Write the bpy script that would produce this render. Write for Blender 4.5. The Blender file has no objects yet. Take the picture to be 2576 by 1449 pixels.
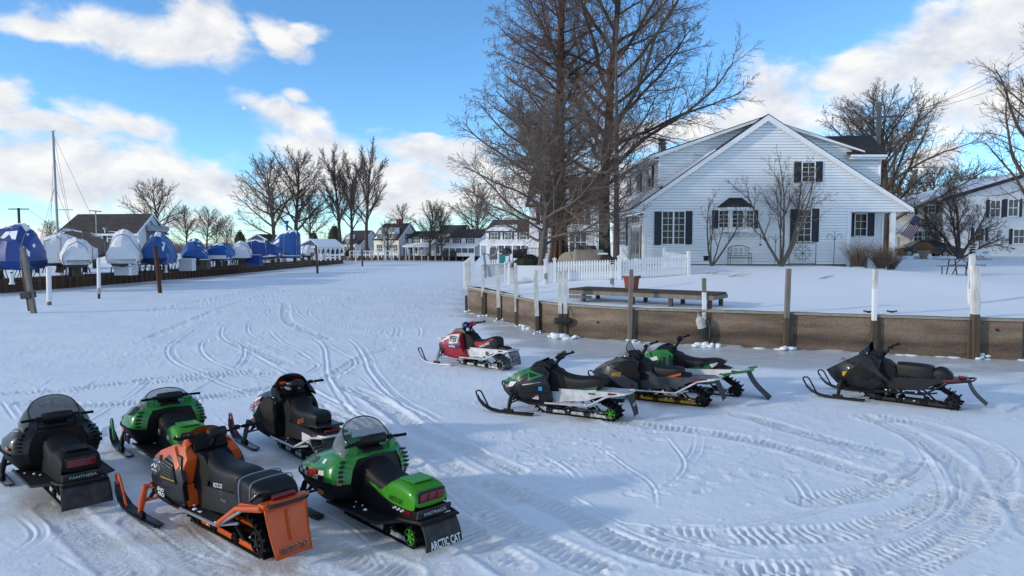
import bpy, bmesh, math, random
import numpy as np
from mathutils import Vector, Matrix, Euler
R = math.radians
rnd = random.Random(7)
SC = bpy.context.scene
COL = SC.collection

# ------------------------------------------------------------------ camera
CAMH = 3.3
FPX = 1786.0                      # focal length in pixels of a 2576 px wide picture
PITCH = math.atan(113.5 / FPX)
cam_d = bpy.data.cameras.new('camera')
cam_d.sensor_width = 36.0
cam_d.lens = 36.0 * FPX / 2576.0
cam_d.clip_start = 0.1
cam_d.clip_end = 6000
cam = bpy.data.objects.new('camera', cam_d)
COL.objects.link(cam)
cam.location = (0, 0, CAMH)
cam.rotation_euler = (math.pi / 2 - PITCH, 0, 0)
SC.camera = cam

# ------------------------------------------------------------------ light
SUN_EL, SUN_AZ = R(16), math.atan2(-0.94, -0.342)     # azimuth measured from +Y towards +X
SUN_DIR = Vector((math.sin(SUN_AZ) * math.cos(SUN_EL), math.cos(SUN_AZ) * math.cos(SUN_EL), math.sin(SUN_EL)))
sun_d = bpy.data.lights.new('sun', 'SUN')
sun_d.energy = 1.9
sun_d.angle = R(2.5)
sun_d.color = (1.0, 0.89, 0.74)
sun = bpy.data.objects.new('sun', sun_d)
COL.objects.link(sun)
sun.rotation_euler = SUN_DIR.to_track_quat('Z', 'Y').to_euler()
sun.location = (-60, -40, 30)

SC.view_settings.view_transform = 'Standard'
SC.view_settings.look = 'None'
SC.view_settings.exposure = 0.22
SC.view_settings.gamma = 1.0
SC.cycles.max_bounces = 4
SC.cycles.diffuse_bounces = 2
SC.cycles.glossy_bounces = 2
SC.cycles.transparent_max_bounces = 6

world = bpy.data.worlds.new('World')
SC.world = world
world.use_nodes = True
world.cycles.sampling_method = 'MANUAL'
world.cycles.sample_map_resolution = 256
def build_world():
 nt = world.node_tree
 N, L = nt.nodes, nt.links
 N.clear()
 def nd(t, **kw):
  n = N.new(t)
  for k, v in kw.items():
   setattr(n, k, v)
  return n
 def mth(op, a, b=None, clamp=False):
  n = nd('ShaderNodeMath', operation=op, use_clamp=clamp)
  for i, x in enumerate((a, b)):
   if x is None: continue
   if isinstance(x, (int, float)): n.inputs[i].default_value = x
   else: L.new(x, n.inputs[i])
  return n.outputs[0]
 sky = nd('ShaderNodeTexSky', sky_type='NISHITA')
 sky.sun_disc = False
 sky.sun_elevation = SUN_EL
 sky.sun_rotation = SUN_AZ
 sky.altitude = 100
 sky.air_density = 0.8
 sky.dust_density = 0.0
 sky.ozone_density = 4.0
 skyc = nd('ShaderNodeMixRGB', blend_type='MULTIPLY')
 skyc.inputs[0].default_value = 1
 L.new(sky.outputs[0], skyc.inputs[1])
 skyc.inputs[2].default_value = (SKY_T[0], SKY_T[1], SKY_T[2], 1)
 tc = nd('ShaderNodeTexCoord')
 sep = nd('ShaderNodeSeparateXYZ')
 L.new(tc.outputs['Generated'], sep.inputs[0])
 az = mth('ARCTAN2', sep.outputs[0], sep.outputs[1])
 el = mth('ARCSINE', sep.outputs[2])
 comb = nd('ShaderNodeCombineXYZ')
 L.new(az, comb.inputs[0]); L.new(el, comb.inputs[1])
 # billow noise, stretched sideways; sampled on the direction itself
 def noise(scale, detail, vec, rough=0.55, dist=0.0):
  n = nd('ShaderNodeTexNoise')
  n.inputs['Scale'].default_value = scale
  n.inputs['Detail'].default_value = detail
  n.inputs['Roughness'].default_value = rough
  n.inputs['Distortion'].default_value = dist
  L.new(vec, n.inputs['Vector'])
  return n
 mp = nd('ShaderNodeMapping'); mp.inputs['Scale'].default_value = (1, 1.7, 1)
 L.new(comb.outputs[0], mp.inputs[0])
 warp = noise(5.0, 4, mp.outputs[0])
 wv = nd('ShaderNodeVectorMath', operation='SUBTRACT')
 L.new(warp.outputs['Color'], wv.inputs[0]); wv.inputs[1].default_value = (.5, .5, .5)
 ws = nd('ShaderNodeVectorMath', operation='SCALE')
 L.new(wv.outputs[0], ws.inputs[0]); ws.inputs['Scale'].default_value = 0.09
 wp = nd('ShaderNodeVectorMath', operation='ADD')
 L.new(comb.outputs[0], wp.inputs[0]); L.new(ws.outputs[0], wp.inputs[1])
 field = None
 for (u, v, ru, rv, rot) in CLOUDS:
  d = Vector(((u - 1288) / FPX, 1, -(v - 724.5) / FPX))
  d = Euler((-PITCH, 0, 0)).to_matrix() @ d
  a0 = math.atan2(d.x, d.y); e0 = math.asin(d.z / d.length)
  m = nd('ShaderNodeMapping', vector_type='TEXTURE')
  m.inputs['Location'].default_value = (a0, e0, 0)
  m.inputs['Rotation'].default_value = (0, 0, R(rot))
  m.inputs['Scale'].default_value = (ru / FPX, rv / FPX, 1)
  L.new(wp.outputs[0], m.inputs[0])
  ln = nd('ShaderNodeVectorMath', operation='LENGTH')
  L.new(m.outputs[0], ln.inputs[0])
  f = mth('SUBTRACT', 1.0, ln.outputs['Value'])
  field = f if field is None else mth('MAXIMUM', field, f)
 # scattered clouds over the rest of the sky
 gen = noise(2.2, 3, mp.outputs[0])
 away = mth('SMOOTH_MIN', mth('MULTIPLY', mth('SUBTRACT', mth('ABSOLUTE', az), 0.72), 3.0), 0.35)
 gf = mth('ADD', mth('MULTIPLY', mth('SUBTRACT', gen.outputs[0], 0.555), 5.0), mth('MINIMUM', away, 0.3))
 gf = mth('MINIMUM', gf, mth('MULTIPLY', away, 4.0))
 field = mth('MAXIMUM', field, gf)
 field = mth('MAXIMUM', field, -1.0)
 nz = noise(11.0, 8, mp.outputs[0], 0.6, 0.3)
 mp2 = nd('ShaderNodeMapping'); mp2.inputs['Scale'].default_value = (1, 1.7, 1); mp2.inputs['Location'].default_value = (-0.012, 0.035, 0)
 L.new(comb.outputs[0], mp2.inputs[0])
 nz2 = noise(11.0, 4, mp2.outputs[0], 0.55, 0.3)
 dens = mth('ADD', field, mth('MULTIPLY', mth('SUBTRACT', nz.outputs[0], 0.5), 2.1))
 ramp = nd('ShaderNodeMapRange', interpolation_type='SMOOTHSTEP')
 ramp.inputs['From Min'].default_value = -0.25; ramp.inputs['From Max'].default_value = 0.55
 L.new(dens, ramp.inputs['Value'])
 # lit tops, greyer undersides
 sh = mth('ADD', mth('MULTIPLY', mth('SUBTRACT', nz.outputs[0], nz2.outputs[0]), 2.2), 0.78)
 sh = mth('SUBTRACT', sh, mth('MULTIPLY', mth('MAXIMUM', dens, 0.0), 0.16), True)
 cc = nd('ShaderNodeMixRGB')
 L.new(sh, cc.inputs[0])
 cc.inputs[1].default_value = (0.50, 0.56, 0.69, 1)
 cc.inputs[2].default_value = (0.93, 0.92, 0.90, 1)
 mix = nd('ShaderNodeMixRGB')
 L.new(mth('MULTIPLY', ramp.outputs[0], 0.96), mix.inputs[0])
 L.new(skyc.outputs[0], mix.inputs[1])
 csc = nd('ShaderNodeMixRGB', blend_type='MULTIPLY'); csc.inputs[0].default_value = 1
 L.new(cc.outputs[0], csc.inputs[1]); csc.inputs[2].default_value = (CLOUD_B, CLOUD_B, CLOUD_B, 1)
 L.new(csc.outputs[0], mix.inputs[2])
 bg = nd('ShaderNodeBackground')
 L.new(mix.outputs[0], bg.inputs[0])
 bg.inputs[1].default_value = SKY_S
 out = nd('ShaderNodeOutputWorld')
 L.new(bg.outputs[0], out.inputs[0])
SKY_S = 0.2
SKY_T = (0.86, 1.05, 1.08)
CLOUD_B = 4.6
# clouds as seen from the dock: picture centre, half sizes (px of 2576), tilt
CLOUDS = [(400, 85, 190, 62, -8), (510, 60, 90, 95, 20), (190, 60, 140, 28, -3), (300, 60, 150, 40, -5), (690, 85, 90, 40, -25), (770, 75, 60, 18, 10),
          (10, 240, 65, 45, 0), (90, 310, 150, 30, -10), (620, 290 - 10, 5, 5, 0), (310, 330, 120, 40, -15),
          (200, 420, 420, 75, -10), (450, 440, 240, 55, -18), (560, 470, 120, 45, -10), (60, 400, 170, 60, 0),
          (730, 310, 100, 45, -25), (740, 255, 40, 20, -30), (800, 390, 140, 50, -15), (960, 460, 270, 60, -5),
          (1080, 395, 170, 45, -5), (760, 445, 120, 45, 0), (1080, 500, 180, 50, 0), (1150, 420, 120, 60, -10), (1250, 470, 150, 60, 0),
          (60, 575, 140, 24, 0), (470, 570, 130, 16, 0), (1085, 350, 40, 14, 0),
          (1970, 260, 120, 110, 10), (1850, 300, 110, 50, 20), (2150, 165, 110, 55, 15), (2330, 160, 230, 90, 25), (2500, 110, 180, 120, 30),
          (2480, 250, 190, 80, 10), (1650, 350, 160, 50, 0), (1750, 330, 120, 40, 0), (2350, 400, 60, 20, 0), (1500, 480, 200, 70, 0)]
build_world()

# ------------------------------------------------------------------ picture -> place
def ray(u, v):
 d = Vector(((u - 1288) / FPX, 1, -(v - 724.5) / FPX))
 c, s = math.cos(PITCH), math.sin(PITCH)
 return Vector((d.x, d.y * c + d.z * s, -d.y * s + d.z * c))
def P(u, v, Y):
 d = ray(u, v)
 t = Y / d.y
 return Vector((d.x * t, Y, CAMH + d.z * t))
def G(u, v, h=0.0):
 d = ray(u, v)
 t = (h - CAMH) / d.z
 return Vector((d.x * t, d.y * t, h))

# ------------------------------------------------------------------ materials
MATS = {}
def mat(name, col, rough=0.6, metal=0.0, var=0.0, vscale=6.0, bump=0.0, bscale=40.0, col2=None, coat=0.0, alpha=1.0, spec=0.5,
  stretch=None, contrast=0.5, island=0.0):
 """Principled material: base colour drifting towards col2 with noise, fine relief, optional per-object tint."""
 if name in MATS: return MATS[name]
 m = bpy.data.materials.new(name)
 m.use_nodes = True
 nt = m.node_tree; N, L = nt.nodes, nt.links
 b = N['Principled BSDF']
 b.inputs['Base Color'].default_value = (*col, 1)
 b.inputs['Roughness'].default_value = rough
 b.inputs['Metallic'].default_value = metal
 b.inputs['Specular IOR Level'].default_value = spec
 b.inputs['Coat Weight'].default_value = coat
 b.inputs['Coat Roughness'].default_value = 0.08
 b.inputs['Alpha'].default_value = alpha
 tc = N.new('ShaderNodeTexCoord')
 vec = tc.outputs['Object']
 if stretch:
  mp = N.new('ShaderNodeMapping'); mp.inputs['Scale'].default_value = stretch
  L.new(vec, mp.inputs[0]); vec = mp.outputs[0]
 if var > 0 or col2:
  n = N.new('ShaderNodeTexNoise'); n.inputs['Scale'].default_value = vscale; n.inputs['Detail'].default_value = 6
  n.inputs['Roughness'].default_value = 0.62
  L.new(vec, n.inputs['Vector'])
  mr = N.new('ShaderNodeMapRange')
  mr.inputs['From Min'].default_value = 0.5 - contrast / 2; mr.inputs['From Max'].default_value = 0.5 + contrast / 2
  L.new(n.outputs[0], mr.inputs['Value'])
  mx = N.new('ShaderNodeMixRGB')
  L.new(mr.outputs[0], mx.inputs[0])
  c2 = col2 if col2 else tuple(c * (1 - var) for c in col)
  mx.inputs[1].default_value = (*col, 1); mx.inputs[2].default_value = (*c2, 1)
  last = mx.outputs[0]
  if island > 0:
   oi = N.new('ShaderNodeObjectInfo')
   hs = N.new('ShaderNodeHueSaturation')
   mr2 = N.new('ShaderNodeMapRange'); mr2.inputs['To Min'].default_value = 1 - island; mr2.inputs['To Max'].default_value = 1 + island
   L.new(oi.outputs['Random'], mr2.inputs['Value']); L.new(mr2.outputs[0], hs.inputs['Value'])
   L.new(last, hs.inputs['Color']); last = hs.outputs[0]
  L.new(last, b.inputs['Base Color'])
  mrr = N.new('ShaderNodeMapRange'); mrr.inputs['To Min'].default_value = max(0.02, rough - 0.08); mrr.inputs['To Max'].default_value = min(1, rough + 0.12)
  L.new(n.outputs[0], mrr.inputs['Value']); L.new(mrr.outputs[0], b.inputs['Roughness'])
 if bump > 0:
  n2 = N.new('ShaderNodeTexNoise'); n2.inputs['Scale'].default_value = bscale; n2.inputs['Detail'].default_value = 5
  L.new(vec, n2.inputs['Vector'])
  bp = N.new('ShaderNodeBump'); bp.inputs['Strength'].default_value = bump; bp.inputs['Distance'].default_value = 0.02
  L.new(n2.outputs[0], bp.inputs['Height']); L.new(bp.outputs[0], b.inputs['Normal'])
 MATS[name] = m
 return m

mat('snow', (0.82, 0.89, 0.94), 0.7, var=0.05, vscale=1.5, bump=0.35, bscale=9)
mat('snow_roof', (0.88, 0.89, 0.92), 0.7, var=0.04, vscale=2, bump=0.2, bscale=6)
mat('siding', (0.86, 0.90, 0.92), 0.45, var=0.06, vscale=0.8, bump=0.03, bscale=60, island=0.025)
mat('trim', (0.86, 0.87, 0.88), 0.4, var=0.05, vscale=3)
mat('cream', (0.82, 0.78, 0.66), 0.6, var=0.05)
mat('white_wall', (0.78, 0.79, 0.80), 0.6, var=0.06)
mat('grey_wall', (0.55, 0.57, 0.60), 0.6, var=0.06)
mat('slate_wall', (0.16, 0.20, 0.25), 0.6, var=0.1)
mat('shingle', (0.035, 0.036, 0.040), 0.85, var=0.5, vscale=30, bump=0.4, bscale=80, stretch=(1, 1, 3), island=0.25)
mat('roof_brown', (0.075, 0.06, 0.05), 0.9, col2=(0.045, 0.035, 0.03), vscale=1.2, contrast=0.2, bump=0.3, bscale=50)
mat('roof_dark', (0.045, 0.045, 0.052), 0.9, var=0.3, vscale=3)
mat('shutter', (0.012, 0.015, 0.028), 0.5, var=0.2)
mat('glass', (0.012, 0.014, 0.015), 0.05, spec=0.35, col2=(0.03, 0.03, 0.028), vscale=1.5)
mat('glass_far', (0.05, 0.06, 0.07), 0.12, spec=0.7)
mat('concrete_wall', (0.25, 0.18, 0.12), 0.9, col2=(0.095, 0.068, 0.048), vscale=1.1, contrast=0.42, bump=0.9, bscale=55, stretch=(0.5, 0.5, 3.0))
mat('foundation', (0.20, 0.18, 0.16), 0.9, var=0.3)
mat('cap_wood', (0.33, 0.31, 0.26), 0.85, col2=(0.20, 0.18, 0.15), vscale=5, bump=0.3)
mat('post_white', (0.72, 0.73, 0.72), 0.6, col2=(0.45, 0.43, 0.40), vscale=5, contrast=0.25, bump=0.15, stretch=(2, 2, .4), island=0.05)
mat('post_wood', (0.12, 0.088, 0.06), 0.9, col2=(0.06, 0.043, 0.03), vscale=6, bump=0.5, bscale=30, stretch=(3, 3, .3))
mat('post_grey', (0.24, 0.22, 0.19), 0.9, col2=(0.13, 0.115, 0.10), vscale=6, bump=0.4, bscale=30, stretch=(3, 3, .3))
mat('post_rust', (0.10, 0.035, 0.022), 0.85, col2=(0.05, 0.02, 0.015), vscale=5)
mat('pvc', (0.80, 0.81, 0.82), 0.35, var=0.05)
mat('black_paint', (0.02, 0.02, 0.022), 0.5)
mat('rust_steel', (0.19, 0.115, 0.075), 0.85, col2=(0.08, 0.048, 0.036), vscale=0.9, contrast=0.3, bump=0.4, bscale=20, stretch=(1, 1, .25))
mat('rust_steel_light', (0.25, 0.15, 0.085), 0.85, col2=(0.14, 0.08, 0.05), vscale=0.9, contrast=0.35)
mat('tarp_blue', (0.010, 0.095, 0.36), 0.35, var=0.25, vscale=1.3, bump=0.25, bscale=2.5)
mat('tarp_blue_deep', (0.008, 0.055, 0.27), 0.4, var=0.25, vscale=1.3, bump=0.25, bscale=2.5)
mat('wrap_white', (0.78, 0.80, 0.83), 0.28, var=0.06, vscale=1.5, bump=0.3, bscale=2.5)
mat('canvas_tan', (0.19, 0.14, 0.11), 0.85, var=0.25, vscale=1.2, bump=0.3, bscale=3)
mat('hull_black', (0.018, 0.02, 0.024), 0.5, var=0.3)
mat('hull_white', (0.75, 0.77, 0.78), 0.3, var=0.05)
mat('metal_dark', (0.012, 0.012, 0.013), 0.5, 0.3, spec=.3)
mat('metal_grey', (0.35, 0.36, 0.38), 0.4, 0.8, var=0.2)
mat('bark', (0.125, 0.095, 0.075), 0.95, col2=(0.06, 0.047, 0.038), vscale=5, bump=0.8, bscale=14, stretch=(2, 2, .4))
mat('bark_red', (0.125, 0.062, 0.038), 0.95, col2=(0.05, 0.028, 0.02), vscale=6, bump=0.9, bscale=16, stretch=(3, 3, .25))
mat('bark_grey', (0.15, 0.125, 0.11), 0.95, col2=(0.085, 0.07, 0.06), vscale=6, bump=0.5, bscale=18)
mat('twig', (0.15, 0.105, 0.078), 0.95)
mat('twig_red', (0.19, 0.105, 0.065), 0.95)
mat('twig_grey', (0.18, 0.14, 0.115), 0.95)
mat('seed', (0.16, 0.085, 0.045), 0.95)
mat('evergreen', (0.014, 0.022, 0.012), 0.9, col2=(0.03, 0.035, 0.018), vscale=8)
mat('shrub_twig', (0.21, 0.145, 0.10), 0.95, col2=(0.12, 0.085, 0.06), vscale=5)
mat('terracotta', (0.26, 0.055, 0.035), 0.7, var=0.15)
mat('bronze', (0.22, 0.10, 0.06), 0.6, 0.4, var=0.4, vscale=20)
mat('iron', (0.02, 0.02, 0.022), 0.6, 0.3)
mat('picnic', (0.17, 0.16, 0.17), 0.8, var=0.25, vscale=5, stretch=(.5, 4, 4))
mat('rope', (0.30, 0.26, 0.19), 0.9)
mat('fender_white', (0.55, 0.54, 0.50), 0.7, col2=(0.30, 0.29, 0.27), vscale=9)
mat('box_plastic', (0.62, 0.64, 0.66), 0.5, var=0.08)
mat('cover_tan', (0.36, 0.31, 0.26), 0.85, var=0.15, bump=0.2, bscale=6)
mat('cover_cream', (0.60, 0.53, 0.42), 0.8, var=0.1)
mat('cover_grey', (0.14, 0.13, 0.13), 0.8, var=0.2)
mat('cover_brown', (0.06, 0.035, 0.025), 0.85, var=0.2)
mat('flag_red', (0.35, 0.02, 0.03), 0.8)
mat('flag_white', (0.70, 0.70, 0.70), 0.8)
mat('flag_blue', (0.015, 0.03, 0.14), 0.8)
mat('car_paint', (0.010, 0.022, 0.035), 0.25, 0.3, coat=1.0)
mat('tyre', (0.012, 0.012, 0.013), 0.85)
mat('gold_flower', (0.20, 0.09, 0.02), 0.9, var=0.4, vscale=20)
mat('stone', (0.26, 0.23, 0.20), 0.9, var=0.35, vscale=6)
mat('teal', (0.03, 0.25, 0.28), 0.5)

# ------------------------------------------------------------------ mesh helpers
def rotz(a): return Matrix.Rotation(a, 4, 'Z')
class MB:
 def __init__(s): s.v = []; s.f = []
 def add(s, vs, fs):
  o = len(s.v); s.v.extend([tuple(x) for x in vs]); s.f.extend([tuple(i + o for i in f) for f in fs]); return s
 def box(s, c, d, rot=None, taper=1.0):
  x, y, z = (q / 2 for q in d)
  vs = [Vector((sx * x * (taper if sz > 0 else 1), sy * y * (taper if sz > 0 else 1), sz * z)) for sz in (-1, 1) for sx, sy in ((-1, -1), (1, -1), (1, 1), (-1, 1))]
  if rot is not None: vs = [rot.to_3x3() @ q for q in vs]
  c = Vector(c)
  return s.add([q + c for q in vs], [(3, 2, 1, 0), (4, 5, 6, 7), (0, 1, 5, 4), (1, 2, 6, 5), (2, 3, 7, 6), (3, 0, 4, 7)])
 def bx(s, x0, x1, y0, y1, z0, z1): return s.box(((x0 + x1) / 2, (y0 + y1) / 2, (z0 + z1) / 2), (abs(x1 - x0), abs(y1 - y0), abs(z1 - z0)))
 def tube(s, path, r, n=8, caps=True, closed=False):
  path = [Vector(p) for p in path]; m = len(path)
  rs = r if isinstance(r, (list, tuple)) else [r] * m
  up = Vector((0, 0, 1)); rings = []
  prev = None
  for i, p in enumerate(path):
   if closed: t = path[(i + 1) % m] - path[i - 1]
   else: t = path[min(i + 1, m - 1)] - path[max(i - 1, 0)]
   t = t.normalized() if t.length > 1e-9 else Vector((0, 0, 1))
   a = prev if prev is not None else (up if abs(t.z) < 0.9 else Vector((1, 0, 0)))
   x = (a - t * a.dot(t))
   if x.length < 1e-6: x = t.orthogonal()
   x.normalize(); y = t.cross(x); prev = x
   rings.append([p + (x * math.cos(2 * math.pi * k / n) + y * math.sin(2 * math.pi * k / n)) * rs[i] for k in range(n)])
  vs = [q for g in rings for q in g]; fs = []
  for i in range(m if closed else m - 1):
   j = (i + 1) % m
   for k in range(n): fs.append((i * n + k, i * n + (k + 1) % n, j * n + (k + 1) % n, j * n + k))
  if caps and not closed: fs += [tuple(range(n))[::-1], tuple((m - 1) * n + k for k in range(n))]
  return s.add(vs, fs)
 def lathe(s, prof, c=(0, 0, 0), n=16, axis='Z', rot=None, caps=True):
  vs = []; c = Vector(c)
  for r, z in prof:
   for k in range(n):
    a = 2 * math.pi * k / n
    q = Vector((r * math.cos(a), r * math.sin(a), z))
    if axis == 'Y': q = Vector((q.x, q.z, q.y))
    if axis == 'X': q = Vector((q.z, q.x, q.y))
    if rot is not None: q = rot.to_3x3() @ q
    vs.append(q + c)
  fs = [(i * n + k, i * n + (k + 1) % n, (i + 1) * n + (k + 1) % n, (i + 1) * n + k) for i in range(len(prof) - 1) for k in range(n)]
  if caps: fs += [tuple(range(n))[::-1], tuple((len(prof) - 1) * n + k for k in range(n))]
  return s.add(vs, fs)
 def prism(s, poly, f0, f1):
  """poly: 2D points; f0, f1 map (a, b) to the two 3D end caps"""
  n = len(poly)
  return s.add([f0(*p) for p in poly] + [f1(*p) for p in poly], [tuple(range(n))[::-1], tuple(range(n, 2 * n))] + [(i, (i + 1) % n, n + (i + 1) % n, n + i) for i in range(n)])
 def grid(s, rows, closed=False):
  m, n = len(rows), len(rows[0])
  vs = [q for r_ in rows for q in r_]
  fs = [(i * n + k, i * n + (k + 1) % n, (i + 1) * n + (k + 1) % n, (i + 1) * n + k) for i in range(m - 1) for k in range(n if closed else n - 1)]
  return s.add(vs, fs)
 def build(s, name, m, parent=None, smooth=None, bevel=0, seg=2, fix=True, sub=0):
  me = bpy.data.meshes.new(name)
  me.from_pydata(s.v, [], s.f)
  if fix:
   bm = bmesh.new(); bm.from_mesh(me); bmesh.ops.recalc_face_normals(bm, faces=bm.faces); bm.to_mesh(me); bm.free()
  me.materials.append(MATS[m] if isinstance(m, str) else m)
  if smooth is not None:
   me.polygons.foreach_set('use_smooth', [True] * len(me.polygons))
   if smooth < 180: me.set_sharp_from_angle(angle=R(smooth))
  o = bpy.data.objects.new(name, me)
  COL.objects.link(o)
  if parent is not None: o.parent = parent
  if bevel:
   bv = o.modifiers.new('bevel', 'BEVEL'); bv.width = bevel; bv.segments = seg; bv.limit_method = 'ANGLE'; bv.angle_limit = R(30)
   if smooth is None:
    me.polygons.foreach_set('use_smooth', [True] * len(me.polygons)); bv.harden_normals = True
  if sub:
   sb = o.modifiers.new('sub', 'SUBSURF'); sb.levels = sub; sb.render_levels = sub
  return o
ORD = 'first second third fourth fifth sixth seventh eighth ninth tenth eleventh twelfth thirteenth fourteenth fifteenth sixteenth'.split()
def empty(name, loc=(0, 0, 0), rz=0.0):
 o = bpy.data.objects.new(name, None); COL.objects.link(o)
 o.location = loc; o.rotation_euler = (0, 0, rz); o.empty_display_size = 0.2
 return o
def tag(o, label, cat, group=None):
 o['label'] = label; o['category'] = cat
 if group: o['group'] = group
 return o
def thing(name, label, cat, loc=(0, 0, 0), rz=0.0, group=None): return tag(empty(name, loc, rz), label, cat, group)
def struct(o, label=None, kind='structure'):
 o['kind'] = kind
 if label: o['label'] = label; o['category'] = o.name.split('.')[0].replace('_', ' ')
 return o
def inst(src, parent, mtx=None, name=None):
 o = src.copy(); COL.objects.link(o)
 o.parent = parent
 if mtx is not None: o.matrix_local = mtx
 return o
def copy_tree(o, parent=None):
 c = o.copy(); COL.objects.link(c)
 if parent is not None: c.parent = parent
 for ch in [q for q in bpy.data.objects if q.parent is o]: copy_tree(ch, c)
 return c
def catmull(pts, n):
 pts = np.array(pts, float)
 p = np.vstack([2 * pts[0] - pts[1], pts, 2 * pts[-1] - pts[-2]])
 out = []
 for i in range(1, len(p) - 2):
  t = np.linspace(0, 1, n, endpoint=False)[:, None]
  a, b, c, d = p[i - 1], p[i], p[i + 1], p[i + 2]
  out.append(0.5 * ((2 * b) + (-a + c) * t + (2 * a - 5 * b + 4 * c - d) * t ** 2 + (-a + 3 * b - 3 * c + d) * t ** 3))
 out.append(pts[-1:]); return np.vstack(out)
def fastmesh(name, V, Q, m, parent=None, smooth=True, attrs=None):
 """numpy vertices (n,3) and quads (m,4)"""
 me = bpy.data.meshes.new(name)
 me.vertices.add(len(V)); me.vertices.foreach_set('co', np.ascontiguousarray(V, np.float32).ravel())
 me.loops.add(Q.size); me.loops.foreach_set('vertex_index', np.ascontiguousarray(Q, np.int32).ravel())
 me.polygons.add(len(Q)); me.polygons.foreach_set('loop_start', np.arange(0, Q.size, 4, dtype=np.int32))
 if smooth: me.polygons.foreach_set('use_smooth', np.ones(len(Q), bool))
 me.update(calc_edges=True)
 for k, a in (attrs or {}).items():
  at = me.attributes.new(k, 'FLOAT', 'POINT'); at.data.foreach_set('value', np.ascontiguousarray(a, np.float32))
 me.materials.append(MATS[m] if isinstance(m, str) else m)
 o = bpy.data.objects.new(name, me); COL.objects.link(o)
 if parent is not None: o.parent = parent
 return o
def vnoise(x, y, seed=0):
 """smooth value noise in [0,1] on numpy arrays"""
 xi = np.floor(x).astype(np.int64); yi = np.floor(y).astype(np.int64)
 xf = x - xi; yf = y - yi
 def h(a, b):
  n = (a * 374761393 + b * 668265263 + seed * 974711) & 0xffffffff
  n = ((n ^ (n >> 13)) * 1274126177) & 0xffffffff
  return ((n ^ (n >> 16)) & 0xffff) / 65535.0
 sx = xf * xf * (3 - 2 * xf); sy = yf * yf * (3 - 2 * yf)
 return (h(xi, yi) * (1 - sx) + h(xi + 1, yi) * sx) * (1 - sy) + (h(xi, yi + 1) * (1 - sx) + h(xi + 1, yi + 1) * sx) * sy
def fbm(x, y, oct=4, seed=0):
 s = 0; a = 0.5; t = 0
 for i in range(oct):
  s = s + a * vnoise(x * 2 ** i + 17.3 * i, y * 2 ** i - 9.1 * i, seed + i); t += a; a *= 0.5
 return s / t
def text(body, m, parent, origin, xdir, ydir, height, width=None, shear=0.0, name='lettering', depth=0.003, bold=0.0, off=0.004):
 """flat letters standing a few millimetres proud of a surface; origin is the centre of the line"""
 cu = bpy.data.curves.new(name, 'FONT'); cu.body = body; cu.align_x = 'CENTER'; cu.align_y = 'CENTER'
 cu.size = 1.0; cu.shear = shear; cu.extrude = 0.0; cu.offset = bold; cu.resolution_u = 3
 o = bpy.data.objects.new(name, cu); COL.objects.link(o)
 dg = bpy.context.evaluated_depsgraph_get(); dg.update()
 me = bpy.data.meshes.new_from_object(o.evaluated_get(dg))
 bpy.data.objects.remove(o)
 co = np.empty(len(me.vertices) * 3); me.vertices.foreach_get('co', co); co = co.reshape(-1, 3)
 if len(co):
  mn, mx = co.min(0), co.max(0); c = (mn + mx) / 2
  sy = height / (mx[1] - mn[1]); sx = width / (mx[0] - mn[0]) if width else sy
  X = Vector(xdir).normalized(); Yd = Vector(ydir).normalized(); Z = X.cross(Yd).normalized(); Yd = Z.cross(X)
  O = Vector(origin) + Z * off
  out = O + Vector((0, 0, 0))
  vs = np.array(O)[None] + ((co[:, :1] - c[0]) * sx) * np.array(X)[None] + ((co[:, 1:2] - c[1]) * sy) * np.array(Yd)[None]
  me.vertices.foreach_set('co', vs.ravel())
 me.name = name
 me.materials.clear(); me.materials.append(MATS[m] if isinstance(m, str) else m)
 ob = bpy.data.objects.new(name, me); COL.objects.link(ob)
 if parent is not None: ob.parent = parent
 return ob
# ------------------------------------------------------------------ shoreline (world metres, from the picture)
WALL_PX = [(2900, 922), (2576, 906), (2449.5, 900.8), (2197, 889), (1977.5, 878.7), (1771, 869.5), (1586, 861.4), (1425, 848), (1351.7, 834.6), (1300, 818), (1254, 806.4), (1216, 794.5), (1178, 785)]
WALL = [G(u, v) for u, v in WALL_PX]
SHORE_R = WALL + [Vector((-2.9, 52, 0)), Vector((-4.0, 80, 0)), Vector((-5.2, 122, 0))]
LWALL = [Vector((-36.5, 20, 0)), Vector((-35.0, 30, 0)), G(0, 737), G(200, 722), G(420, 704), G(640, 684), G(862, 663), Vector((-30.5, 116, 0)), Vector((-60, 119, 0))]
FWALL = [Vector((-75, 131, 0)), G(862, 655.5), G(1000, 655), G(1195, 655), Vector((0, 130.5, 0)), Vector((20, 132, 0))]
WALL_H, LWALL_H, FWALL_H = 1.16, 0.93, 0.90

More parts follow.
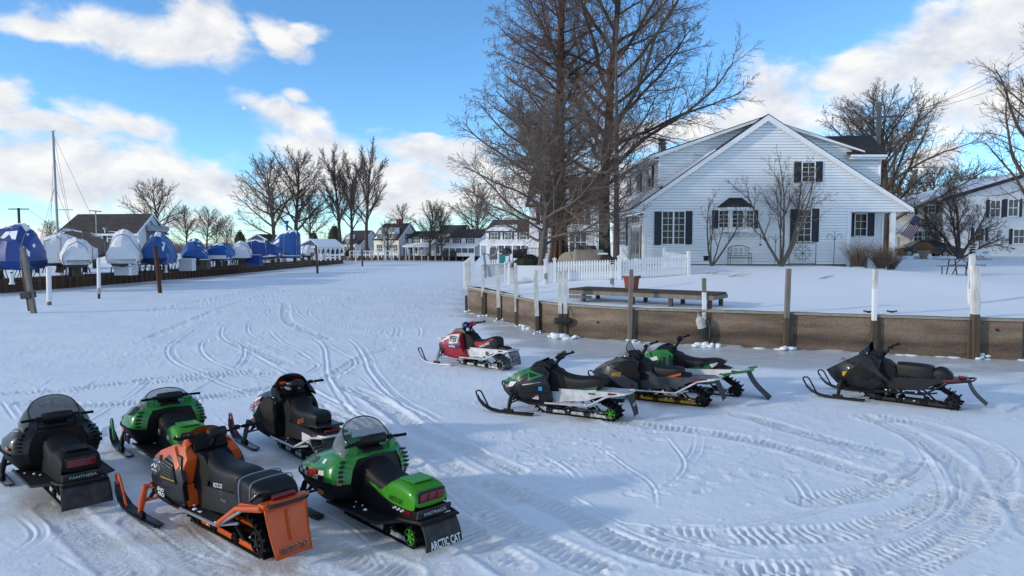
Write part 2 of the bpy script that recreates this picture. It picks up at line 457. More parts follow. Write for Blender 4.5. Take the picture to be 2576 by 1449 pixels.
# ------------------------------------------------------------------ tracks on the snow: (kind, picture polyline)
def c7(pts): return [(377.3 + x * .3418, 660.3 + y * .3418) for x, y in pts]
def c6(pts): return [(1257.8 + x * .5117, 1037.7 + y * .5117) for x, y in pts]
def c3(pts): return [(628.9 + x * .349, 943.3 + y * .349) for x, y in pts]
def c0(pts): return [(x * .349, 943.3 + y * .349) for x, y in pts]
TR = []
for p in ([(2250, 10), (2232, 50), (2180, 120), (2100, 210)], [(2215, 10), (2180, 70), (2080, 170), (2050, 230)], [(2150, 15), (2000, 60), (1700, 100), (1300, 180), (900, 280), (560, 400), (350, 500), (150, 600), (0, 660)],
          [(2050, 15), (1700, 60), (1250, 130), (700, 230), (300, 330), (0, 400)], [(2000, 20), (1500, 100), (1100, 160), (600, 270), (200, 330), (0, 370)],
          [(800, 400), (560, 540), (400, 580), (370, 640), (440, 720), (620, 800), (900, 880), (1150, 930)],
          [(560, 340), (380, 440), (170, 590), (120, 660), (170, 730), (300, 800), (500, 890), (800, 990)],
          [(820, 270), (700, 360), (560, 450), (520, 520), (560, 580), (760, 680), (1000, 820), (1200, 940), (1500, 1090), (1800, 1190)],
          [(950, 280), (1000, 330), (1200, 400), (1600, 500), (1800, 530)], [(1400, 210), (1450, 270), (1700, 360), (1950, 460), (1990, 520), (1970, 560)],
          [(1330, 240), (1380, 300), (1600, 380), (1790, 470), (1800, 520), (1780, 550)],
          [(860, 340), (870, 390), (1060, 480), (1250, 600), (1290, 720), (1300, 830), (1380, 980), (1480, 1100), (1620, 1190)],
          [(1060, 330), (1080, 370), (1200, 460), (1400, 540), (1500, 600), (1570, 710), (1600, 800), (1700, 920), (1850, 1050), (2150, 1196)],
          [(720, 450), (720, 510), (800, 570), (950, 640), (1150, 720), (1230, 760), (1190, 800), (1060, 860), (800, 910)],
          [(870, 500), (960, 590), (1100, 660), (1200, 730)], [(1180, 330), (1170, 380), (1220, 430)], [(600, 560), (680, 610), (690, 680), (640, 760), (580, 800)],
          [(700, 380), (1000, 500), (1240, 590), (1450, 690), (1500, 750), (1400, 830)], [(0, 900), (200, 870), (430, 860)], [(270, 980), (500, 860), (700, 800), (1000, 770), (1200, 740)],
          [(2000, 120), (1960, 180), (1880, 210)], [(1880, 150), (1820, 210), (1740, 260)], [(500, 1130), (580, 1196), (660, 1260)]):
 TR.append(('groove', c7(p)))
for p in ([(0, 890), (400, 860), (600, 830), (900, 820)], [(300, 1010), (700, 950), (1000, 900), (1300, 860), (1570, 700), (1750, 640)], [(1240, 1040), (1500, 1130), (1700, 1230)], [(640, 600), (800, 650), (1000, 740)],
          [(1450, 920), (1560, 960), (1800, 1100), (2000, 1250)], [(2150, 15), (1700, 80), (1200, 170), (700, 280), (300, 430), (0, 560)], [(1900, 20), (1400, 90), (800, 200), (300, 300), (0, 350)],
          [(1000, 300), (1010, 420), (1150, 500), (1300, 560)]):
 TR.append(('track', c7(p)))
for p in ([(700, 530), (1100, 560), (1500, 500), (1850, 390), (2050, 290), (2105, 200)], [(1500, 710), (1800, 670), (2050, 590), (2200, 490), (2210, 380), (2150, 260), (2050, 130), (1900, 60), (1650, 0)],
          [(830, 90), (1260, 155), (1600, 260), (1870, 380), (1900, 420)], [(1100, 0), (1400, 90), (1700, 170), (2050, 270), (2120, 280)], [(0, 255), (350, 415), (560, 530), (720, 560), (1000, 650), (1300, 720), (1500, 770)],
          [(-60, 250), (300, 440), (520, 560), (800, 680), (1100, 760)], [(2050, 0), (2300, 80), (2500, 200), (2540, 270), (2450, 360)], [(1100, 290), (1280, 200), (1260, 170)], [(800, 100), (900, 240), (860, 330), (740, 400)],
          [(1400, 290), (1480, 400), (1470, 470)], [(450, 140), (600, 260), (740, 360), (770, 470)], [(180, 200), (330, 300), (380, 370), (360, 420)], [(2240, 280), (2250, 400), (2150, 520)], [(960, 110), (940, 190), (880, 260)],
          [(2576, 560), (2400, 650), (2200, 720), (1900, 790)], [(1500, 480), (1900, 520), (2180, 450)]):
 TR.append(('groove', c6(p)))
for p in ([(820, 590), (1100, 605), (1500, 600), (1850, 555), (2100, 480), (2200, 400)], [(1280, 780), (1600, 770), (1900, 720), (2150, 640), (2300, 520), (2320, 380), (2200, 230), (2000, 90), (1800, 20)],
          [(560, 40), (700, 60), (950, 90), (1250, 140), (1500, 200), (1700, 270), (1900, 330)], [(1180, 10), (1500, 100), (1700, 150), (1900, 200)], [(-40, 350), (300, 480), (600, 640), (900, 730), (1300, 790), (1700, 830)],
          [(1850, 20), (2100, 60), (2350, 150), (2450, 260), (2430, 420), (2300, 600), (2050, 740), (1800, 830)], [(1500, 430), (1800, 400), (2000, 320), (2080, 260)], [(2480, 420), (2576, 480), (2650, 600)], [(-40, 520), (200, 640), (500, 780)]):
 TR.append(('track', c6(p)))
for p in ([(860, 0), (960, 120), (1180, 280), (1500, 450), (1802, 620)], [(780, 0), (1000, 180), (1300, 330), (1802, 590)], [(540, 0), (640, 130), (760, 280), (1000, 440), (1300, 640)], [(0, 120), (300, 220), (700, 330), (900, 380), (1300, 520), (1802, 700)],
          [(370, 560), (600, 640), (800, 780)], [(350, 980), (560, 1030), (800, 1180), (1000, 1449)], [(1180, 640), (1300, 760), (1500, 950), (1700, 1100)]):
 TR.append(('groove', c3(p)))
for p in ([(470, 220), (800, 380), (1200, 520), (1500, 700), (1900, 900)], [(880, 160), (1200, 380), (1600, 560), (1900, 700)], [(1360, 1040), (1600, 1200), (1900, 1400)], [(300, 1150), (700, 1300), (1100, 1449)], [(1080, 600), (1400, 800), (1700, 1000), (1900, 1120)]):
 TR.append(('track', c3(p)))
for p in ([(0, 120), (230, 0)], [(260, 110), (420, 10)], [(0, 180), (110, 330)], [(470, 200), (730, 20)], [(540, 410), (800, 250), (1000, 130), (1130, 0)], [(700, 760), (820, 870), (1180, 1180), (1400, 1300), (1802, 1430)], [(80, 990), (240, 1150), (60, 1300)], [(380, 1280), (560, 1400), (640, 1449)],
          [(1320, 1040), (1400, 1150), (1600, 1300), (1802, 1400)], [(0, 1170), (140, 1260)], [(1060, 1080), (1220, 1190), (1330, 1290)]):
 TR.append(('groove', c0(p)))
for p in ([(100, 130), (500, 110), (900, 60), (1200, 20), (1800, -20)], [(180, 200), (700, 220), (1200, 190), (1802, 130)], [(400, 950), (620, 1150), (800, 1320), (950, 1449)], [(560, 700), (800, 480), (850, 380)], [(1000, 1040), (1300, 1250), (1700, 1449)], [(1250, 1050), (1500, 1300)]):
 TR.append(('track', c0(p)))

def seg_dist(x, y, pl):
 """signed distance to a polyline and arc length at the nearest point"""
 bd = np.full(x.shape, 1e9); bs = np.zeros(x.shape); sg = np.zeros(x.shape); acc = 0
 for a, b in zip(pl[:-1], pl[1:]):
  dx, dy = b[0] - a[0], b[1] - a[1]; l2 = dx * dx + dy * dy + 1e-12; l = math.sqrt(l2)
  t = np.clip(((x - a[0]) * dx + (y - a[1]) * dy) / l2, 0, 1)
  px = x - a[0] - t * dx; py = y - a[1] - t * dy
  d = np.hypot(px, py); m = d < bd
  bd[m] = d[m]; bs[m] = (acc + t * l)[m]; sg[m] = np.sign(dx * py - dy * px)[m]; acc += l
 return bd, bs, sg

def snow_sheet():
 nth = 1120
 th = np.concatenate([np.linspace(-math.pi, -R(46), 40, endpoint=False), np.linspace(-R(46), R(46), nth), np.linspace(R(46), math.pi, 41)[1:]])
 pp = np.concatenate([[2400, 1500, 1000, 760, 600, 500, 440], np.arange(400, 20, -0.92), np.arange(20, 4, -0.5), [3.5, 2.6, 2, 1.5, 1, .7]])
 r = CAMH * 710 / pp
 T, RR = np.meshgrid(th, r)
 x = (RR * np.sin(T)).ravel(); y = (RR * np.cos(T)).ravel()
 rr = RR.ravel()
 z = (fbm(x * .5, y * .5, 3, 3) - .5) * .07 + (fbm(x * 3.1, y * 3.1, 3, 11) - .5) * .010
 rough = np.zeros(len(x)); pressed = np.zeros(len(x))
 front = (np.abs(T.ravel()) < R(46)) & (rr < 140)
 idx0 = np.nonzero(front)[0]
 fx, fy = x[idx0], y[idx0]
 # footprints and lumps where people walked
 rs = np.random.RandomState(4)
 for k, (kind, px) in enumerate(TR):
  w = np.array([[*G(u, v)[:2]] for u, v in px])
  pl = catmull(w, 6)
  hw = .45 if kind == 'track' else .7
  m = (fx > pl[:, 0].min() - hw) & (fx < pl[:, 0].max() + hw) & (fy > pl[:, 1].min() - hw) & (fy < pl[:, 1].max() + hw)
  ii = idx0[m]
  if not len(ii): continue
  d, s, sg = seg_dist(x[ii], y[ii], pl)
  wob = fbm(x[ii] * 2, y[ii] * 2, 2, k)
  if kind == 'groove':
   # one or two narrow ski runs with a little berm thrown to one side
   wd = min(1.7, max(1.0, float(np.mean(pl[:, 1])) / 13)); d = d / wd
   prof = wd ** .8 * (-.015 * np.exp(-(d / .018) ** 2) + .014 * np.exp(-((d * sg - .042) / .018) ** 2) + .007 * np.exp(-((d * sg + .042) / .02) ** 2))
   if k % 2 == 0:
    prof = prof - .010 * np.exp(-((d * sg - .13) / .016) ** 2) + .008 * np.exp(-((d * sg - .165) / .018) ** 2)
   tot = s.max() if len(s) else 1
   fade = np.clip(s / .8, 0, 1) * np.clip((tot - s) / .8, 0, 1)
   z[ii] += prof * (.35 + 1.2 * wob) * fade
  else:
   inside = 1 / (1 + np.exp((d - .21) / .018))
   lug = np.maximum(np.sin(s * 2 * math.pi / .105 + 1.3 * np.sin(d * sg * 14)), -.35)
   brk = np.clip((vnoise(x[ii] * 5, y[ii] * 5, k + 50) - .22) * 3, 0, 1)
   z[ii] += inside * (-.018 + .024 * lug * brk) + .016 * np.exp(-((d - .25) / .05) ** 2) * wob * 1.6
   rough[ii] = np.maximum(rough[ii], inside * .6)
   pressed[ii] = np.maximum(pressed[ii], inside)
 # churned snow along the travelled lanes and around the machines
 ch = np.zeros(len(x))
 for cx, cy, sx, sy in ((-3.5, 8.8, 4.5, 3.5), (1.0, 8.5, 6, 2.5), (7.5, 9.5, 5, 3), (-2, 13, 5, 4), (-6, 22, 9, 7), (9, 13.5, 5, 3), (1, 13.0, 3, 1.5), (-8, 40, 9, 20)):
  ch = np.maximum(ch, np.exp(-((x - cx) / sx) ** 2 - ((y - cy) / sy) ** 2))
 lump = np.clip(fbm(x * 6.5, y * 6.5, 4, 21) - .5, 0, 1)
 patch = np.clip((fbm(x * .9, y * .9, 3, 33) - .40) * 4, 0, 1)
 z += ch * patch * lump * .085
 rough = np.maximum(rough, ch * patch * .7)
 # fine crust everywhere, coarser crumbs where machines have passed
 fine = fbm(x * 14, y * 14, 3, 41) - .5
 z += fine * (.0035 + .017 * np.clip(rough + .25 * ch, 0, 1))
 for k in range(760):
  if k < 700:
   a = rs.uniform(-.62, .62); q = rs.uniform(7.0, 20); cx, cy = q * math.sin(a), q * math.cos(a)
   l, w, dz = rs.uniform(.012, .045), rs.uniform(.012, .035), rs.uniform(.006, .022)
  else:
   cx, cy = rs.uniform(.0, 5.5), rs.uniform(8.8, 12.4)
   l, w, dz = .14, .05, -.016
  an = rs.uniform(-.5, .5) if dz < 0 else rs.uniform(0, 3.14)
  m = np.nonzero((np.abs(x - cx) < .35) & (np.abs(y - cy) < .35))[0]
  if not len(m): continue
  dx, dy = x[m] - cx, y[m] - cy
  e = (dx * math.cos(an) + dy * math.sin(an)) / l; f = (-dx * math.sin(an) + dy * math.cos(an)) / w
  q = e * e + f * f
  if dz < 0:
   inn = 1 / (1 + np.exp((q - 1) * 6))
   z[m] += inn * (dz + .020 * fine[m] * 2) + .007 * np.exp(-(np.sqrt(q) - 1.3) ** 2 * 14)
  else: z[m] += dz * np.exp(-q)
 # bare ice swept by the wind in front of the wall
 wl = [(p.x, p.y) for p in SHORE_R[:14]]
 sel = np.nonzero((x > -6) & (x < 40) & (y > 8) & (y < 50))[0]
 dw, _, _ = seg_dist(x[sel], y[sel], wl)
 ice = np.zeros(len(x))
 nn = fbm(x[sel] * .45, y[sel] * 1.1, 4, 77)
 side = np.clip((x[sel] + 2.5) / 4, 0, 1)
 ice[sel] = np.clip((1.1 + 2.9 * side - dw + (nn - .5) * 3.2) / 1.0, 0, 1) * np.clip((nn - .12) * 6, 0, 1)
 z *= (1 - .75 * ice)
 # drifted snow left at the foot of the walls
 z[sel] += .05 * np.exp(-(dw / .22) ** 2) * np.clip((fbm(x[sel] * 1.3, y[sel] * 1.3, 3, 5) - .42) * 6, 0, 1.5)
 stain = np.zeros(len(x))
 for cx, cy, sx, sy in STAINS:
  stain = np.maximum(stain, np.exp(-((x - cx) / sx) ** 2 - ((y - cy) / sy) ** 2) * np.clip((fbm(x * 3, y * 3, 3, 9) - .3) * 2.6, 0, 1))
 # under the machines the snow is trodden flat and the runners sit a little in it
 for u, v in ((130, 1240), (365, 1152), (520, 1340), (720, 1150), (920, 1330), (1180, 922), (1410, 1050), (1640, 1010), (1770, 990), (2240, 1015)):
  g = G(u, v); q = np.exp(-(((x - g.x) ** 2 + (y - g.y) ** 2) / 1.7) ** 2); z = z * (1 - .7 * q) + .014 * q
 nr, nc = T.shape
 i = np.arange(nr - 1)[:, None] * nc + np.arange(nc)[None, :]
 j = np.arange(nr - 1)[:, None] * nc + (np.arange(nc)[None, :] + 1) % nc
 Q = np.stack([i, j, j + nc, i + nc], -1).reshape(-1, 4)[:, ::-1]
 far = rr > 400
 z[far] = -.02
 o = fastmesh('snow_covered_ice', np.stack([x, y, z], 1), Q, 'lake_snow', attrs={'ice': ice, 'rough': rough, 'stain': stain, 'pressed': pressed})
 return struct(o)
def lake_material():
 m = bpy.data.materials.new('lake_snow'); m.use_nodes = True; MATS['lake_snow'] = m
 nt = m.node_tree; N, L = nt.nodes, nt.links; b = N['Principled BSDF']
 def at(nm):
  a = N.new('ShaderNodeAttribute'); a.attribute_name = nm; return a.outputs['Fac']
 tc = N.new('ShaderNodeTexCoord')
 def nz(s, d=5, st=None, rough=.6):
  n = N.new('ShaderNodeTexNoise'); n.inputs['Scale'].default_value = s; n.inputs['Detail'].default_value = d; n.inputs['Roughness'].default_value = rough
  if st:
   mp = N.new('ShaderNodeMapping'); mp.inputs['Scale'].default_value = st; mp.inputs['Rotation'].default_value = (0, 0, .35); L.new(tc.outputs['Object'], mp.inputs[0]); L.new(mp.outputs[0], n.inputs['Vector'])
  else: L.new(tc.outputs['Object'], n.inputs['Vector'])
  return n.outputs[0]
 def mix(f, a, c, bt='MIX'):
  x = N.new('ShaderNodeMixRGB'); x.blend_type = bt
  for k, q in enumerate((f, a, c)):
   if isinstance(q, tuple): x.inputs[k].default_value = (*q, 1)
   elif isinstance(q, float): x.inputs[k].default_value = q
   else: L.new(q, x.inputs[k])
  return x.outputs[0]
 def rng(v, a, c, lo=0., hi=1.):
  q = N.new('ShaderNodeMapRange'); q.inputs['From Min'].default_value = a; q.inputs['From Max'].default_value = c; q.inputs['To Min'].default_value = lo; q.inputs['To Max'].default_value = hi
  L.new(v, q.inputs['Value']); return q.outputs[0]
 snow = mix(rng(nz(.35, 4), .35, .65), (.83, .90, .95), (.77, .85, .91))
 snow = mix(rng(nz(5, 5), .45, .75, 0, .5), snow, (.73, .79, .85))
 press = mix(at('pressed'), (1., 1., 1.), (.955, .955, .945))
 snow = mix(1.0, snow, press, 'MULTIPLY')
 snow = mix(at('stain'), snow, (.50, .46, .40))
 ice = mix(rng(nz(1.2, 6, (1, 5, 1)), .35, .65), (.44, .48, .51), (.62, .66, .69))
 ice = mix(rng(nz(4, 4, (1, 9, 1)), .58, .68), ice, (.74, .76, .78))
 col = mix(at('ice'), snow, ice)
 L.new(col, b.inputs['Base Color'])
 rr = N.new('ShaderNodeMapRange'); rr.inputs['To Min'].default_value = .62; rr.inputs['To Max'].default_value = .30
 L.new(at('ice'), rr.inputs['Value']); L.new(rr.outputs[0], b.inputs['Roughness'])
 bp = N.new('ShaderNodeBump'); bp.inputs['Distance'].default_value = .02
 mu = N.new('ShaderNodeMath'); mu.operation = 'MULTIPLY_ADD'; L.new(at('rough'), mu.inputs[0]); mu.inputs[1].default_value = .8; mu.inputs[2].default_value = .42
 L.new(mu.outputs[0], bp.inputs['Strength'])
 L.new(nz(26, 6, None, .72), bp.inputs['Height']); L.new(bp.outputs[0], b.inputs['Normal'])
lake_material()

# ------------------------------------------------------------------ banks
def smooth01(t):
 t = np.clip(t, 0, 1); return t * t * (3 - 2 * t)
def lawn_h(x, y):
 x = np.asarray(x, float); y = np.asarray(y, float)
 t = (y - (25.6 - .43 * np.clip(x, 0, 40))) / 15.0
 amp = .86 * smooth01((x + 4) / 7) * (1 - .36 * smooth01((x - 17) / 5) * (1 - smooth01((y - 38) / 10)))
 return WALL_H + .02 + amp * smooth01(t) + .10 * smooth01((y - 42) / 20) * smooth01((x + 2) / 8)
def LH(x, y): return float(lawn_h(x, y))
def lawn():
 pl = catmull([(p.x, p.y) for p in SHORE_R[1:]], 1)
 fr = [(p.x, p.y) for p in SHORE_R]
 pts = []
 for a, b in zip(fr[:-1], fr[1:]):
  n = max(2, int(math.hypot(b[0] - a[0], b[1] - a[1]) / .5))
  for k in range(n): pts.append((a[0] + (b[0] - a[0]) * k / n, a[1] + (b[1] - a[1]) * k / n))
 pts.append(fr[-1]); pts = np.array(pts)
 # run each strip inland, away from the water
 n = len(pts); f = np.linspace(0, 1, n)
 back = np.stack([90 - 75 * f, 70 + 80 * f], 1)
 nin = 90
 t = (np.linspace(0, 1, nin) ** 2.0)[:, None, None]
 Gd = pts[None] * (1 - t) + back[None] * t
 x, y = Gd[..., 0].ravel(), Gd[..., 1].ravel()
 z = lawn_h(x, y) + (fbm(x * .35, y * .35, 3, 5) - .5) * .10 * np.clip(Gd[..., 0] * 0 + t[..., 0] * 60, 0, 1).ravel() + (fbm(x * 2.2, y * 2.2, 3, 15) - .5) * .025
 # trail of small prints towards the bench
 for k in range(46):
  q = k / 45.0
  cx = 10.6 - 5.6 * q + .25 * math.sin(k * 2.1); cy = 31.5 - 5.0 * q + (.9 if q < .35 else 0) * math.sin(q * 9)
  z -= .035 * np.exp(-((x - cx) ** 2 + (y - cy) ** 2) / .012)
 i = np.arange(nin - 1)[:, None] * n + np.arange(n - 1)[None, :]
 Q = np.stack([i, i + n, i + n + 1, i + 1], -1).reshape(-1, 4)
 struct(fastmesh('lawn', np.stack([x, y, z], 1), Q, 'snow'))
def bank(name, edge, back, h, seed):
 pts = []
 for a, b in zip(edge[:-1], edge[1:]):
  n = max(2, int((b - a).length / 1.0))
  for k in range(n): pts.append((a.x + (b.x - a.x) * k / n, a.y + (b.y - a.y) * k / n))
 pts.append((edge[-1].x, edge[-1].y)); pts = np.array(pts); n = len(pts)
 f = np.linspace(0, 1, n)[:, None]
 bk = np.array(back[0])[None] * (1 - f) + np.array(back[1])[None] * f
 nin = 50; t = (np.linspace(0, 1, nin) ** 2)[:, None, None]
 Gd = pts[None] * (1 - t) + bk[None] * t
 x, y = Gd[..., 0].ravel(), Gd[..., 1].ravel()
 edgef = np.clip(t[..., 0] * 80, 0, 1).repeat(n, 1).ravel() if t.shape[1] == 1 else 1
 z = h + .02 + (fbm(x * .5, y * .5, 4, seed) - .42) * .32 * edgef
 i = np.arange(nin - 1)[:, None] * n + np.arange(n - 1)[None, :]
 Q = np.stack([i, i + n, i + n + 1, i + 1], -1).reshape(-1, 4)
 return struct(fastmesh(name, np.stack([x, y, z], 1), Q, 'snow'))

STAINS = [(-3.6, 8.0, 1.2, .5), (-5.8, 8.8, .8, .6), (-3.9, 10.6, 1.0, .5), (-1.5, 7.6, 1.2, .5), (-4.6, 9.6, 1.1, .5), (1.5, 13.2, 1.2, .35), (3.6, 14.3, 1.2, .4), (-.6, 18.5, .9, .4), (8.2, 14.3, 1.1, .4), (-5.6, 11.0, .9, .4), (-2.2, 6.9, 1.5, .4)]
snow_sheet()
lawn()
bank('left_bank_ground', LWALL, ((-150, 20), (-150, 300)), LWALL_H, 5)
bank('far_bank_ground', FWALL, ((-220, 420), (160, 420)), FWALL_H, 8)
# weathered aggregate: damp dark foot, paler band above the usual waterline
def wall_material():
 m = MATS['concrete_wall']; nt = m.node_tree; N, L = nt.nodes, nt.links; b = N['Principled BSDF']
 src = b.inputs['Base Color'].links[0].from_socket
 ge = N.new('ShaderNodeNewGeometry'); sp = N.new('ShaderNodeSeparateXYZ'); L.new(ge.outputs['Position'], sp.inputs[0])
 nz = N.new('ShaderNodeTexNoise'); nz.inputs['Scale'].default_value = 1.3; nz.inputs['Detail'].default_value = 6
 mp = N.new('ShaderNodeMapping'); mp.inputs['Scale'].default_value = (.5, .5, 2.5); L.new(ge.outputs['Position'], mp.inputs[0]); L.new(mp.outputs[0], nz.inputs['Vector'])
 ad = N.new('ShaderNodeMath'); ad.operation = 'MULTIPLY_ADD'; L.new(nz.outputs[0], ad.inputs[0]); ad.inputs[1].default_value = .55; L.new(sp.outputs[2], ad.inputs[2])
 rp = N.new('ShaderNodeValToRGB'); e = rp.color_ramp.elements
 e[0].position = .28; e[0].color = (.85, .85, .85, 1); e[1].position = 1.0; e[1].color = (1.2, 1.15, 1.1, 1)
 for ps, c in ((.45, (.78, .74, .70)), (.60, (.52, .50, .50)), (.74, (.80, .76, .72)), (.84, (1.05, 1.0, .95))):
  q = e.new(ps); q.color = (*c, 1)
 L.new(ad.outputs[0], rp.inputs[0])
 mx = N.new('ShaderNodeMixRGB'); mx.blend_type = 'MULTIPLY'; mx.inputs[0].default_value = 1; L.new(src, mx.inputs[1]); L.new(rp.outputs[0], mx.inputs[2])
 sk = N.new('ShaderNodeTexVoronoi'); sk.inputs['Scale'].default_value = 38
 L.new(ge.outputs['Position'], sk.inputs['Vector'])
 m2 = N.new('ShaderNodeMixRGB'); m2.blend_type = 'OVERLAY'; m2.inputs[0].default_value = .35; L.new(mx.outputs[0], m2.inputs[1]); L.new(sk.outputs['Color'], m2.inputs[2])
 hs = N.new('ShaderNodeHueSaturation'); hs.inputs['Saturation'].default_value = .85; L.new(m2.outputs[0], hs.inputs['Color']); L.new(hs.outputs[0], b.inputs['Base Color'])
wall_material()
# ------------------------------------------------------------------ near sea wall: precast panels, cap, piles
def lerp(a, b, t): return a + (b - a) * t
def sea_wall():
 w = thing('sea_wall', 'brown exposed aggregate sea wall running along the snowy lawn', 'wall')
 pts = SHORE_R[:13]
 for i, (a, b) in enumerate(zip(pts[:-1], pts[1:])):
  d = (b - a); l = d.length; d.normalize(); nrm = Vector((-d.y, d.x, 0))
  if nrm.dot(Vector((0, -1, 0))) < 0 and nrm.x > 0: nrm = -nrm
  inn = Vector((d.y, -d.x, 0))            # towards the land (path runs right to left)
  if inn.y < 0: inn = -inn
  a2, b2 = a + d * .06, b - d * .06
  jit = (i * 37 % 5 - 2) * .006
  m = MB()
  # panel with slightly uneven lower courses left by the waterline
  zs = [-.3, .12, .35, .62, WALL_H - .075]; off = [.0, .012, .004, .010, .0]
  rows = [[p + Vector((0, 0, z)) - inn * (o + jit) for p in (a2, lerp(a2, b2, .33), lerp(a2, b2, .66), b2)] for z, o in zip(zs, off)]
  rows += [[p + Vector((0, 0, WALL_H - .075)) + inn * .16 for p in (a2, lerp(a2, b2, .33), lerp(a2, b2, .66), b2)]]
  m.grid(rows)
  m.build('panel', 'concrete_wall', w, bevel=0)
  m = MB(); m.box((a + b) / 2 + inn * .09 + Vector((0, 0, .4)), (.2, .14, 1.4), rotz(math.atan2(d.y, d.x)))
  m.build('panel_back', 'post_wood', w)
  c = MB(); ang = math.atan2(d.y, d.x)
  c.box((a + b) / 2 + inn * .08 + Vector((0, 0, WALL_H - .035)), (l - .01, .30, .07), rotz(ang))
  c.build('cap_board', 'cap_wood', w, bevel=.008)
  s = MB(); mid = (a + b) / 2
  s.box(mid + inn * .16 + Vector((0, 0, WALL_H + .012)), (l - .03, .20, .022), rotz(ang)); s.build('snow_strip', 'snow', w, bevel=.008)
 # drain holes
 for u, v in ((1505, 811), (2508, 830)):
  p = P(u, v, 20)
  d = ray(u, v)
  # meet the wall line
  best = None
  for a, b in zip(pts[:-1], pts[1:]):
   ax, ay = a.x, a.y; bx_, by_ = b.x - a.x, b.y - a.y
   den = d.x * by_ - d.y * bx_
   if abs(den) < 1e-9: continue
   t = (ax * by_ - ay * bx_) / den; k = (ax * d.y - ay * d.x) / den
   if 0 <= k <= 1: best = Vector((d.x * t, d.y * t, CAMH + d.z * t))
  if best is not None:
   MB().lathe([(.045, -.02), (.045, .02)], best - Vector((0, .012, 0)), 10, 'Y').build('drain_hole', 'black_paint', w)
 # inner steel backing keeps the wall solid
 m = MB()
 for a, b in zip(SHORE_R[12:-1], SHORE_R[13:]):
  d = (b - a).normalized()
  m.box((a + b) / 2 + Vector((.12, 0, WALL_H / 2 - .12)), ((b - a).length, .12, WALL_H - .02), rotz(math.atan2(d.y, d.x)))
 m.build('side_panel', 'concrete_wall', w)
 m = MB()
 for a, b in zip(SHORE_R[12:-1], SHORE_R[13:]):
  d = (b - a).normalized()
  m.box((a + b) / 2 + Vector((.35, 0, WALL_H - .02)), ((b - a).length, .9, .07), rotz(math.atan2(d.y, d.x)))
 m.build('side_cap', 'snow', w)
sea_wall()

def square_pile(name, base, top, w, bands, label, group=None, parts=()):
 """base/top: Vectors; bands: [(t0, t1, material, scale)]"""
 o = thing(name, label, 'post', base, 0, group)
 d = top - base
 for i, (t0, t1, m, s) in enumerate(bands):
  p0, p1 = d * t0, d * t1
  mb = MB(); q = w * s / 2
  def ring(p): return [p + Vector((sx * q, sy * q, 0)) for sx, sy in ((-1, -1), (1, -1), (1, 1), (-1, 1))]
  n = 5; rows = []
  for k in range(n + 1):
   pp = p0.lerp(p1, k / n); j = w * .03
   rows.append([c + Vector((rnd.uniform(-j, j), rnd.uniform(-j, j), 0)) for c in ring(pp)])
  mb.grid(rows, True)
  mb.add(rows[-1], [(0, 1, 2, 3)]); mb.add(rows[0], [(3, 2, 1, 0)])
  mb.build(parts[i] if i < len(parts) else ('shaft' if i == 0 else 'sleeve'), m, o, bevel=w * .06, seg=1)
 return o
def round_pile(name, base, top, r, bands, label, group=None, parts=()):
 o = thing(name, label, 'post', base, 0, group)
 d = top - base
 for i, (t0, t1, m, s) in enumerate(bands):
  mb = MB(); mb.tube([d * t0, d * ((t0 + t1) / 2), d * t1], r * s, 12)
  mb.build(parts[i] if i < len(parts) else ('shaft' if i == 0 else 'sleeve'), m, o, smooth=40)
 return o
GRP = 'mooring posts along the near sea wall'
def wall_pile(u0, v0, u1, v1, w, bands, label, dy=-.12, parts=()):
 b = G(u0, v0); b = b + Vector((0, dy, 0)); t = P(u1, v1, b.y)
 return square_pile('mooring_post', b + Vector((0, 0, -.1)), t, w, bands, label, GRP, parts)
wall_pile(1174, 784, 1172, 660, .13, [(0, .36, 'post_wood', 1), (.36, 1, 'post_white', .9)], 'white topped mooring post at the outer left corner of the sea wall')
wall_pile(1180, 786, 1180, 655, .11, [(0, .36, 'post_wood', 1), (.36, 1, 'post_white', .9)], 'thin white mooring post just inside the left wall corner', dy=.6)
wall_pile(1216, 796, 1214, 668, .135, [(0, .42, 'post_wood', 1), (.42, 1, 'post_white', 1.05)], 'white over brown mooring post, second along the wall from its left corner')
wall_pile(1255, 808, 1252, 666, .135, [(0, .28, 'post_wood', 1), (.28, 1, 'post_white', 1.1)], 'white sleeved mooring post, third along the wall from its left corner')
wall_pile(1300, 818, 1297, 666, .135, [(0, .26, 'post_wood', 1), (.26, 1, 'post_white', 1.1)], 'white sleeved mooring post, fourth along the wall from its left corner')
wall_pile(1352, 836, 1347, 680, .135, [(0, .30, 'post_wood', 1), (.30, 1, 'post_white', 1.1)], 'white sleeved mooring post, fifth along the wall before the black bumper')
wall_pile(1409, 846, 1408, 682, .135, [(0, .38, 'post_wood', 1), (.38, 1, 'post_white', 1)], 'white mooring post, left one of the pair holding the black bumper')
wall_pile(1422, 847, 1422, 680, .135, [(0, .38, 'post_wood', 1), (.38, 1, 'post_white', 1)], 'peeling white mooring post, right one of the pair holding the black bumper')
wall_pile(1582, 861, 1588, 678, .135, [(0, .55, 'post_grey', 1), (.55, 1, 'post_grey', .96)], 'bare grey mooring post in front of the wooden platform', parts=('shaft', 'upper_shaft'))
o = wall_pile(1770, 868, 1771, 700, .15, [(0, .30, 'post_wood', 1), (.28, .80, 'pvc', .8), (.80, 1, 'post_grey', .8)], 'white sleeved post with dark grey top above the hanging fender')
wall_pile(1972, 879, 1984, 676, .135, [(0, .42, 'post_wood', 1), (.42, 1, 'post_grey', 1)], 'tall bare grey mooring post in the middle of the long wall')
wall_pile(2192, 889, 2202, 677, .15, [(0, .42, 'post_wood', 1.05), (.40, .78, 'pvc', .8), (.78, 1, 'post_white', .85)], 'white sleeved mooring post behind the black snowmobile')
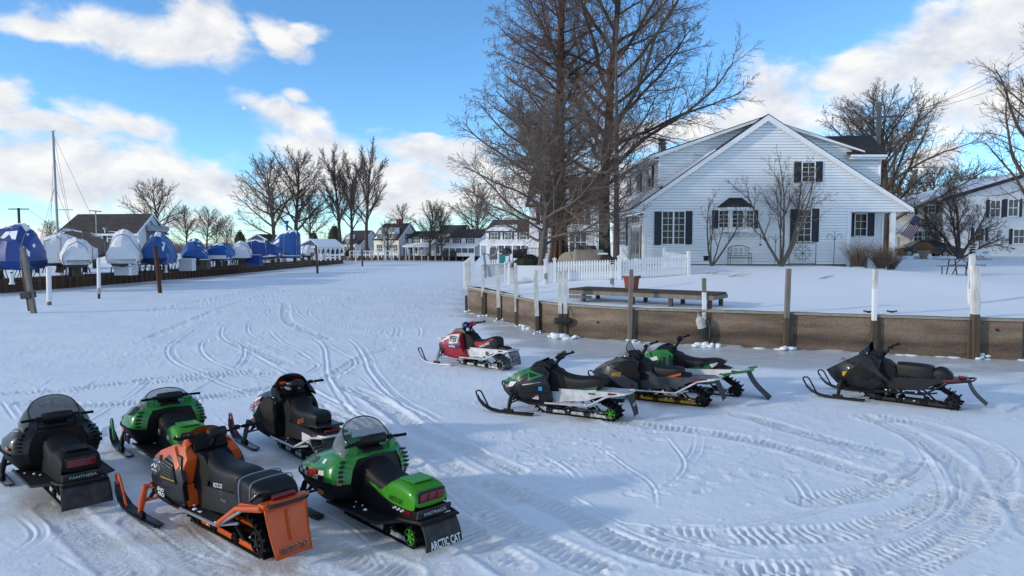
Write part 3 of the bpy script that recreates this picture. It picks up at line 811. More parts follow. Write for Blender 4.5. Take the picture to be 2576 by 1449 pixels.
wall_pile(2446, 901, 2454, 668, .19, [(0, .5, 'post_wood', 1), (.5, 1, 'post_white', 1)], 'thick white over brown mooring post at the right of the wall')
# pairs of dark guide timbers behind the posts
for k, (u, v) in enumerate(((1218, 797), (1259, 807), (1303, 819), (1355, 836), (1416, 847), (1592, 862), (1780, 870), (1986, 880), (2205, 890), (2438, 902))):
 b = G(u, v) + Vector((0, .02, 0))
 MB().box((0, 0, .5), (.15, .06, 1.2)).build('guide_timber', 'post_wood', None, bevel=.01)
for k, o in enumerate([q for q in bpy.data.objects if q.name.startswith('guide_timber')]):
 u, v = ((1218, 797), (1259, 807), (1303, 819), (1355, 836), (1416, 847), (1592, 862), (1780, 870), (1986, 880), (2205, 890), (2438, 902))[k]
 o.location = G(u, v) + Vector((.0, -.03, 0))
 o.parent = bpy.data.objects['sea_wall']

# black cylinder bumper on ropes
b = G(1416, 847); b.y -= .35
bp_ = P(1416, 807, b.y)
t = thing('dock_bumper', 'black cylinder bumper roped sideways across the twin posts', 'bumper', bp_)
MB().lathe([(.03, -.34), (.10, -.30), (.115, -.24), (.115, .22), (.10, .29), (.03, .33)], (0, 0, 0), 14, 'X').build('body', 'black_paint', t, smooth=50)
MB().tube([(-.33, 0, 0), (-.30, .1, .25), (-.16, .16, .52)], .012, 5).build('rope', 'rope', t); MB().tube([(.33, 0, 0), (.30, .1, .25), (.16, .16, .52)], .012, 5).build('rope', 'rope', t)
# two-tone fender
b = G(1768, 869); b.y -= .28
t = thing('boat_fender', 'white and black boat fender hanging from the wall', 'fender', P(1766, 823, b.y))
t.rotation_euler = (0, -.30, 0)
MB().lathe([(.14, -.02), (.145, .16), (.13, .26), (.09, .33), (.04, .36), (.035, .42)], (0, 0, 0), 16).build('upper_half', 'fender_white', t, smooth=50)
MB().lathe([(.03, -.44), (.07, -.40), (.12, -.30), (.14, -.2), (.14, -.02)], (0, 0, 0), 16).build('lower_half', 'black_paint', t, smooth=50)
MB().tube([(0, 0, .41), (.03, .1, .5), (.10, .2, .55)], .012, 5).build('rope', 'rope', t); MB().tube([(.02, 0, .40), (.22, .05, .3), (.24, .03, -.1), (.1, 0, -.42)], .012, 5).build('rope', 'rope', t)
# snow clumps frozen to the foot of wall and piles
m = MB(); rs = random.Random(3)
def blob(m, c, r, fl=.6, n=8):
 rows = []
 for i in range(1, 5):
  a = math.pi * i / 5
  rows.append([Vector(c) + Vector((math.sin(a) * math.cos(2 * math.pi * k / n) * r * rs.uniform(.75, 1.2), math.sin(a) * math.sin(2 * math.pi * k / n) * r * rs.uniform(.75, 1.2), -math.cos(a) * r * fl)) for k in range(n)])
 m.grid(rows, True); m.add(rows[0], [tuple(range(n))[::-1]]); m.add(rows[-1], [tuple(range(n))])
for u, v, r in ((1180, 785, .18), (1216, 797, .22), (1258, 808, .22), (1305, 822, .20), (1335, 828, .30), (1352, 838, .16), (1400, 848, .25), (1420, 850, .42), (1440, 851, .2), (1590, 862, .25), (1764, 872, .3), (1785, 872, .25), (1976, 880, .2), (1988, 880, .18), (2190, 885, .3), (2205, 888, .25), (2456, 900, .25), (2185, 880, .2)):
 p = G(u, v) + Vector((0, -.12, .06))
 for k in range(7): blob(m, p + Vector((rs.uniform(-r, r), rs.uniform(-.14, .06), rs.uniform(-.05, r * .22))), r * rs.uniform(.2, .5), rs.uniform(.3, .7), 9)
for a, b in zip(SHORE_R[1:12], SHORE_R[2:13]):
 n = int((b - a).length / .35)
 for k in range(n):
  if rs.random() < .5:
   p = a.lerp(b, (k + rs.random()) / n); blob(m, p + Vector((0, -.04, -.01)), rs.uniform(.06, .22), .22, 9)
o = m.build('snow_clumps', 'snow', None, smooth=60); struct(o, kind='stuff')

# ------------------------------------------------------------------ rusty sheet pile walls
def sheet_wall(name, label, pts, h, mt, pitch, capm, mainlen=1e9):
 w = thing(name, label, 'wall')
 prof = [(0, 0), (.12, 0), (.22, .16), (.5, .16), (.60, 0), (.72, 0)]
 src = None
 for a, b in zip(pts[:-1], pts[1:]):
  d = (b - a); l = d.length; d.normalize(); ang = math.atan2(d.y, d.x)
  n = max(1, int(l / pitch)); st = l / n
  for k in range(n):
   if src is None:
    m = MB(); s = pitch / .72
    m.grid([[(x * s, -y, -.3) for x, y in prof], [(x * s, -y, h - .06) for x, y in prof]])
    src = m.build('sheet_pile', mt, w)
    o = src
   else: o = inst(src, w)
   p = a + d * st * k
   o.matrix_local = Matrix.Translation(p) @ rotz(ang)
  c = MB(); c.box((a + b) / 2 + Vector((0, 0, h - .08)), (l, .34, .13), rotz(ang)); c.build('cap_beam', capm, w, bevel=.01)
  c = MB(); c.tube([a + Vector((0, 0, h * .72)) + Vector((d.y, -d.x, 0)) * .19, b + Vector((0, 0, h * .72)) + Vector((d.y, -d.x, 0)) * .19], .022, 6); c.build('waler', 'post_grey', w)
 return w
sheet_wall('steel_sea_wall', 'dark rusty corrugated steel wall below the boat yard', LWALL[:8], LWALL_H, 'rust_steel', .62, 'rust_steel')
sheet_wall('far_sea_wall', 'tan corrugated sea wall below the far row of houses', FWALL[:5], FWALL_H, 'rust_steel_light', .95, 'post_grey')

# ------------------------------------------------------------------ posts standing in the channel, left
PG = 'posts standing in the frozen channel'
def chan(u0, v0, u1, v1, r, bands, label, sq=False, dz=0):
 b = G(u0, v0); t = P(u1, v1, b.y + dz)
 f = square_pile if sq else round_pile
 return f('channel_post', b + Vector((0, 0, -.1)), t, r, bands, label, PG)
o = chan(86, 788, 57, 622, .20, [(0, 1, 'post_grey', 1)], 'leaning double timber post in the ice at the left edge', True)
d = Vector((-.02, 0.02, 0))
MB().box((-.33, .12, 1.15), (.20, .2, 1.9), Matrix.Rotation(-.12, 4, 'Y')).build('second_timber', 'post_wood', o, bevel=.01)
MB().box((-.28, .05, .95), (.5, .45, .3), Matrix.Rotation(-.14, 4, 'Y')).build('rubber_block', 'black_paint', o, bevel=.03)
chan(124, 768, 122, 671, .12, [(0, .16, 'post_grey', .9), (.14, .95, 'pvc', 1), (.95, 1.0, 'pvc', 1.1)], 'stout white plastic capped post nearest the leaning timbers')
chan(249, 752, 248, 649, .10, [(0, .18, 'black_paint', .7), (.16, .30, 'fender_white', 1.1), (.28, 1, 'pvc', 1)], 'slim white plastic post with black foot in the channel')
chan(403, 737, 390, 618, .13, [(0, 1, 'post_rust', 1)], 'leaning rusty red brown pipe standing in the channel')
chan(799, 688, 795, 617, .13, [(0, 1, 'post_wood', 1)], 'dark timber post standing in the channel before the pavilion')
chan(912, 670, 910, 627, .13, [(0, 1, 'post_wood', 1)], 'dark timber post standing in the far channel bend')
# ------------------------------------------------------------------ the white house
HY = 40.0                                  # depth of its gable wall
def hx(cx, Y=HY): return (1509.4 + cx * .32546 - 1288) / FPX * Y
def hz(cy, Y=HY): return P(1288, 251.6 + cy * .32546, Y).z
house = thing('white_house', 'large white clapboard house with steep gable and black shutters', 'house', (0, 0, 0))
gable = MB().bx(hx(342), hx(1912), HY + .07, HY + .25, 1.6, hz(860)).build('gable_wall', 'siding', house)
COURSE = .155
def plank(x0, x1, x2, x3, z0, z1, y, parent, facing='F', t=.03):
 """one lapped board: bottom edge x0..x1 stands proud, top edge x2..x3 lies back. facing F: towards -Y, L: towards -X (x is then depth)"""
 m = MB(); z1 = z1 - .012; zm = z1 - .022; f = (zm - z0) / (z1 - z0); x2, x3 = x0 + (x2 - x0) * f, x1 + (x3 - x1) * f
 pr = [(x0, -t, z0), (x1, -t, z0), (x3, -t + .014, zm), (x2, -t + .014, zm), (x0, .05, z0), (x1, .05, z0), (x3, .05, zm), (x2, .05, zm)]
 if facing == 'F': vs = [(a, y + b, c) for a, b, c in pr]
 else: vs = [(y + b, a, c) for a, b, c in pr]
 m.add(vs, [(0, 1, 2, 3), (0, 4, 5, 1), (3, 2, 6, 7), (1, 5, 6, 2), (0, 3, 7, 4), (4, 7, 6, 5)])
 return m.build('siding_board', 'siding', parent)
apx, apz = hx(1262), hz(122)
lx, lz = hx(245), hz(850); rx, rz = hx(2380), hz(840)
kl = (apz - lz) / (apx - lx); kr = (apz - rz) / (rx - apx)
zc0 = hz(1268); zeave = hz(856)
def gx(z):   # gable edges under the rakes
 zz = z + .10
 return apx - (apz - zz) / kl, apx + (apz - zz) / kr
z = zc0
while z < apz - .25:
 z1 = z + COURSE
 L0, R0 = gx(z); L1, R1 = gx(z1)
 a0, a1 = (max(L0, hx(345)), max(L1, hx(345))) if z < zeave - .02 else (L0, L1)
 b0, b1 = (min(R0, hx(1912)), min(R1, hx(1912))) if z1 < zeave + .05 else (R0, R1)
 if z >= zeave - .02 and z1 > zeave: a0, a1 = max(L0, lx + .35), max(L1, lx + .35)
 if b1 - a1 > .1: plank(a0, b0, a1, b1, z, z1 + .012, HY, gable)
 z = z1
m = MB()
m.prism([(lx + .3, zeave), (rx - .3, zeave), (rx - .3, rz + .12), (apx, apz - .12), (lx + .3, lz + .12)], lambda a, b: Vector((a, HY + .07, b)), lambda a, b: Vector((a, HY + .25, b)))
m.build('gable_peak', 'siding', gable)
MB().bx(hx(332), hx(350), HY - .045, HY + .1, 1.7, zeave).build('corner_trim', 'trim', house, bevel=.008)
MB().bx(hx(1903), hx(1918), HY - .045, HY + .1, 1.7, zeave).build('corner_trim', 'trim', house, bevel=.008)
MB().bx(hx(352), hx(1900), HY - .01, HY + .2, 1.3, zc0).build('foundation', 'foundation', house)
# rakes and the main roof
HB = 53.2
def slab(name, m, pts, th, parent=house, bevel=0.0):
 """quad roof slab with thickness downwards"""
 pts = [Vector(p) for p in pts]; n = (pts[1] - pts[0]).cross(pts[2] - pts[0]).normalized()
 if n.z < 0: n = -n
 mb = MB(); lo = [p - n * th for p in pts]; k = len(pts)
 mb.add(pts + lo, [tuple(range(k)), tuple(range(k, 2 * k))[::-1]] + [(i, (i + 1) % k, k + (i + 1) % k, k + i) for i in range(k)])
 return mb.build(name, m, parent, bevel=bevel)
y0 = HY - .30
roof = slab('roof', 'shingle', [(lx - .05, y0, lz + .06), (apx, y0, apz + .06), (apx, HB, apz + .06), (lx - .05, HB, lz + .06)], .10)
slab('roof_slope', 'shingle', [(rx + .05, y0, rz + .06), (apx, y0, apz + .06), (apx, HB, apz + .06), (rx + .05, HB, rz + .06)], .10, roof)
for nm, (ax, az_), (bx_, bz_) in (('rake_board', (lx - .05, lz - .06), (apx, apz - .055)), ('rake_board', (rx + .05, rz - .06), (apx, apz - .055))):
 m = MB(); h = .27
 m.add([(ax, y0 - .012, az_ - h * .55), (bx_, y0 - .012, bz_ - h), (bx_, y0 - .012, bz_ + .06), (ax, y0 - .012, az_ + .07), (ax, HY + .02, az_ - h * .55), (bx_, HY + .02, bz_ - h), (bx_, HY + .02, bz_ + .06), (ax, HY + .02, az_ + .07)],
          [(0, 1, 2, 3), (7, 6, 5, 4), (0, 4, 5, 1), (3, 2, 6, 7), (0, 3, 7, 4), (1, 5, 6, 2)])
 m.build(nm, 'trim', roof, bevel=.006)
# snow lying on the left slope below the dormer
def on_left(x): return lz + .06 + (x - lx + .05) * kl
slab('snow_cover', 'snow_roof', [(lx - .02, y0 + .5, on_left(lx - .02) + .05), (hx(440) + .1, y0 + .2, on_left(hx(440) + .1) + .05), (hx(440) + .1, HB - .1, on_left(hx(440) + .1) + .05), (lx - .02, HB - .1, on_left(lx - .02) + .05)], .06, roof, .02)
slab('snow_cover', 'snow_roof', [(hx(470), y0 + .12, on_left(hx(470)) + .11), (hx(870), y0 + .12, on_left(hx(870)) + .06), (hx(860), HY + .75, on_left(hx(860)) + .10), (hx(470), HY + .78, on_left(hx(470)) + .2)], .16, roof, .03)
# eave gutter on the left and the wall under it
MB().bx(lx - .14, lx - .02, y0, HB, lz - .14, lz + .0).build('gutter', 'trim', house, bevel=.02)
MB().bx(lx - .02, hx(335), HY + .02, HB, zeave - .06, zeave - .02).build('soffit', 'trim', house)
WX = hx(340)
left = MB().bx(WX + .07, WX + .25, HY + .26, HB, 1.6, zeave - .07).build('side_wall', 'siding', house)
z = zc0
while z < zeave - .2:
 plank(HY + .06, HB, HY + .06, HB, z, z + COURSE + .012, WX, left, 'L'); z += COURSE
# left shed dormer
DY = HY + .85
dx = hx(445, DY); dzt = hz(432, DY); dzb = hz(660, DY)
dor = MB().bx(dx + .02, apx - .6, DY + .07, DY + .2, dzb - .2, dzt - .1).build('dormer', 'siding', house)
DB = 52.9
ex, ez = hx(400, DY), hz(425, DY)          # dormer eave
kd = (apz - .05 - ez) / (apx - ex)
z = dzb
def on_main(x): return lz + (x - lx) * kl
while z < apz - .4:
 z1 = z + COURSE
 # board spans from the dormer corner (or the dormer roof line) to the main roof line
 a = max(dx, ex + (z1 + .12 - ez) / kd); b = apx - (apz - z) / kl + .02
 a0 = max(dx, ex + (z + .12 - ez) / kd)
 b1 = apx - (apz - z1) / kl + .02
 if b1 > a + .05 and b > a0: plank(a0, b, a, b1, z, z1 + .012, DY, dor)
 elif b > a0 + .15 and z < dzt: plank(a0, b, a0, max(b1, a0 + .02), z, z1 + .01, DY, dor)
 z = z1
m = MB(); m.prism([(dx, dzb), (dx, dzt - .05), (apx - .2, apz - .2), (apx - .6, apz - .8)], lambda a, b: Vector((a, DY + .07, b)), lambda a, b: Vector((a, DY + .2, b))); m.build('cheek_wall', 'siding', dor)
sidew = MB().bx(dx + .07, dx + .2, DY + .1, DB, dzb - .9, dzt).build('dormer_side_wall', 'siding', house)
z = dzb - .5
while z < dzt - .1: plank(DY + .05, DB, DY + .05, DB, z, z + COURSE + .012, dx, sidew, 'L'); z += COURSE
MB().bx(dx - .03, dx + .10, DY - .04, DY + .10, dzb - .1, dzt).build('corner_trim', 'trim', dor)
dr = slab('dormer_roof', 'shingle', [(ex - .25, DY - .35, ez - .25 * kd + .06), (apx - .1, DY - .35, apz + .02), (apx - .1, DB, apz + .02), (ex - .25, DB, ez - .25 * kd + .06)], .09)
m = MB(); m.prism([(ex - .25, ez - .25 * kd - .22), (apx - .5, apz - .30), (apx - .2, apz - .06), (ex - .25, ez - .25 * kd - .01)], lambda a, b: Vector((a, DY - .36, b)), lambda a, b: Vector((a, DY + .03, b))); m.build('fascia', 'trim', dr)
MB().bx(ex - .40, ex - .26, DY - .36, DB, ez - .25 * kd - .16, ez - .25 * kd - .02).build('gutter', 'trim', dr, bevel=.02)
MB().bx(ex - .25, dx + .03, DY - .3, DB, ez - .25 * kd - .22, ez - .25 * kd - .17).build('soffit', 'trim', dr)
# chimney pipe on the dormer roof
cpx, cpz = hx(468, 46), hz(385, 46)
cp = MB().lathe([(.24, -.3), (.24, .35), (.30, .36), (.30, .42), (.20, .43), (.20, .58), (.30, .60), (.30, .68), (.1, .72)], (cpx, 46, cpz), 14).build('chimney_pipe', 'metal_grey', house, smooth=30)
# right shed dormer and the rear wing with its shingled roof
RY = HY + .9
rd = MB().bx(apx + 1.0, hx(2132, RY), RY + .07, RY + .3, hz(700, RY), hz(455, RY)).build('rear_wing', 'siding', house)
e2x, e2z = hx(1990, RY), hz(398, RY)
def rroof(x): return apz + .02 - (x - apx) * ((apz - e2z) / (e2x - apx))
z = hz(662, RY); zt = hz(452, RY)
while z < apz - .5:
 z1 = z + COURSE
 a0 = apx + (apz - z) / kr - .05; a1 = apx + (apz - z1) / kr - .05
 b0 = b1 = hx(2130, RY)
 if z1 > zt - .02:
  b0 = apx + (apz - .10 - z) / ((apz - e2z) / (e2x - apx)); b1 = apx + (apz - .10 - z1) / ((apz - e2z) / (e2x - apx))
  b0, b1 = min(b0, hx(1925, RY)), min(b1, hx(1925, RY))
 if b1 > a1 + .05: plank(a0, b0, a1, b1, z, z1 + .012, RY, rd)
 z = z1
m = MB(); m.prism([(apx + .3, apz - .5), (e2x, e2z - .1), (hx(1925, RY), zt), (hx(1925, RY), hz(520, RY))], lambda a, b: Vector((a, RY + .07, b)), lambda a, b: Vector((a, RY + .2, b))); m.build('cheek_wall', 'siding', rd)
MB().bx(hx(2120, RY), hx(2134, RY), RY - .03, RY + .2, hz(662, RY), zt).build('corner_trim', 'trim', rd)
MB().tube([(hx(2150, RY), RY - .08, hz(450, RY)), (hx(2138, RY), RY - .03, hz(475, RY)), (hx(2138, RY), RY - .03, hz(655, RY))], .05, 8).build('downspout', 'trim', rd)
m = MB(); m.prism([(apx + .3, rroof(apx + .3)), (e2x + .06, e2z), (e2x + .06, e2z - .09), (apx + .3, rroof(apx + .3) - .2)], lambda a, b: Vector((a, RY - .34, b)), lambda a, b: Vector((a, RY + .1, b))); m.build('fascia', 'trim', rd)
slab('dormer_roof', 'shingle', [(apx, RY - .33, apz + .03), (e2x + .05, RY - .33, e2z + .07), (e2x + .05, HB, e2z + .07), (apx, HB, apz + .03)], .05, rd)
gutz = hz(425, RY - .35)
wing = slab('wing_roof', 'shingle', [(hx(1905, RY - .45), RY - .45, gutz + .06), (hx(2190, RY - .45), RY - .45, gutz + .06), (hx(2065, 45.5), 45.5, hz(272, 45.5)), (hx(1640, 45.5), 45.5, hz(284, 45.5))], .08)
# shingle courses on the wing roof
A0, A1 = Vector((hx(1905, RY - .45), RY - .45, gutz + .06)), Vector((hx(2190, RY - .45), RY - .45, gutz + .06)); B0, B1 = Vector((hx(1640, 45.5), 45.5, hz(284, 45.5))), Vector((hx(2065, 45.5), 45.5, hz(272, 45.5)))
nup = Vector((0, -.36, .93)); ns = 17
for k in range(ns):
 f0, f1 = k / ns, (k + 1.06) / ns
 p0, p1 = A0.lerp(B0, f0), A1.lerp(B1, f0); q0, q1 = A0.lerp(B0, min(1, f1)), A1.lerp(B1, min(1, f1))
 m = MB(); m.add([p0 + nup * .030, p1 + nup * .030, q1 + nup * .008, q0 + nup * .008, p0, p1, q1 - nup * .004, q0 - nup * .004], [(0, 1, 2, 3), (0, 4, 5, 1), (1, 5, 6, 2), (0, 3, 7, 4), (4, 7, 6, 5), (3, 2, 6, 7)])
 m.build('shingle_course', 'shingle', wing)
MB().bx(hx(1912, RY - .45), hx(2188, RY - .45), RY - .58, RY - .44, gutz - .13, gutz + .0).build('gutter', 'trim', wing, bevel=.02)
MB().bx(hx(1912, RY - .45), hx(2185, RY - .45), RY - .43, RY + .02, gutz - .24, gutz - .14).build('soffit', 'trim', wing)

# windows
def window(parent, x0, x1, z0, z1, Y, cols, rows, mull=(), name='window', axis='F', fr=.055):
 """frame, glass and glazing bars; axis L lies in a wall facing -X (x is then depth)"""
 def bx(m, a0, a1, d0, d1, c0, c1):
  if axis == 'F': m.bx(a0, a1, Y + d0, Y + d1, c0, c1)
  else: m.bx(Y + d0, Y + d1, a0, a1, c0, c1)
  return m
 w = bx(MB(), x0 + fr, x1 - fr, -.035, -.028, z0 + fr, z1 - fr).build(name, 'glass', parent)
 f = MB()
 bx(f, x0, x1, -.075, .0, z1 - fr, z1); bx(f, x0 - .02, x1 + .02, -.095, .0, z0, z0 + fr); bx(f, x0, x0 + fr, -.074, .0, z0 + fr, z1 - fr); bx(f, x1 - fr, x1, -.074, .0, z0 + fr, z1 - fr)
 for c in mull: bx(f, c - fr * .8, c + fr * .8, -.072, .0, z0 + fr, z1 - fr)
 f.build('window_frame', 'trim', w, bevel=.006)
 edges = [x0 + fr] + list(mull) + [x1 - fr]
 for e0, e1 in zip(edges[:-1], edges[1:]):
  for k in range(1, cols):
   c = e0 + (e1 - e0) * k / cols
   bx(MB(), c - .011, c + .011, -.050, -.034, z0 + fr, z1 - fr).build('glazing_bar', 'trim', w)
 for k in range(1, rows):
  c = z0 + fr + (z1 - z0 - 2 * fr) * k / rows
  bx(MB(), x0 + fr, x1 - fr, -.047, -.034, c - .011, c + .011).build('glazing_bar', 'trim', w)
 return w
def shutter(parent, x0, x1, z0, z1, Y, axis='F'):
 def B(m, a0, a1, d0, d1, c0, c1):
  if axis == 'F': m.bx(a0, a1, Y + d0, Y + d1, c0, c1)
  else: m.bx(Y + d0, Y + d1, a0, a1, c0, c1)
  return m
 s = B(MB(), x0, x1, -.045, -.026, z0, z1).build('shutter', 'shutter', parent)
 m = MB(); e = .05; md = (z0 * .55 + z1 * .45)
 for a0, a1, c0, c1 in ((x0, x0 + e, z0, z1), (x1 - e, x1, z0, z1), (x0 + e, x1 - e, z0, z0 + e), (x0 + e, x1 - e, z1 - e, z1), (x0 + e, x1 - e, md - e / 2, md + e / 2)): B(m, a0, a1, -.062, -.045, c0, c1)
 m.build('shutter_rails', 'shutter', s)
def win_px(x0, x1, y0, y1, cols, rows, sh=None, mull=(), Y=HY, parent=house):
 window(parent, hx(x0, Y), hx(x1, Y), hz(y1, Y), hz(y0, Y), Y - .03, cols, rows, [hx(q, Y) for q in mull])
 for s in sh or (): shutter(parent, hx(s[0], Y), hx(s[1], Y), hz(s[3], Y), hz(s[2], Y), Y - .022)
win_px(470, 652, 856, 1120, 2, 5, [(415, 468, 862, 1120), (654, 706, 858, 1115)], (561,))
win_px(1535, 1642, 478, 638, 2, 4, [(1479, 1533, 480, 638), (1645, 1697, 477, 634)])
win_px(1512, 1622, 843, 1098, 2, 5, [(1460, 1512, 842, 1098), (1624, 1680, 840, 1096)])
for a in (1385, 1443): MB().bx(hx(a - 11), hx(a + 11), HY - .08, HY - .02, hz(776), hz(750)).build('dryer_vent', 'trim', house, bevel=.01)
# bay window
bay = MB().bx(hx(915), hx(1150), HY - .52, HY - .02, hz(1020), hz(990)).build('bay_window', 'trim', house, bevel=.01)
BY = HY - .5
bx0, bx1, bx2, bx3 = hx(905, HY), hx(1000, BY), hx(1108, BY), hx(1160, HY)
m = MB(); bz0, bz1 = hz(996, BY), hz(828, BY)
m.add([(bx0, HY - .02, bz0), (bx1, BY, bz0), (bx2, BY, bz0), (bx3 + .12, HY - .02, bz0), (bx0, HY - .02, bz1), (bx1, BY, bz1), (bx2, BY, bz1), (bx3 + .12, HY - .02, bz1)], [(0, 1, 5, 4), (1, 2, 6, 5), (2, 3, 7, 6), (4, 5, 6, 7), (3, 2, 1, 0)])
m.build('bay_body', 'trim', bay)
def skew_window(p0, p1, z0, z1):
 p0, p1 = Vector(p0), Vector(p1); d = (p1 - p0); l = d.length; ang = math.atan2(d.y, d.x)
 M = Matrix.Translation(p0) @ rotz(ang)
 w = window(bay, .06, l - .06, z0, z1, -.01, 2, 4, fr=.04)
 w.matrix_local = M
skew_window((bx0, HY - .03, 0), (bx1, BY - .01, 0), hz(988, BY), hz(850, BY))
skew_window((bx1, BY - .01, 0), (bx2, BY - .01, 0), hz(988, BY), hz(850, BY))
skew_window((bx2, BY - .01, 0), (bx3 + .12, HY - .03, 0), hz(988, BY), hz(850, BY))
m = MB(); e = .12; tz0, tz1 = hz(826, BY - e), hz(757, HY)
lo = [(bx0 - .1, HY - .0, tz0), (bx1 - .12, BY - e, tz0), (bx2 + .12, BY - e, tz0), (bx3 + .22, HY - .0, tz0)]
hi = [(hx(985), HY + .0, tz1), (hx(990), HY - .12, tz1), (hx(1085), HY - .12, tz1), (hx(1090), HY, tz1)]
m.add(lo + hi, [(0, 1, 5, 4), (1, 2, 6, 5), (2, 3, 7, 6), (4, 5, 6, 7), (3, 2, 1, 0)])
m.build('bay_roof', 'shingle', bay)
MB().bx(bx1 - .2, bx2 + .2, BY - .1, HY - .02, tz0 - .16, tz0 - .01).build('bay_fascia', 'trim', bay)
for a in (985, 1073): MB().prism([(0, 0), (0, .38), (-.42, .38), (-.30, .25), (-.08, .06)], lambda p, q, a=a: Vector((hx(a) - .05, HY - .02 + p, hz(1070) + q)), lambda p, q, a=a: Vector((hx(a) + .05, HY - .02 + p, hz(1070) + q))).build('bracket', 'trim', bay)
for a, b in ((857, 908), (1162, 1210)): shutter(house, hx(a), hx(b), hz(992), hz(852), HY - .022)
# recessed front porch at the right end
PY = HY + 1.8
pw = MB().bx(hx(1900, PY) + .1, hx(2178, PY), PY + .07, PY + .2, 1.6, zeave).build('porch_wall', 'siding', house)
z = zc0
while z < zeave - .1: plank(hx(1905, PY), hx(2172, PY), hx(1905, PY), hx(2172, PY), z, z + COURSE + .012, PY, pw); z += COURSE
MB().bx(hx(1912), hx(1912) + .2, HY + .1, PY, 1.6, zeave).build('porch_return', 'siding', house)
win_px(1952, 2050, 876, 1056, 2, 3, [(1929, 1952, 876, 1054), (2050, 2106, 874, 1052)], Y=PY, parent=pw)
MB().bx(hx(1912), rx - .25, HY + .05, HY + .25, zeave - .03, zeave + .05).build('porch_beam', 'trim', house)
MB().bx(hx(1912), rx - .3, HY + .2, PY + 2, zeave - .05, zeave - .03).build('porch_ceiling', 'trim', house)
MB().bx(hx(2245), hx(2280), HY + .06, HY + .26, 1.5, zeave - .03).build('porch_post', 'trim', house, bevel=.01)
MB().bx(hx(2165, PY), hx(2180, PY), PY - .05, PY + .1, 1.5, zeave).build('corner_trim', 'trim', pw)
MB().bx(hx(1915), hx(2080), HY + .2, HY + .45, 1.5, hz(1205)).build('planter_wall', 'stone', house, bevel=.02)
# left side: dormer windows, tall window, garden door
def depth_at(cx, X): return X * FPX / (1509.4 + cx * .32546 - 1288)
for cx0, cx1, ct, cb in ((362, 410, 520, 680), (285, 318, 570, 710), (212, 238, 612, 740)):
 ya, yb = depth_at(cx1 - 6, dx), depth_at(cx0 + 6, dx); ym = (ya + yb) / 2
 window(sidew, ya + .12, yb - .12, hz(cb, ym), hz(ct, ym), dx - .03, 1, 1, axis='L')
 shutter(sidew, ya - .28, ya + .10, hz(cb, ym), hz(ct, ym), dx - .022, 'L'); shutter(sidew, yb - .10, yb + .28, hz(cb, ym), hz(ct, ym), dx - .022, 'L')
ya, yb = depth_at(205, WX), depth_at(155, WX)
window(left, ya, yb, hz(1125, ya), hz(900, ya), WX - .03, 2, 6, axis='L')
shutter(left, ya - .5, ya - .05, hz(1125, ya), hz(915, ya), WX - .022, 'L')
ya, yb = depth_at(322, WX), depth_at(247, WX)
dr_ = MB().bx(WX - .06, WX - .02, ya + .25, yb - .1, zc0 - .05, zc0 + 2.25).build('garden_door', 'trim', house)
for k in range(2):
 a = ya + .35 + k * (yb - ya - .45) / 2; b = a + (yb - ya - .65) / 2
 MB().bx(WX - .075, WX - .06, a + .06, b, zc0 + .25, zc0 + 2.1).build('pane', 'glass', dr_)
window(left, ya + .25, yb - .1, zc0 + 2.32, zc0 + 2.85, WX - .03, 3, 1, axis='L')
MB().bx(WX - .06, WX - .01, ya + .02, ya + .22, zc0 + .1, zc0 + 2.2).build('shutter', 'shutter', left)
MB().bx(WX - .06, WX - .01, yb - .08, yb + .14, zc0 + .1, zc0 + 2.2).build('shutter', 'shutter', left)
MB().tube([(lx - .05, y0 + .1, lz - .12), (lx + .1, y0 + .2, lz - .3), (WX - .06, HY + .1, zeave - .35), (WX - .06, HY + .1, zc0)], .045, 8).build('downspout', 'trim', house)
MB().bx(WX + .3, hx(1900), HY + .3, HB, 1.5, zeave - .1).build('core', 'trim', house)
# ------------------------------------------------------------------ snowmobiles (x forward, y left, z up)
def paint(n, c, rough=.28, coat=.45): return mat(n, c, rough, coat=coat, spec=.35, var=.12, vscale=5, bump=.02, bscale=60)
paint('sled_green', (0.020, 0.20, 0.030)); paint('sled_lime', (0.045, 0.27, 0.012), .42, .2); paint('sled_green_deep', (0.012, 0.15, 0.04))
paint('sled_orange', (0.60, 0.085, 0.006), .38, .3); paint('sled_red', (0.36, 0.012, 0.022)); paint('sled_yellow', (0.55, 0.28, 0.01), .4, .2); paint('sled_grey', (0.06, 0.066, 0.073)); paint('sled_black', (0.005, 0.005, 0.006), .35, .25)
paint('amber', (0.50, 0.13, 0.005), .3); paint('lamp_red', (0.16, 0.004, 0.01), .22, .8); paint('decal_white', (0.72, 0.72, 0.72), .4, .2); paint('flame', (0.50, 0.16, 0.05), .4, .3); paint('sled_blue', (.03, .035, .18)); paint('sticker_blue', (.02, .25, .55), .4)
mat('sled_plastic', (0.006, 0.006, 0.007), .6, spec=.22, var=.3, vscale=9, bump=.08, bscale=120)
mat('vinyl', (0.009, 0.009, 0.010), .50, spec=.3, var=.25, vscale=4, bump=.12, bscale=90)
mat('rubber', (0.006, 0.006, 0.007), .8, spec=.2, var=.5, vscale=14, bump=.2, bscale=60)
mat('rubber_icy', (0.016, 0.016, 0.017), .75, col2=(.26, .27, .29), vscale=13, contrast=.3, bump=.2, bscale=60)
mat('rail_icy', (0.20, 0.20, 0.21), .55, .3, col2=(.66, .68, .70), vscale=12, contrast=.3)
mat('alu_snowy', (0.40, 0.41, 0.42), .5, .35, col2=(.66, .67, .69), vscale=6, contrast=.35, bump=.1)
mat('alu_dark', (0.018, 0.019, 0.021), .55, .3, var=.4, vscale=8)
mat('flap_black', (0.008, 0.008, 0.009), .6, spec=.25, col2=(.06, .063, .07), vscale=7, contrast=.5, bump=.15, bscale=40)
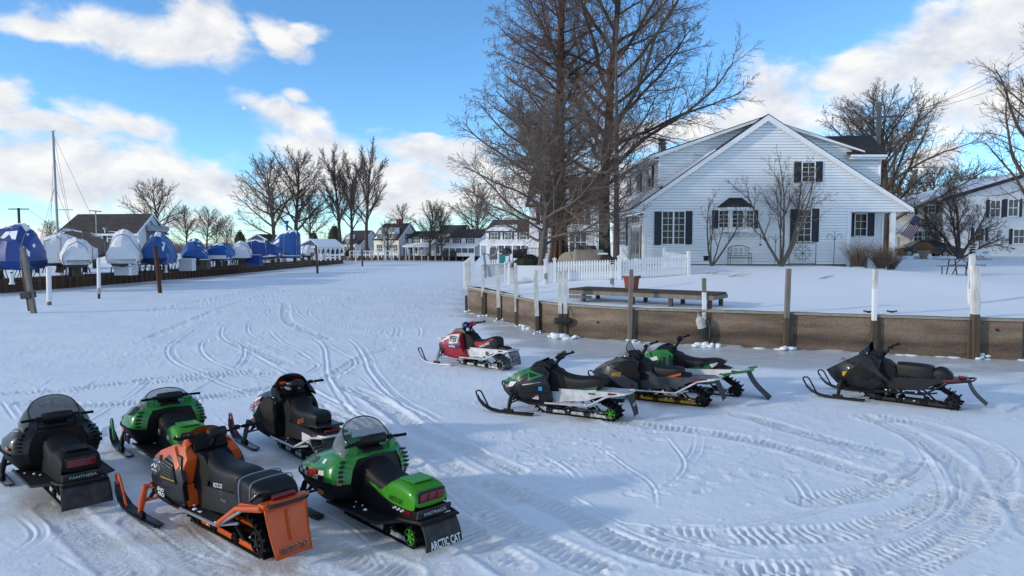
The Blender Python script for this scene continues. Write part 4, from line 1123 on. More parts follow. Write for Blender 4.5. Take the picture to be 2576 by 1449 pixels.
def tinted(n, c, a):
 m = mat(n, c, .08, spec=.6, alpha=a); return m
tinted('shield_grey', (.16, .17, .18), .62); tinted('shield_clear', (.30, .32, .34), .34); tinted('shield_dark', (.006, .007, .009), .95)

def both(f):
 for s in (1, -1): f(s)
def skin(poly, step=.085):
 """side outline cut into small facets: 2D vertices, faces, boundary loop"""
 bm = bmesh.new(); f = bm.faces.new([bm.verts.new((a, 0, b)) for a, b in poly])
 for ax, k in ((Vector((1, 0, 0)), 0), (Vector((0, 0, 1)), 1)):
  lo, hi = min(q[k] for q in poly), max(q[k] for q in poly); n = int((hi - lo) / step)
  for i in range(1, n + 1):
   c = lo + (hi - lo) * i / (n + 1); bmesh.ops.bisect_plane(bm, geom=bm.verts[:] + bm.edges[:] + bm.faces[:], plane_co=ax * c, plane_no=ax, dist=1e-4)
 bm.verts.index_update()
 V = [(v.co.x, v.co.z) for v in bm.verts]; F = [tuple(v.index for v in f.verts) for f in bm.faces]; B = [tuple(v.index for v in e.verts) for e in bm.edges if e.is_boundary]
 bm.free(); return V, F, B
def slabmesh(poly, y0, y1):
 V, F, B = skin(poly); n = len(V)
 return MB().add([(a, y0(a, b), b) for a, b in V] + [(a, y1(a, b), b) for a, b in V], F + [tuple(i + n for i in f[::-1]) for f in F] + [(i, j, j + n, i + n) for i, j in B])
def hull(name, poly, yf, m, parent, bevel=.012):
 """side outline poly (x,z) swept between -y and +y with half width yf(x,z)"""
 return slabmesh(poly, yf, lambda a, b: -yf(a, b)).build(name, m, parent, bevel=bevel)
def plates(name, poly, yf, m, parent, off=.012, th=.03, bevel=0.004, sides=(1, -1)):
 for s in sides: slabmesh(poly, lambda a, b: s * (yf(a, b) + off), lambda a, b: s * (yf(a, b) + off - th)).build(name, m, parent, bevel=bevel, seg=1)
def hw(xs, ws, zs, fs):
 xs, ws, zs, fs = map(np.array, (xs, ws, zs, fs))
 return lambda x, z: float(np.interp(x, xs, ws) * np.interp(z, zs, fs))
def rbox(x, w, zb, zt, r=.06, crown=.0):
 """half open ring of a cushion section at x"""
 pts = [(w, zb), (w * 1.02, (zb + zt) / 2), (w, zt - r), (w - r * .3, zt - r * .3), (w - r, zt), (w * .4, zt + crown), (0, zt + crown * 1.2)]
 full = pts + [(-y, z) for y, z in pts[-2::-1]]
 return [Vector((x, y, z)) for y, z in full]
def cushion(name, secs, m, parent, smooth=60):
 mb = MB(); rows = [rbox(*s) for s in secs]
 mb.grid(rows); n = len(rows[0])
 mb.add(rows[0], [tuple(range(n))]); mb.add(rows[-1], [tuple(range(n))[::-1]])
 return mb.build(name, m, parent, smooth=smooth, sub=1)
def skis(t, X, Y, m, loopm, spm, old=False, steer=0.0, armm='metal_dark', springm='metal_dark', keelm=None, bx=.26, loop=True):
 for s in (1, -1):
  k = empty_part = None
  path = [(-.50, .035), (-.2, .018), (.20, .016), (.38, .04), (.52, .10), (.62, .19), (.66, .27)]
  wd = [.055, .062, .065, .064, .058, .045, .030]
  mb = MB()
  rows = []
  for (px, pz), w in zip(path, wd):
   rows.append([Vector((px, -w, pz + .012)), Vector((px, -w * .55, pz + .004)), Vector((px, -w * .2, pz + .004)), Vector((px, 0, pz - .016)), Vector((px, w * .2, pz + .004)), Vector((px, w * .55, pz + .004)), Vector((px, w, pz + .012)), Vector((px, w, pz + .034)), Vector((px, w * .7, pz + .022)), Vector((px, -w * .7, pz + .022)), Vector((px, -w, pz + .034))])
  mb.grid(rows, True); n = len(rows[0]); mb.add(rows[0], [tuple(range(n))[::-1]]); mb.add(rows[-1], [tuple(range(n))])
  ski = mb.build('ski', m, t, smooth=40)
  ski.location = (X, s * Y, 0); ski.rotation_euler = (0, 0, steer)
  if loop:
   if old: pth = [(.64, 0, .25), (.665, 0, .36), (.63, 0, .405), (.58, 0, .385), (.50, 0, .20), (.46, 0, .09)]
   else: pth = [(.65, 0, .26), (.685, 0, .33), (.67, 0, .375), (.61, 0, .38), (.56, 0, .34), (.42, 0, .10), (.38, 0, .045)]
   mb = MB(); mb.tube([tuple(q) for q in catmull(pth, 3)], .016 if not old else .022, 7); mb.build('ski_loop', loopm, ski, smooth=60)
  MB().box((.0, 0, .065), (.20, .05, .07)).build('ski_saddle', 'metal_dark', ski, bevel=.01)
  # spindle, arms, damper
  mb = MB(); mb.tube([(X, s * Y, .07), (X - .02, s * (Y - .02), .22), (X - .05, s * (Y - .05), .40 if not old else .36)], [.028, .04, .032], 8); mb.build('spindle', spm, t, smooth=40)
  for dx_ in (.10, -.14):
   for z0, z1 in ((.20, .26), (.34, .42)):
    mb = MB(); mb.tube([(X - .02, s * (Y - .03), z0), (X - .02 + dx_, s * bx, z1)], .014, 6); mb.build('control_arm', armm, t, smooth=40)
  p0, p1 = Vector((X - .05, s * (Y - .10), .24)), Vector((X - .12, s * (bx - .02), .58))
  MB().tube([p0, p1], .022, 8).build('shock', 'metal_dark', t, smooth=40)
  hp = []
  for q in range(49):
   f = q / 48; c = p0.lerp(p1, .25 + .65 * f); a = f * 7 * 2 * math.pi
   hp.append(c + Vector((math.cos(a) * .038, math.sin(a) * .038, 0)))
  MB().tube(hp, .008, 4).build('spring', springm, t, smooth=60)
def track(t, xr, xf=.15, rear=(.13, .115), front=(.44, .36, .10), top=.0, w=.38, mid=None, lug=.03, pitch=.075, railm='rail_icy', wheelm='metal_dark', wr=.10, icy=False, armz=.30):
 zr, rr = rear; fx, fz, fr = front
 pts = [(xf, .012), (xr * .5, .010), (xr, .012)]
 for a in (-60, -20, 20, 60): pts.append((xr - rr * math.cos(R(a)), zr + rr * math.sin(R(a))))
 if mid: pts += [(xr + .02, zr + rr + .01)] + list(mid) + [(fx - .05, fz + fr)]
 else: pts += [(xr + .05, zr + rr + .01), ((xr + fx) / 2, (zr + rr + fz + fr) / 2 + top), (fx - .05, fz + fr)]
 for a in (60, 15, -30): pts.append((fx + fr * math.cos(R(a)), fz + fr * math.sin(R(a))))
 pts += [(xf + .17, .09)]
 loop = catmull(pts + [pts[0]], 5)[:-1]; n = len(loop)
 # even steps
 seg = np.linalg.norm(np.roll(loop, -1, 0) - loop, axis=1); cum = np.concatenate([[0], np.cumsum(seg)]); Lt = cum[-1]
 cl = np.vstack([loop, loop[:1]])
 N = int(Lt / pitch); ss = np.arange(N) * Lt / N
 ev = np.stack([np.interp(ss, cum, cl[:, 0]), np.interp(ss, cum, cl[:, 1])], 1)
 cen = np.array([(xr + fx) / 2, .2])
 tan = np.roll(ev, -1, 0) - np.roll(ev, 1, 0); tan /= np.linalg.norm(tan, axis=1)[:, None]
 nor = np.stack([-tan[:, 1], tan[:, 0]], 1)
 area = np.sum(ev[:, 0] * np.roll(ev[:, 1], -1) - np.roll(ev[:, 0], -1) * ev[:, 1])
 if area > 0: nor = -nor
 m = MB(); rows = []
 for p, q in zip(ev, nor):
  o_, i_ = p, p - q * .022
  rows.append([Vector((o_[0], -w / 2, o_[1])), Vector((o_[0], w / 2, o_[1])), Vector((i_[0], w / 2, i_[1])), Vector((i_[0], -w / 2, i_[1]))])
 rows.append(rows[0]); m.grid(rows, True)
 belt = m.build('track_belt', 'rubber_icy' if icy else 'rubber', t, smooth=40)
 m = MB()
 for i, (p, q, tt) in enumerate(zip(ev, nor, tan)):
  for y0, y1 in ((-w / 2, -w * .18), (-w * .14, w * .14), (w * .18, w / 2)):
   o3 = (i % 2) * .3 if y0 == -w * .14 else 0
   a = p + q * .0 + tt * (.012 + pitch * o3); b = p - tt * (.012 - pitch * o3); c = a + q * lug; d = b + q * lug
   m.add([(a[0], y0, a[1]), (b[0], y0, b[1]), (d[0], y0, d[1]), (c[0], y0, c[1]), (a[0], y1, a[1]), (b[0], y1, b[1]), (d[0], y1, d[1]), (c[0], y1, c[1])], [(0, 1, 2, 3), (7, 6, 5, 4), (0, 4, 5, 1), (1, 5, 6, 2), (2, 6, 7, 3), (3, 7, 4, 0)])
 lg = m.build('track_lugs', 'rubber_icy' if icy else 'rubber', belt); lg['kind'] = 'stuff'
 for s in (1, -1):
  m = MB(); m.prism([(xf + .25, .16), (xf + .05, .04), (xr - .02, .035), (xr - .02, .075), (xr + .25, .095), (xf - .1, .095), (xf + .18, .19)], lambda a, b: Vector((a, s * .145, b)), lambda a, b: Vector((a, s * .165, b)))
  m.build('slide_rail', railm, t, bevel=.004)
  def wheel(x, z, r, nm, wheelm=wheelm):
   W = MB().lathe([(r * .86, -.012), (r, -.008), (r, .012), (r * .86, .016), (r * .8, .012), (r * .8, -.012)], (x, s * .172, z), 18, 'Y').build(nm, 'rubber', t, smooth=40)
   h = MB(); h.lathe([(r * .25, -.018), (r * .25, .02)], (x, s * .172, z), 10, 'Y')
   for q in range(6):
    a = q * math.pi / 3 + .2; h.box((x + math.cos(a) * r * .52, s * .172, z + math.sin(a) * r * .52), (r * .62, .022, r * .2), Matrix.Rotation(-a, 4, 'Y'))
   h.lathe([(r * .80, -.014), (r * .86, -.014), (r * .86, .02), (r * .80, .02)], (x, s * .172, z), 18, 'Y', caps=False)
   h.build('wheel_spokes', wheelm, W)
  wheel(xr + .0, zr, wr, 'idler_wheel')
  for x, z, r in ((xf - .05, .085, .06), (xf - .42, .085, .06), (xr + .45, .085, .06)): wheel(x, z, r, 'bogie_wheel', 'metal_dark')
  MB().tube([(xf - .15, s * .15, .09), (xf - .45, s * .17, armz)], .018, 6).build('suspension_arm', 'metal_dark', t)
  MB().tube([(xr + .30, s * .15, .09), (xr + .62, s * .17, armz)], .018, 6).build('suspension_arm', 'metal_dark', t)
 MB().tube([(xf - .25, 0, .12), (xf - .62, 0, armz)], .035, 8).build('rear_shock', 'metal_dark', t, smooth=40)
def bars(t, x, z, w=.36, hooks=True, padm='vinyl', hookm='rubber', riser=(.10, .82), padw=.12, rise=.03, back=.08, levers=True):
 MB().tube([(riser[0], 0, riser[1]), (x + .02, 0, z - .03)], .035, 8).build('steering_post', 'metal_dark', t, smooth=40)
 pts = [(x - back, w, z + rise), (x - back * .5, w * .6, z + rise * .8), (x, .10, z), (x, -.10, z), (x - back * .5, -w * .6, z + rise * .8), (x - back, -w, z + rise)]
 hb = MB().tube([tuple(q) for q in catmull(pts, 4)], .013, 8).build('handlebar', 'metal_dark', t, smooth=60)
 for s in (1, -1):
  g = [(x - back * .62, s * w * .66, z + rise * .85), (x - back, s * w, z + rise)]
  if hooks: g += [(x - back - .03, s * (w + .045), z + rise + .005), (x - back + .015, s * (w + .075), z + rise + .02)]
  MB().tube(g, .019, 8).build('grip', hookm if not hooks else 'rubber', hb, smooth=60)
  if levers:
   MB().tube([(x - back * .4 + .03, s * w * .5, z + rise * .7), (x - back * .7 + .05, s * w * .8, z + rise * .6)], .010, 5).build('lever', 'metal_dark', hb)
   MB().box((x - back * .4, s * w * .52, z + rise * .8), (.05, .07, .05)).build('switch_block', 'sled_plastic', hb, bevel=.01)
 if padm: MB().lathe([(.02, -padw), (.055, -padw * .85), (.062, 0), (.055, padw * .85), (.02, padw)], (x - .005, 0, z + .015), 12, 'Y').build('handlebar_pad', padm, hb, smooth=60)
def shield(t, m, cx, zb, rx, ry, H, amax=112, lean=.26, edge='rubber', pw=.85, flare=.03, neck=.10):
 def pt(a, f):
  h = H * max(math.cos(R(a) * 90 / (amax + 18)), 0) ** pw
  return Vector((cx + (rx - lean * f * h / H) * math.cos(R(a)), (ry + flare * f - neck * f * f) * math.sin(R(a)), zb + f * h))
 A = np.linspace(-amax, amax, 25); F = np.linspace(0, 1, 7)
 m_ = MB(); m_.grid([[pt(a, f) for a in A] for f in F])
 w = m_.build('windshield', m, t, smooth=180)
 sol = w.modifiers.new('thick', 'SOLIDIFY'); sol.thickness = .004
 MB().tube([pt(a, 1) for a in A], .007, 5).build('shield_edge', edge, w, smooth=60)
 return w
def flap(t, m, x0, z0, x1, z1, w, w1=None, name='snow_flap', bow=.03, y=0):
 w1 = w1 or w; mb = MB(); rows = []
 for k in range(7):
  f = k / 6; x = x0 + (x1 - x0) * f - bow * math.sin(math.pi * f); z = z0 + (z1 - z0) * f; ww = w + (w1 - w) * f
  rows.append([Vector((x - .010 * (abs(q) > .8), q * ww / 2, z)) for q in (-1, -.85, -.3, .3, .85, 1)])
 mb.grid(rows); o = mb.build(name, m, t, smooth=60)
 s = o.modifiers.new('thick', 'SOLIDIFY'); s.thickness = .014
 return o
def sidetext(t, body, m, x, y, z, h, w=None, s=1, tilt=0.0, slope=0.0, shear=0.0, bold=.0, off=.006):
 """letters on the left (s=1) or right (s=-1) flank"""
 return text(body, m, t, (x, s * y, z), (-s * math.cos(slope), 0, -math.sin(slope) * 1), (0, -s * math.sin(tilt), math.cos(tilt)), h, w, shear, bold=bold, off=off)
def boards(t, m, x0, x1, z, yin=.20, yout=.44, edgem='metal_dark', drop=.0):
 for s in (1, -1):
  b = MB(); b.add([(x0, s * yin, z), (x0, s * yout, z - drop), (x1, s * (yout - .02), z + .02), (x1 - .22, s * (yin + .02), z + .05), (x1 - .22, s * yin, z + .05), (x0, s * yin, z - .012), (x0, s * yout, z - drop - .012), (x1, s * (yout - .02), z + .008), (x1 - .22, s * (yin + .02), z + .038), (x1 - .22, s * yin, z + .038)],
      [(0, 1, 2, 3, 4), (9, 8, 7, 6, 5), (0, 5, 6, 1), (1, 6, 7, 2), (2, 7, 8, 3), (3, 8, 9, 4), (4, 9, 5, 0)])
  rb = b.build('running_board', m, t)
  MB().tube([(x0 + .02, s * (yout - .005), z - drop), (x1, s * (yout - .02), z + .015), (x1 - .24, s * (yin + .03), z + .06)], .016, 6).build('board_edge', edgem, rb, smooth=50)

def pack_snow(t, xr, seed, boardz=.27, yo=.34):
 q = random.Random(seed); m = MB()
 for k in range(20):
  s = q.choice((1, -1))
  if k < 7: c = (q.uniform(-.75, .0), s * q.uniform(.24, yo), boardz + .02)
  elif k < 16: c = (q.uniform(xr, .1), s * q.uniform(.15, .19), q.uniform(.09, .14))
  else: c = (q.uniform(xr - .1, xr + .3), s * q.uniform(0, .15), .12)
  blob(m, c, q.uniform(.008, .026), .5, 6)
 m.build('packed_snow', 'snow', t, smooth=60)['kind'] = 'stuff'
# ---- the older machines with a one-piece hood
OLD = [(1.10, [(0, .42), (.10, .42), (.16, .44), (.18, .46), (.16, .485), (.09, .50), (0, .505)]),
       (1.02, [(0, .31), (.17, .32), (.29, .40), (.33, .47), (.30, .525), (.18, .565), (0, .58)]),
       (.82, [(0, .20), (.27, .23), (.42, .38), (.46, .48), (.44, .57), (.29, .645), (0, .675)]),
       (.52, [(0, .16), (.34, .20), (.50, .38), (.54, .50), (.52, .62), (.38, .74), (0, .785)]),
       (.22, [(0, .16), (.36, .21), (.52, .40), (.56, .52), (.54, .66), (.41, .81), (0, .86)]),
       (.02, [(0, .20), (.36, .23), (.51, .40), (.55, .53), (.53, .69), (.40, .845), (0, .88)]),
       (-.09, [(0, .25), (.32, .27), (.47, .40), (.51, .53), (.48, .69), (.36, .84), (0, .86)]),
       (-.20, [(0, .3), (.22, .3), (.33, .40), (.36, .53), (.33, .68), (.27, .80), (0, .82)])]
def old_surface():
 xs = np.array([s[0] for s in OLD]); g = np.array([[[s[0], y, z] for y, z in s[1]] for s in OLD])
 a = np.stack([catmull(g[:, j], 4) for j in range(g.shape[1])], 1)       # smooth along the length
 return a
OS = old_surface()
def osurf(x, k):
 """point on the smoothed flank: x position, k = section coordinate 0 (belly) .. 6 (crown)"""
 col = OS[:, :, 0].mean(1); i0 = int(k); i1 = min(i0 + 1, 6); f = k - i0
 o = np.argsort(col)
 q = [np.interp(x, col[o], (OS[o, i0, c] * (1 - f) + OS[o, i1, c] * f)) for c in range(3)]
 return Vector(q)
def opatch(t, name, m, quad, off=.006, s=1):
 """decal following the flank: list of (x, k) corners"""
 (xa, ka), (xb, kb), (xc, kc), (xd, kd) = quad
 n = 7; rows = []
 for i in range(n):
  f = i / (n - 1); r_ = []
  for j in range(n):
   g = j / (n - 1)
   x = (xa * (1 - f) + xb * f) * (1 - g) + (xd * (1 - f) + xc * f) * g; k = (ka * (1 - f) + kb * f) * (1 - g) + (kd * (1 - f) + kc * f) * g
   p = osurf(x, k); e = .01
   du = osurf(x + e, k) - osurf(x - e, k); dv = osurf(x, min(6, k + .05)) - osurf(x, max(0, k - .05))
   nn = du.cross(dv); nn = nn.normalized() if nn.length > 1e-9 else Vector((0, 1, 0))
   if nn.y < 0: nn = -nn
   p = p + nn * off
   r_.append(Vector((p.x, s * p.y, p.z)))
  rows.append(r_)
 return MB().grid(rows).build(name, m, t, smooth=180)
def otext(t, body, m, x, k, length, h, s=1, shear=.25, bold=.0, off=.010):
 p = osurf(x, k); a = osurf(x + length / 2, k); b = osurf(x - length / 2, k)
 up = osurf(x, min(6, k + .4)) - osurf(x, max(0, k - .4))
 d = b - a
 return text(body, m, t, (p.x, s * p.y, p.z), (d.x * s, d.y, d.z * 1) if s == 1 else (-d.x, d.y, -d.z), (up.x, s * up.y, up.z), h, length, shear, bold=bold, off=off + .004)
def sled_old(label, x, y, heading, hoodm, trunkm, shieldm, bellym='sled_plastic', wheelm='metal_dark', flap_text=None, trunk_text=None, loopm='sled_black', loop=True, shield_h=.44, extra=None, flapm='flap_black', rear_text=None, swoosh=True, flapw=.46):
 t = thing('snowmobile', label, 'snowmobile', (x, y, .0), R(heading), 'snowmobiles parked on the frozen channel')
 def band(nm, k0, k1, m):
  rows = [[Vector(q) for q in OS[i, k0:k1 + 1]] for i in range(len(OS))]
  mb = MB(); mb.grid(rows); mb.grid([[Vector((q.x, -q.y, q.z)) for q in r_][::-1] for r_ in rows])
  o = mb.build(nm, m, t, smooth=60)
  bmx = bmesh.new(); bmx.from_mesh(o.data); bmesh.ops.remove_doubles(bmx, verts=bmx.verts, dist=.0005); bmesh.ops.recalc_face_normals(bmx, faces=bmx.faces); bmx.to_mesh(o.data); bmx.free()
  o.data.polygons.foreach_set('use_smooth', [True] * len(o.data.polygons)); o.data.set_sharp_from_angle(angle=R(60))
  return o
 band('belly_pan', 0, 3, bellym); hood = band('hood', 3, 6, hoodm)
 rub = [Vector(q) + Vector((0, .006, 0)) for q in OS[:24, 3]]
 MB().tube(rub, .015, 6).build('rub_strip', 'rubber', t, smooth=60)
 MB().tube([Vector((q.x, -q.y, q.z)) for q in rub], .015, 6).build('rub_strip', 'rubber', t, smooth=60)
 MB().tube([Vector((q.x, q.y, q.z)) for q in ([Vector(q) for q in OS[0, 3:7]] + [Vector((q[0], -q[1], q[2])) for q in OS[0, 5:2:-1]])], .018, 6).build('nose_bumper', 'rubber', t, smooth=60)
 cap = [Vector(q) for q in OS[-1]]; cap = cap + [Vector((q.x, -q.y, q.z)) for q in cap[-2:0:-1]]
 MB().add([q + Vector((.02, 0, 0)) for q in cap], [tuple(range(len(cap)))]).build('bulkhead', 'sled_black', t)
 # nacelle behind the windshield
 A = np.linspace(-118, 118, 21)
 def nac(a, f): return Vector((.03 + (.36 - .12 * f) * math.cos(R(a)), (.335 - .05 * f) * math.sin(R(a)), .68 + .24 * f - .05 * (1 - math.cos(R(a))) * f + .12 * (1 - f) * (math.cos(R(a)) * .4)))
 mb = MB(); mb.grid([[nac(a, f) for a in A] for f in np.linspace(0, 1, 6)]); mb.grid([[nac(a, 1) for a in A], [nac(a, 1) * .5 + Vector((.10, 0, .87)) * .5 for a in A], [Vector((.12, 0, .87)) for a in A]])
 mb.build('nacelle', hoodm, t, smooth=60)
 MB().lathe([(.05, -.10), (.05, .0), (.04, .004)], (.05, .09, .90), 14, 'X').build('gauge', 'sled_plastic', t, smooth=40)
 MB().lathe([(.05, -.10), (.05, .0), (.04, .004)], (.05, -.09, .90), 14, 'X').build('gauge', 'sled_plastic', t, smooth=40)
 for s in (1, -1): MB().box((-.10, s * .27, .85), (.05, .12, .16), rotz(s * -.4)).build('wind_deflector', hoodm, t, bevel=.02)
 shield(t, shieldm, .03, .79, .41, .39, shield_h, flare=.16, neck=.26)
 bars(t, -.10, .955, .42, hooks=False, padw=.20, rise=.015, back=.10, riser=(.02, .80), hookm='rubber')
 MB().box((.0, 0, .80), (.30, .30, .16)).build('console', 'sled_plastic', t, bevel=.04)
 # louvres on the rear hood panel
 for s in (1, -1):
  for k in range(5):
   f = k / 4; MB().box((-.115 - .01 * f, s * (.405 + .035 * math.sin(f * 2)), .78 - .052 * k), (.05, .12 - .012 * (k == 0), .018), rotz(s * .9)).build('louvre', 'sled_black', hood)
 cushion('seat', [(.0, .19, .45, .80, .08, .02), (-.12, .20, .45, .785, .09, .02), (-.28, .205, .44, .71, .08, .015), (-.45, .21, .43, .66, .07, .01), (-.60, .21, .43, .625, .06, .005), (-.80, .21, .43, .62, .06, .0)], 'vinyl', t)
 cushion('rear_trunk', [(-.66, .205, .46, .60, .05, .0), (-.72, .215, .455, .64, .05, .01), (-.80, .225, .45, .685, .06, .015), (-.98, .235, .45, .70, .06, .015), (-1.14, .235, .45, .685, .06, .01), (-1.21, .225, .46, .645, .05, .0), (-1.24, .215, .47, .60, .04, .0)], trunkm, t)
 if swoosh:
  yf = lambda a, b: .212
  plates('seat_stripe', [(-.36, .575), (-.47, .53), (-.62, .475), (-.70, .46), (-.76, .47), (-.74, .60), (-.68, .59), (-.63, .55), (-.58, .535), (-.52, .555)], yf, trunkm, t, off=.010, th=.02)
 MB().bx(-1.12, -.86, -.14, .14, .708, .722).build('trunk_lid', trunkm, t, bevel=.008)
 tl = MB().box((-1.245, 0, .585), (.045, .31, .10), Matrix.Rotation(-.22, 4, 'Y')).build('tail_light', 'lamp_red', t, bevel=.012)
 for q in (-.055, .055): MB().box((-1.272, q, .58), (.012, .008, .09), Matrix.Rotation(-.22, 4, 'Y')).build('lens_divider', 'lamp_red', tl)
 MB().box((-1.238, 0, .585), (.03, .35, .135), Matrix.Rotation(-.22, 4, 'Y')).build('light_housing', 'sled_black', t, bevel=.01)
 yt = lambda a, b: .215
 hull('tunnel', [(.15, .46), (-1.26, .455), (-1.30, .40), (-1.18, .30), (.0, .24), (.15, .26)], yt, 'sled_plastic', t, .01)
 MB().box((-1.29, 0, .425), (.03, .45, .10), Matrix.Rotation(-.25, 4, 'Y')).build('rear_panel', 'flap_black', t, bevel=.01)
 boards(t, 'sled_plastic', .12, -.86, .27, .21, .48)
 MB().tube([(-1.0, .27, .33), (-1.25, .27, .365), (-1.38, .235, .375), (-1.38, -.235, .375), (-1.25, -.27, .365), (-1.0, -.27, .33)], .020, 8).build('rear_bumper', 'metal_dark', t, smooth=60)
 MB().box((-1.36, 0, .365), (.10, .52, .025)).build('bumper_tray', 'sled_plastic', t, bevel=.01)
 fl = flap(t, flapm, -1.36, .36, -1.46, .085, flapw, flapw + .02)
 track(t, -1.10, wheelm=wheelm, wr=.105, lug=.025)
 skis(t, .76, .50, 'sled_black', loopm, 'metal_dark', old=True, loop=loop)
 if flap_text:
  text(flap_text[0], flap_text[1], fl, (-1.479, 0, .145), (0, -1, 0), (.10, 0, .27), .085, .40, bold=.02, off=.012)
 if trunk_text:
  for s in (1, -1): sidetext(t, trunk_text[0], trunk_text[1], -.93, .241, .515, .055, .26, s, bold=.02, off=.008)
 if rear_text: text(rear_text[0], rear_text[1], t, (-1.312, 0, .425), (0, -1, 0), (.25, 0, 1), .032, .30, bold=.01, off=.006)
 pack_snow(t, -1.10, int(heading * 7 + x * 10), .28, .44)
 if extra: extra(t)
 return t
def at_rear(px_rear, heading, xr=-1.15, yr=.19):
 """machine origin from the picture point where the left rear of its track meets the ice"""
 g = G(*px_rear); a = R(heading)
 return g.x - (xr * math.cos(a) - yr * math.sin(a)), g.y - (xr * math.sin(a) + yr * math.cos(a))

def green570(t):
 for s in (1, -1):
  for i in range(7):                      # checkered band
   for j in range(2):
    x0 = .92 - i * .12
    opatch(t, 'checker', 'decal_white' if (i + j) % 2 else 'sled_black', [(x0, 3.12 + .38 * j), (x0 - .12, 3.12 + .38 * j), (x0 - .12, 3.5 + .38 * j), (x0, 3.5 + .38 * j)], .004, s)
  opatch(t, 'slash_mark', 'sled_red', [(.52, 3.2), (.30, 3.25), (.20, 3.95), (.42, 3.85)], .008, s)
  otext(t, '570', 'sled_yellow', .30, 3.32, .20, .045, s, .3, .02)
  opatch(t, 'lower_stripe', 'sled_black', [(.80, 3.0), (.08, 3.0), (.08, 3.2), (.78, 3.14)], .003, s)
  MB().box((.16, s * .545, .40), (.11, .02, .045)).build('side_marker', 'amber', t, bevel=.006)
  MB().box((-1.12, s * .222, .415), (.11, .012, .04)).build('side_reflector', 'lamp_red', t)
  for i in range(6):
   MB().box((-.86 - i * .035, s * .224, .40 + .018 * (i % 2)), (.03, .008, .016)).build('checker', 'decal_white', t)
  for i in range(2):
   opatch(t, 'hood_vent', 'sled_black', [(.62 - i * .10, 4.3), (.50 - i * .10, 4.25), (.44 - i * .1, 4.75), (.50 - i * .1, 4.85)], .006, s)
  opatch(t, 'club_sticker', 'decal_white', [(.20, 4.35), (.13, 4.3), (.13, 4.62), (.20, 4.65)], .006, s)
  MB().box((-.10, s * .44, .545), (.06, .11, .035), rotz(s * .9)).build('warning_label', 'flame', t)
x, y = at_rear((1037, 1385), 134)
sled_old('bright green snowmobile with grey windshield and lettered flap, nearest the camera', x, y, 134, 'sled_green', 'sled_lime', 'shield_clear', wheelm='sled_lime', flap_text=('ARCTIC CAT', 'decal_white'), trunk_text=('ARCTIC CAT', 'sled_black'), rear_text=('FASTRACK', 'metal_grey'), loop=False, extra=green570, shield_h=.40)
def greenB(t):
 for s in (1, -1):
  opatch(t, 'checker_flag', 'decal_white', [(.86, 3.3), (.55, 3.2), (.42, 4.6), (.70, 4.5)], .004, s)
  for i in range(4): opatch(t, 'checker', 'sled_grey', [(.80 - i * .08, 3.4 + .3 * (i % 2)), (.73 - i * .08, 3.4 + .3 * (i % 2)), (.70 - i * .08, 3.8 + .3 * (i % 2)), (.77 - i * .08, 3.8 + .3 * (i % 2))], .008, s)
  opatch(t, 'flame_decal', 'flame', [(.80, 4.6), (.50, 4.5), (.45, 5.0), (.70, 5.0)], .005, s)
  MB().box((.42, s * .535, .44), (.11, .02, .05)).build('side_marker', 'amber', t, bevel=.006)
  for i in range(3): MB().box((.46 - i * .11, s * .505, .30), (.045, .03, .12)).build('pan_vent', 'sled_black', t, bevel=.015)
  opatch(t, 'louvre_panel', 'sled_plastic', [(.22, 4.2), (-.02, 4.2), (-.06, 5.2), (.12, 5.2)], .008, s)
 MB().box((-.02, 0, .95), (.02, .30, .07), Matrix.Rotation(-.3, 4, 'Y')).build('dash_panel', 'sled_green', t, bevel=.01)
 text('ARCTIC CAT', 'metal_grey', t, (-.035, 0, .95), (0, -1, 0), (.3, 0, 1), .03, .2, bold=.02)
 MB().box((-.84, .238, .52), (.09, .006, .05)).build('decal', 'decal_white', t)
 sidetext(t, 'Z R', 'decal_white', -.35, .222, .50, .07, .12, 1, shear=.3, bold=.02)
# origin from the left ski
def at_ski(px, heading, X=.76, Y=.50):
 g = G(*px); a = R(heading)
 return g.x - (X * math.cos(a) - Y * math.sin(a)), g.y - (X * math.sin(a) + Y * math.cos(a))
x, y = at_ski((306, 1137), 131)
sled_old('green snowmobile with short windshield and teal ski loop, behind the orange machine', x, y, 131, 'sled_green', 'sled_lime', 'shield_clear', loopm='teal_loop' if 'teal_loop' in MATS else 'sled_green_deep', extra=greenB, shield_h=.26, swoosh=False)
def blackA(t):
 for s in (1, -1):
  MB().box((.02, s * .55, .60), (.14, .02, .04)).build('side_marker', 'amber', t, bevel=.006)
  opatch(t, 'pinstripe', 'sled_yellow', [(.35, 4.72), (-.02, 4.72), (-.02, 4.80), (.35, 4.80)], .006, s)
  MB().box((-.80, s * .30, .285), (.12, .10, .012)).build('board_decal', 'sled_lime', t)
 MB().box((.20, .40, .74), (.02, .07, .07), rotz(.5)).build('mirror', 'metal_grey', t, bevel=.015)
x, y = at_rear((160, 1283), 135)
sled_old('black touring snowmobile with tall grey windshield and red tail light, far left', x, y, 135, 'sled_black', 'sled_plastic', 'shield_grey', flapm='flap_black', rear_text=('PANTHERA', 'metal_grey'), loop=True, extra=blackA, shield_h=.42, swoosh=False, flapw=.54)
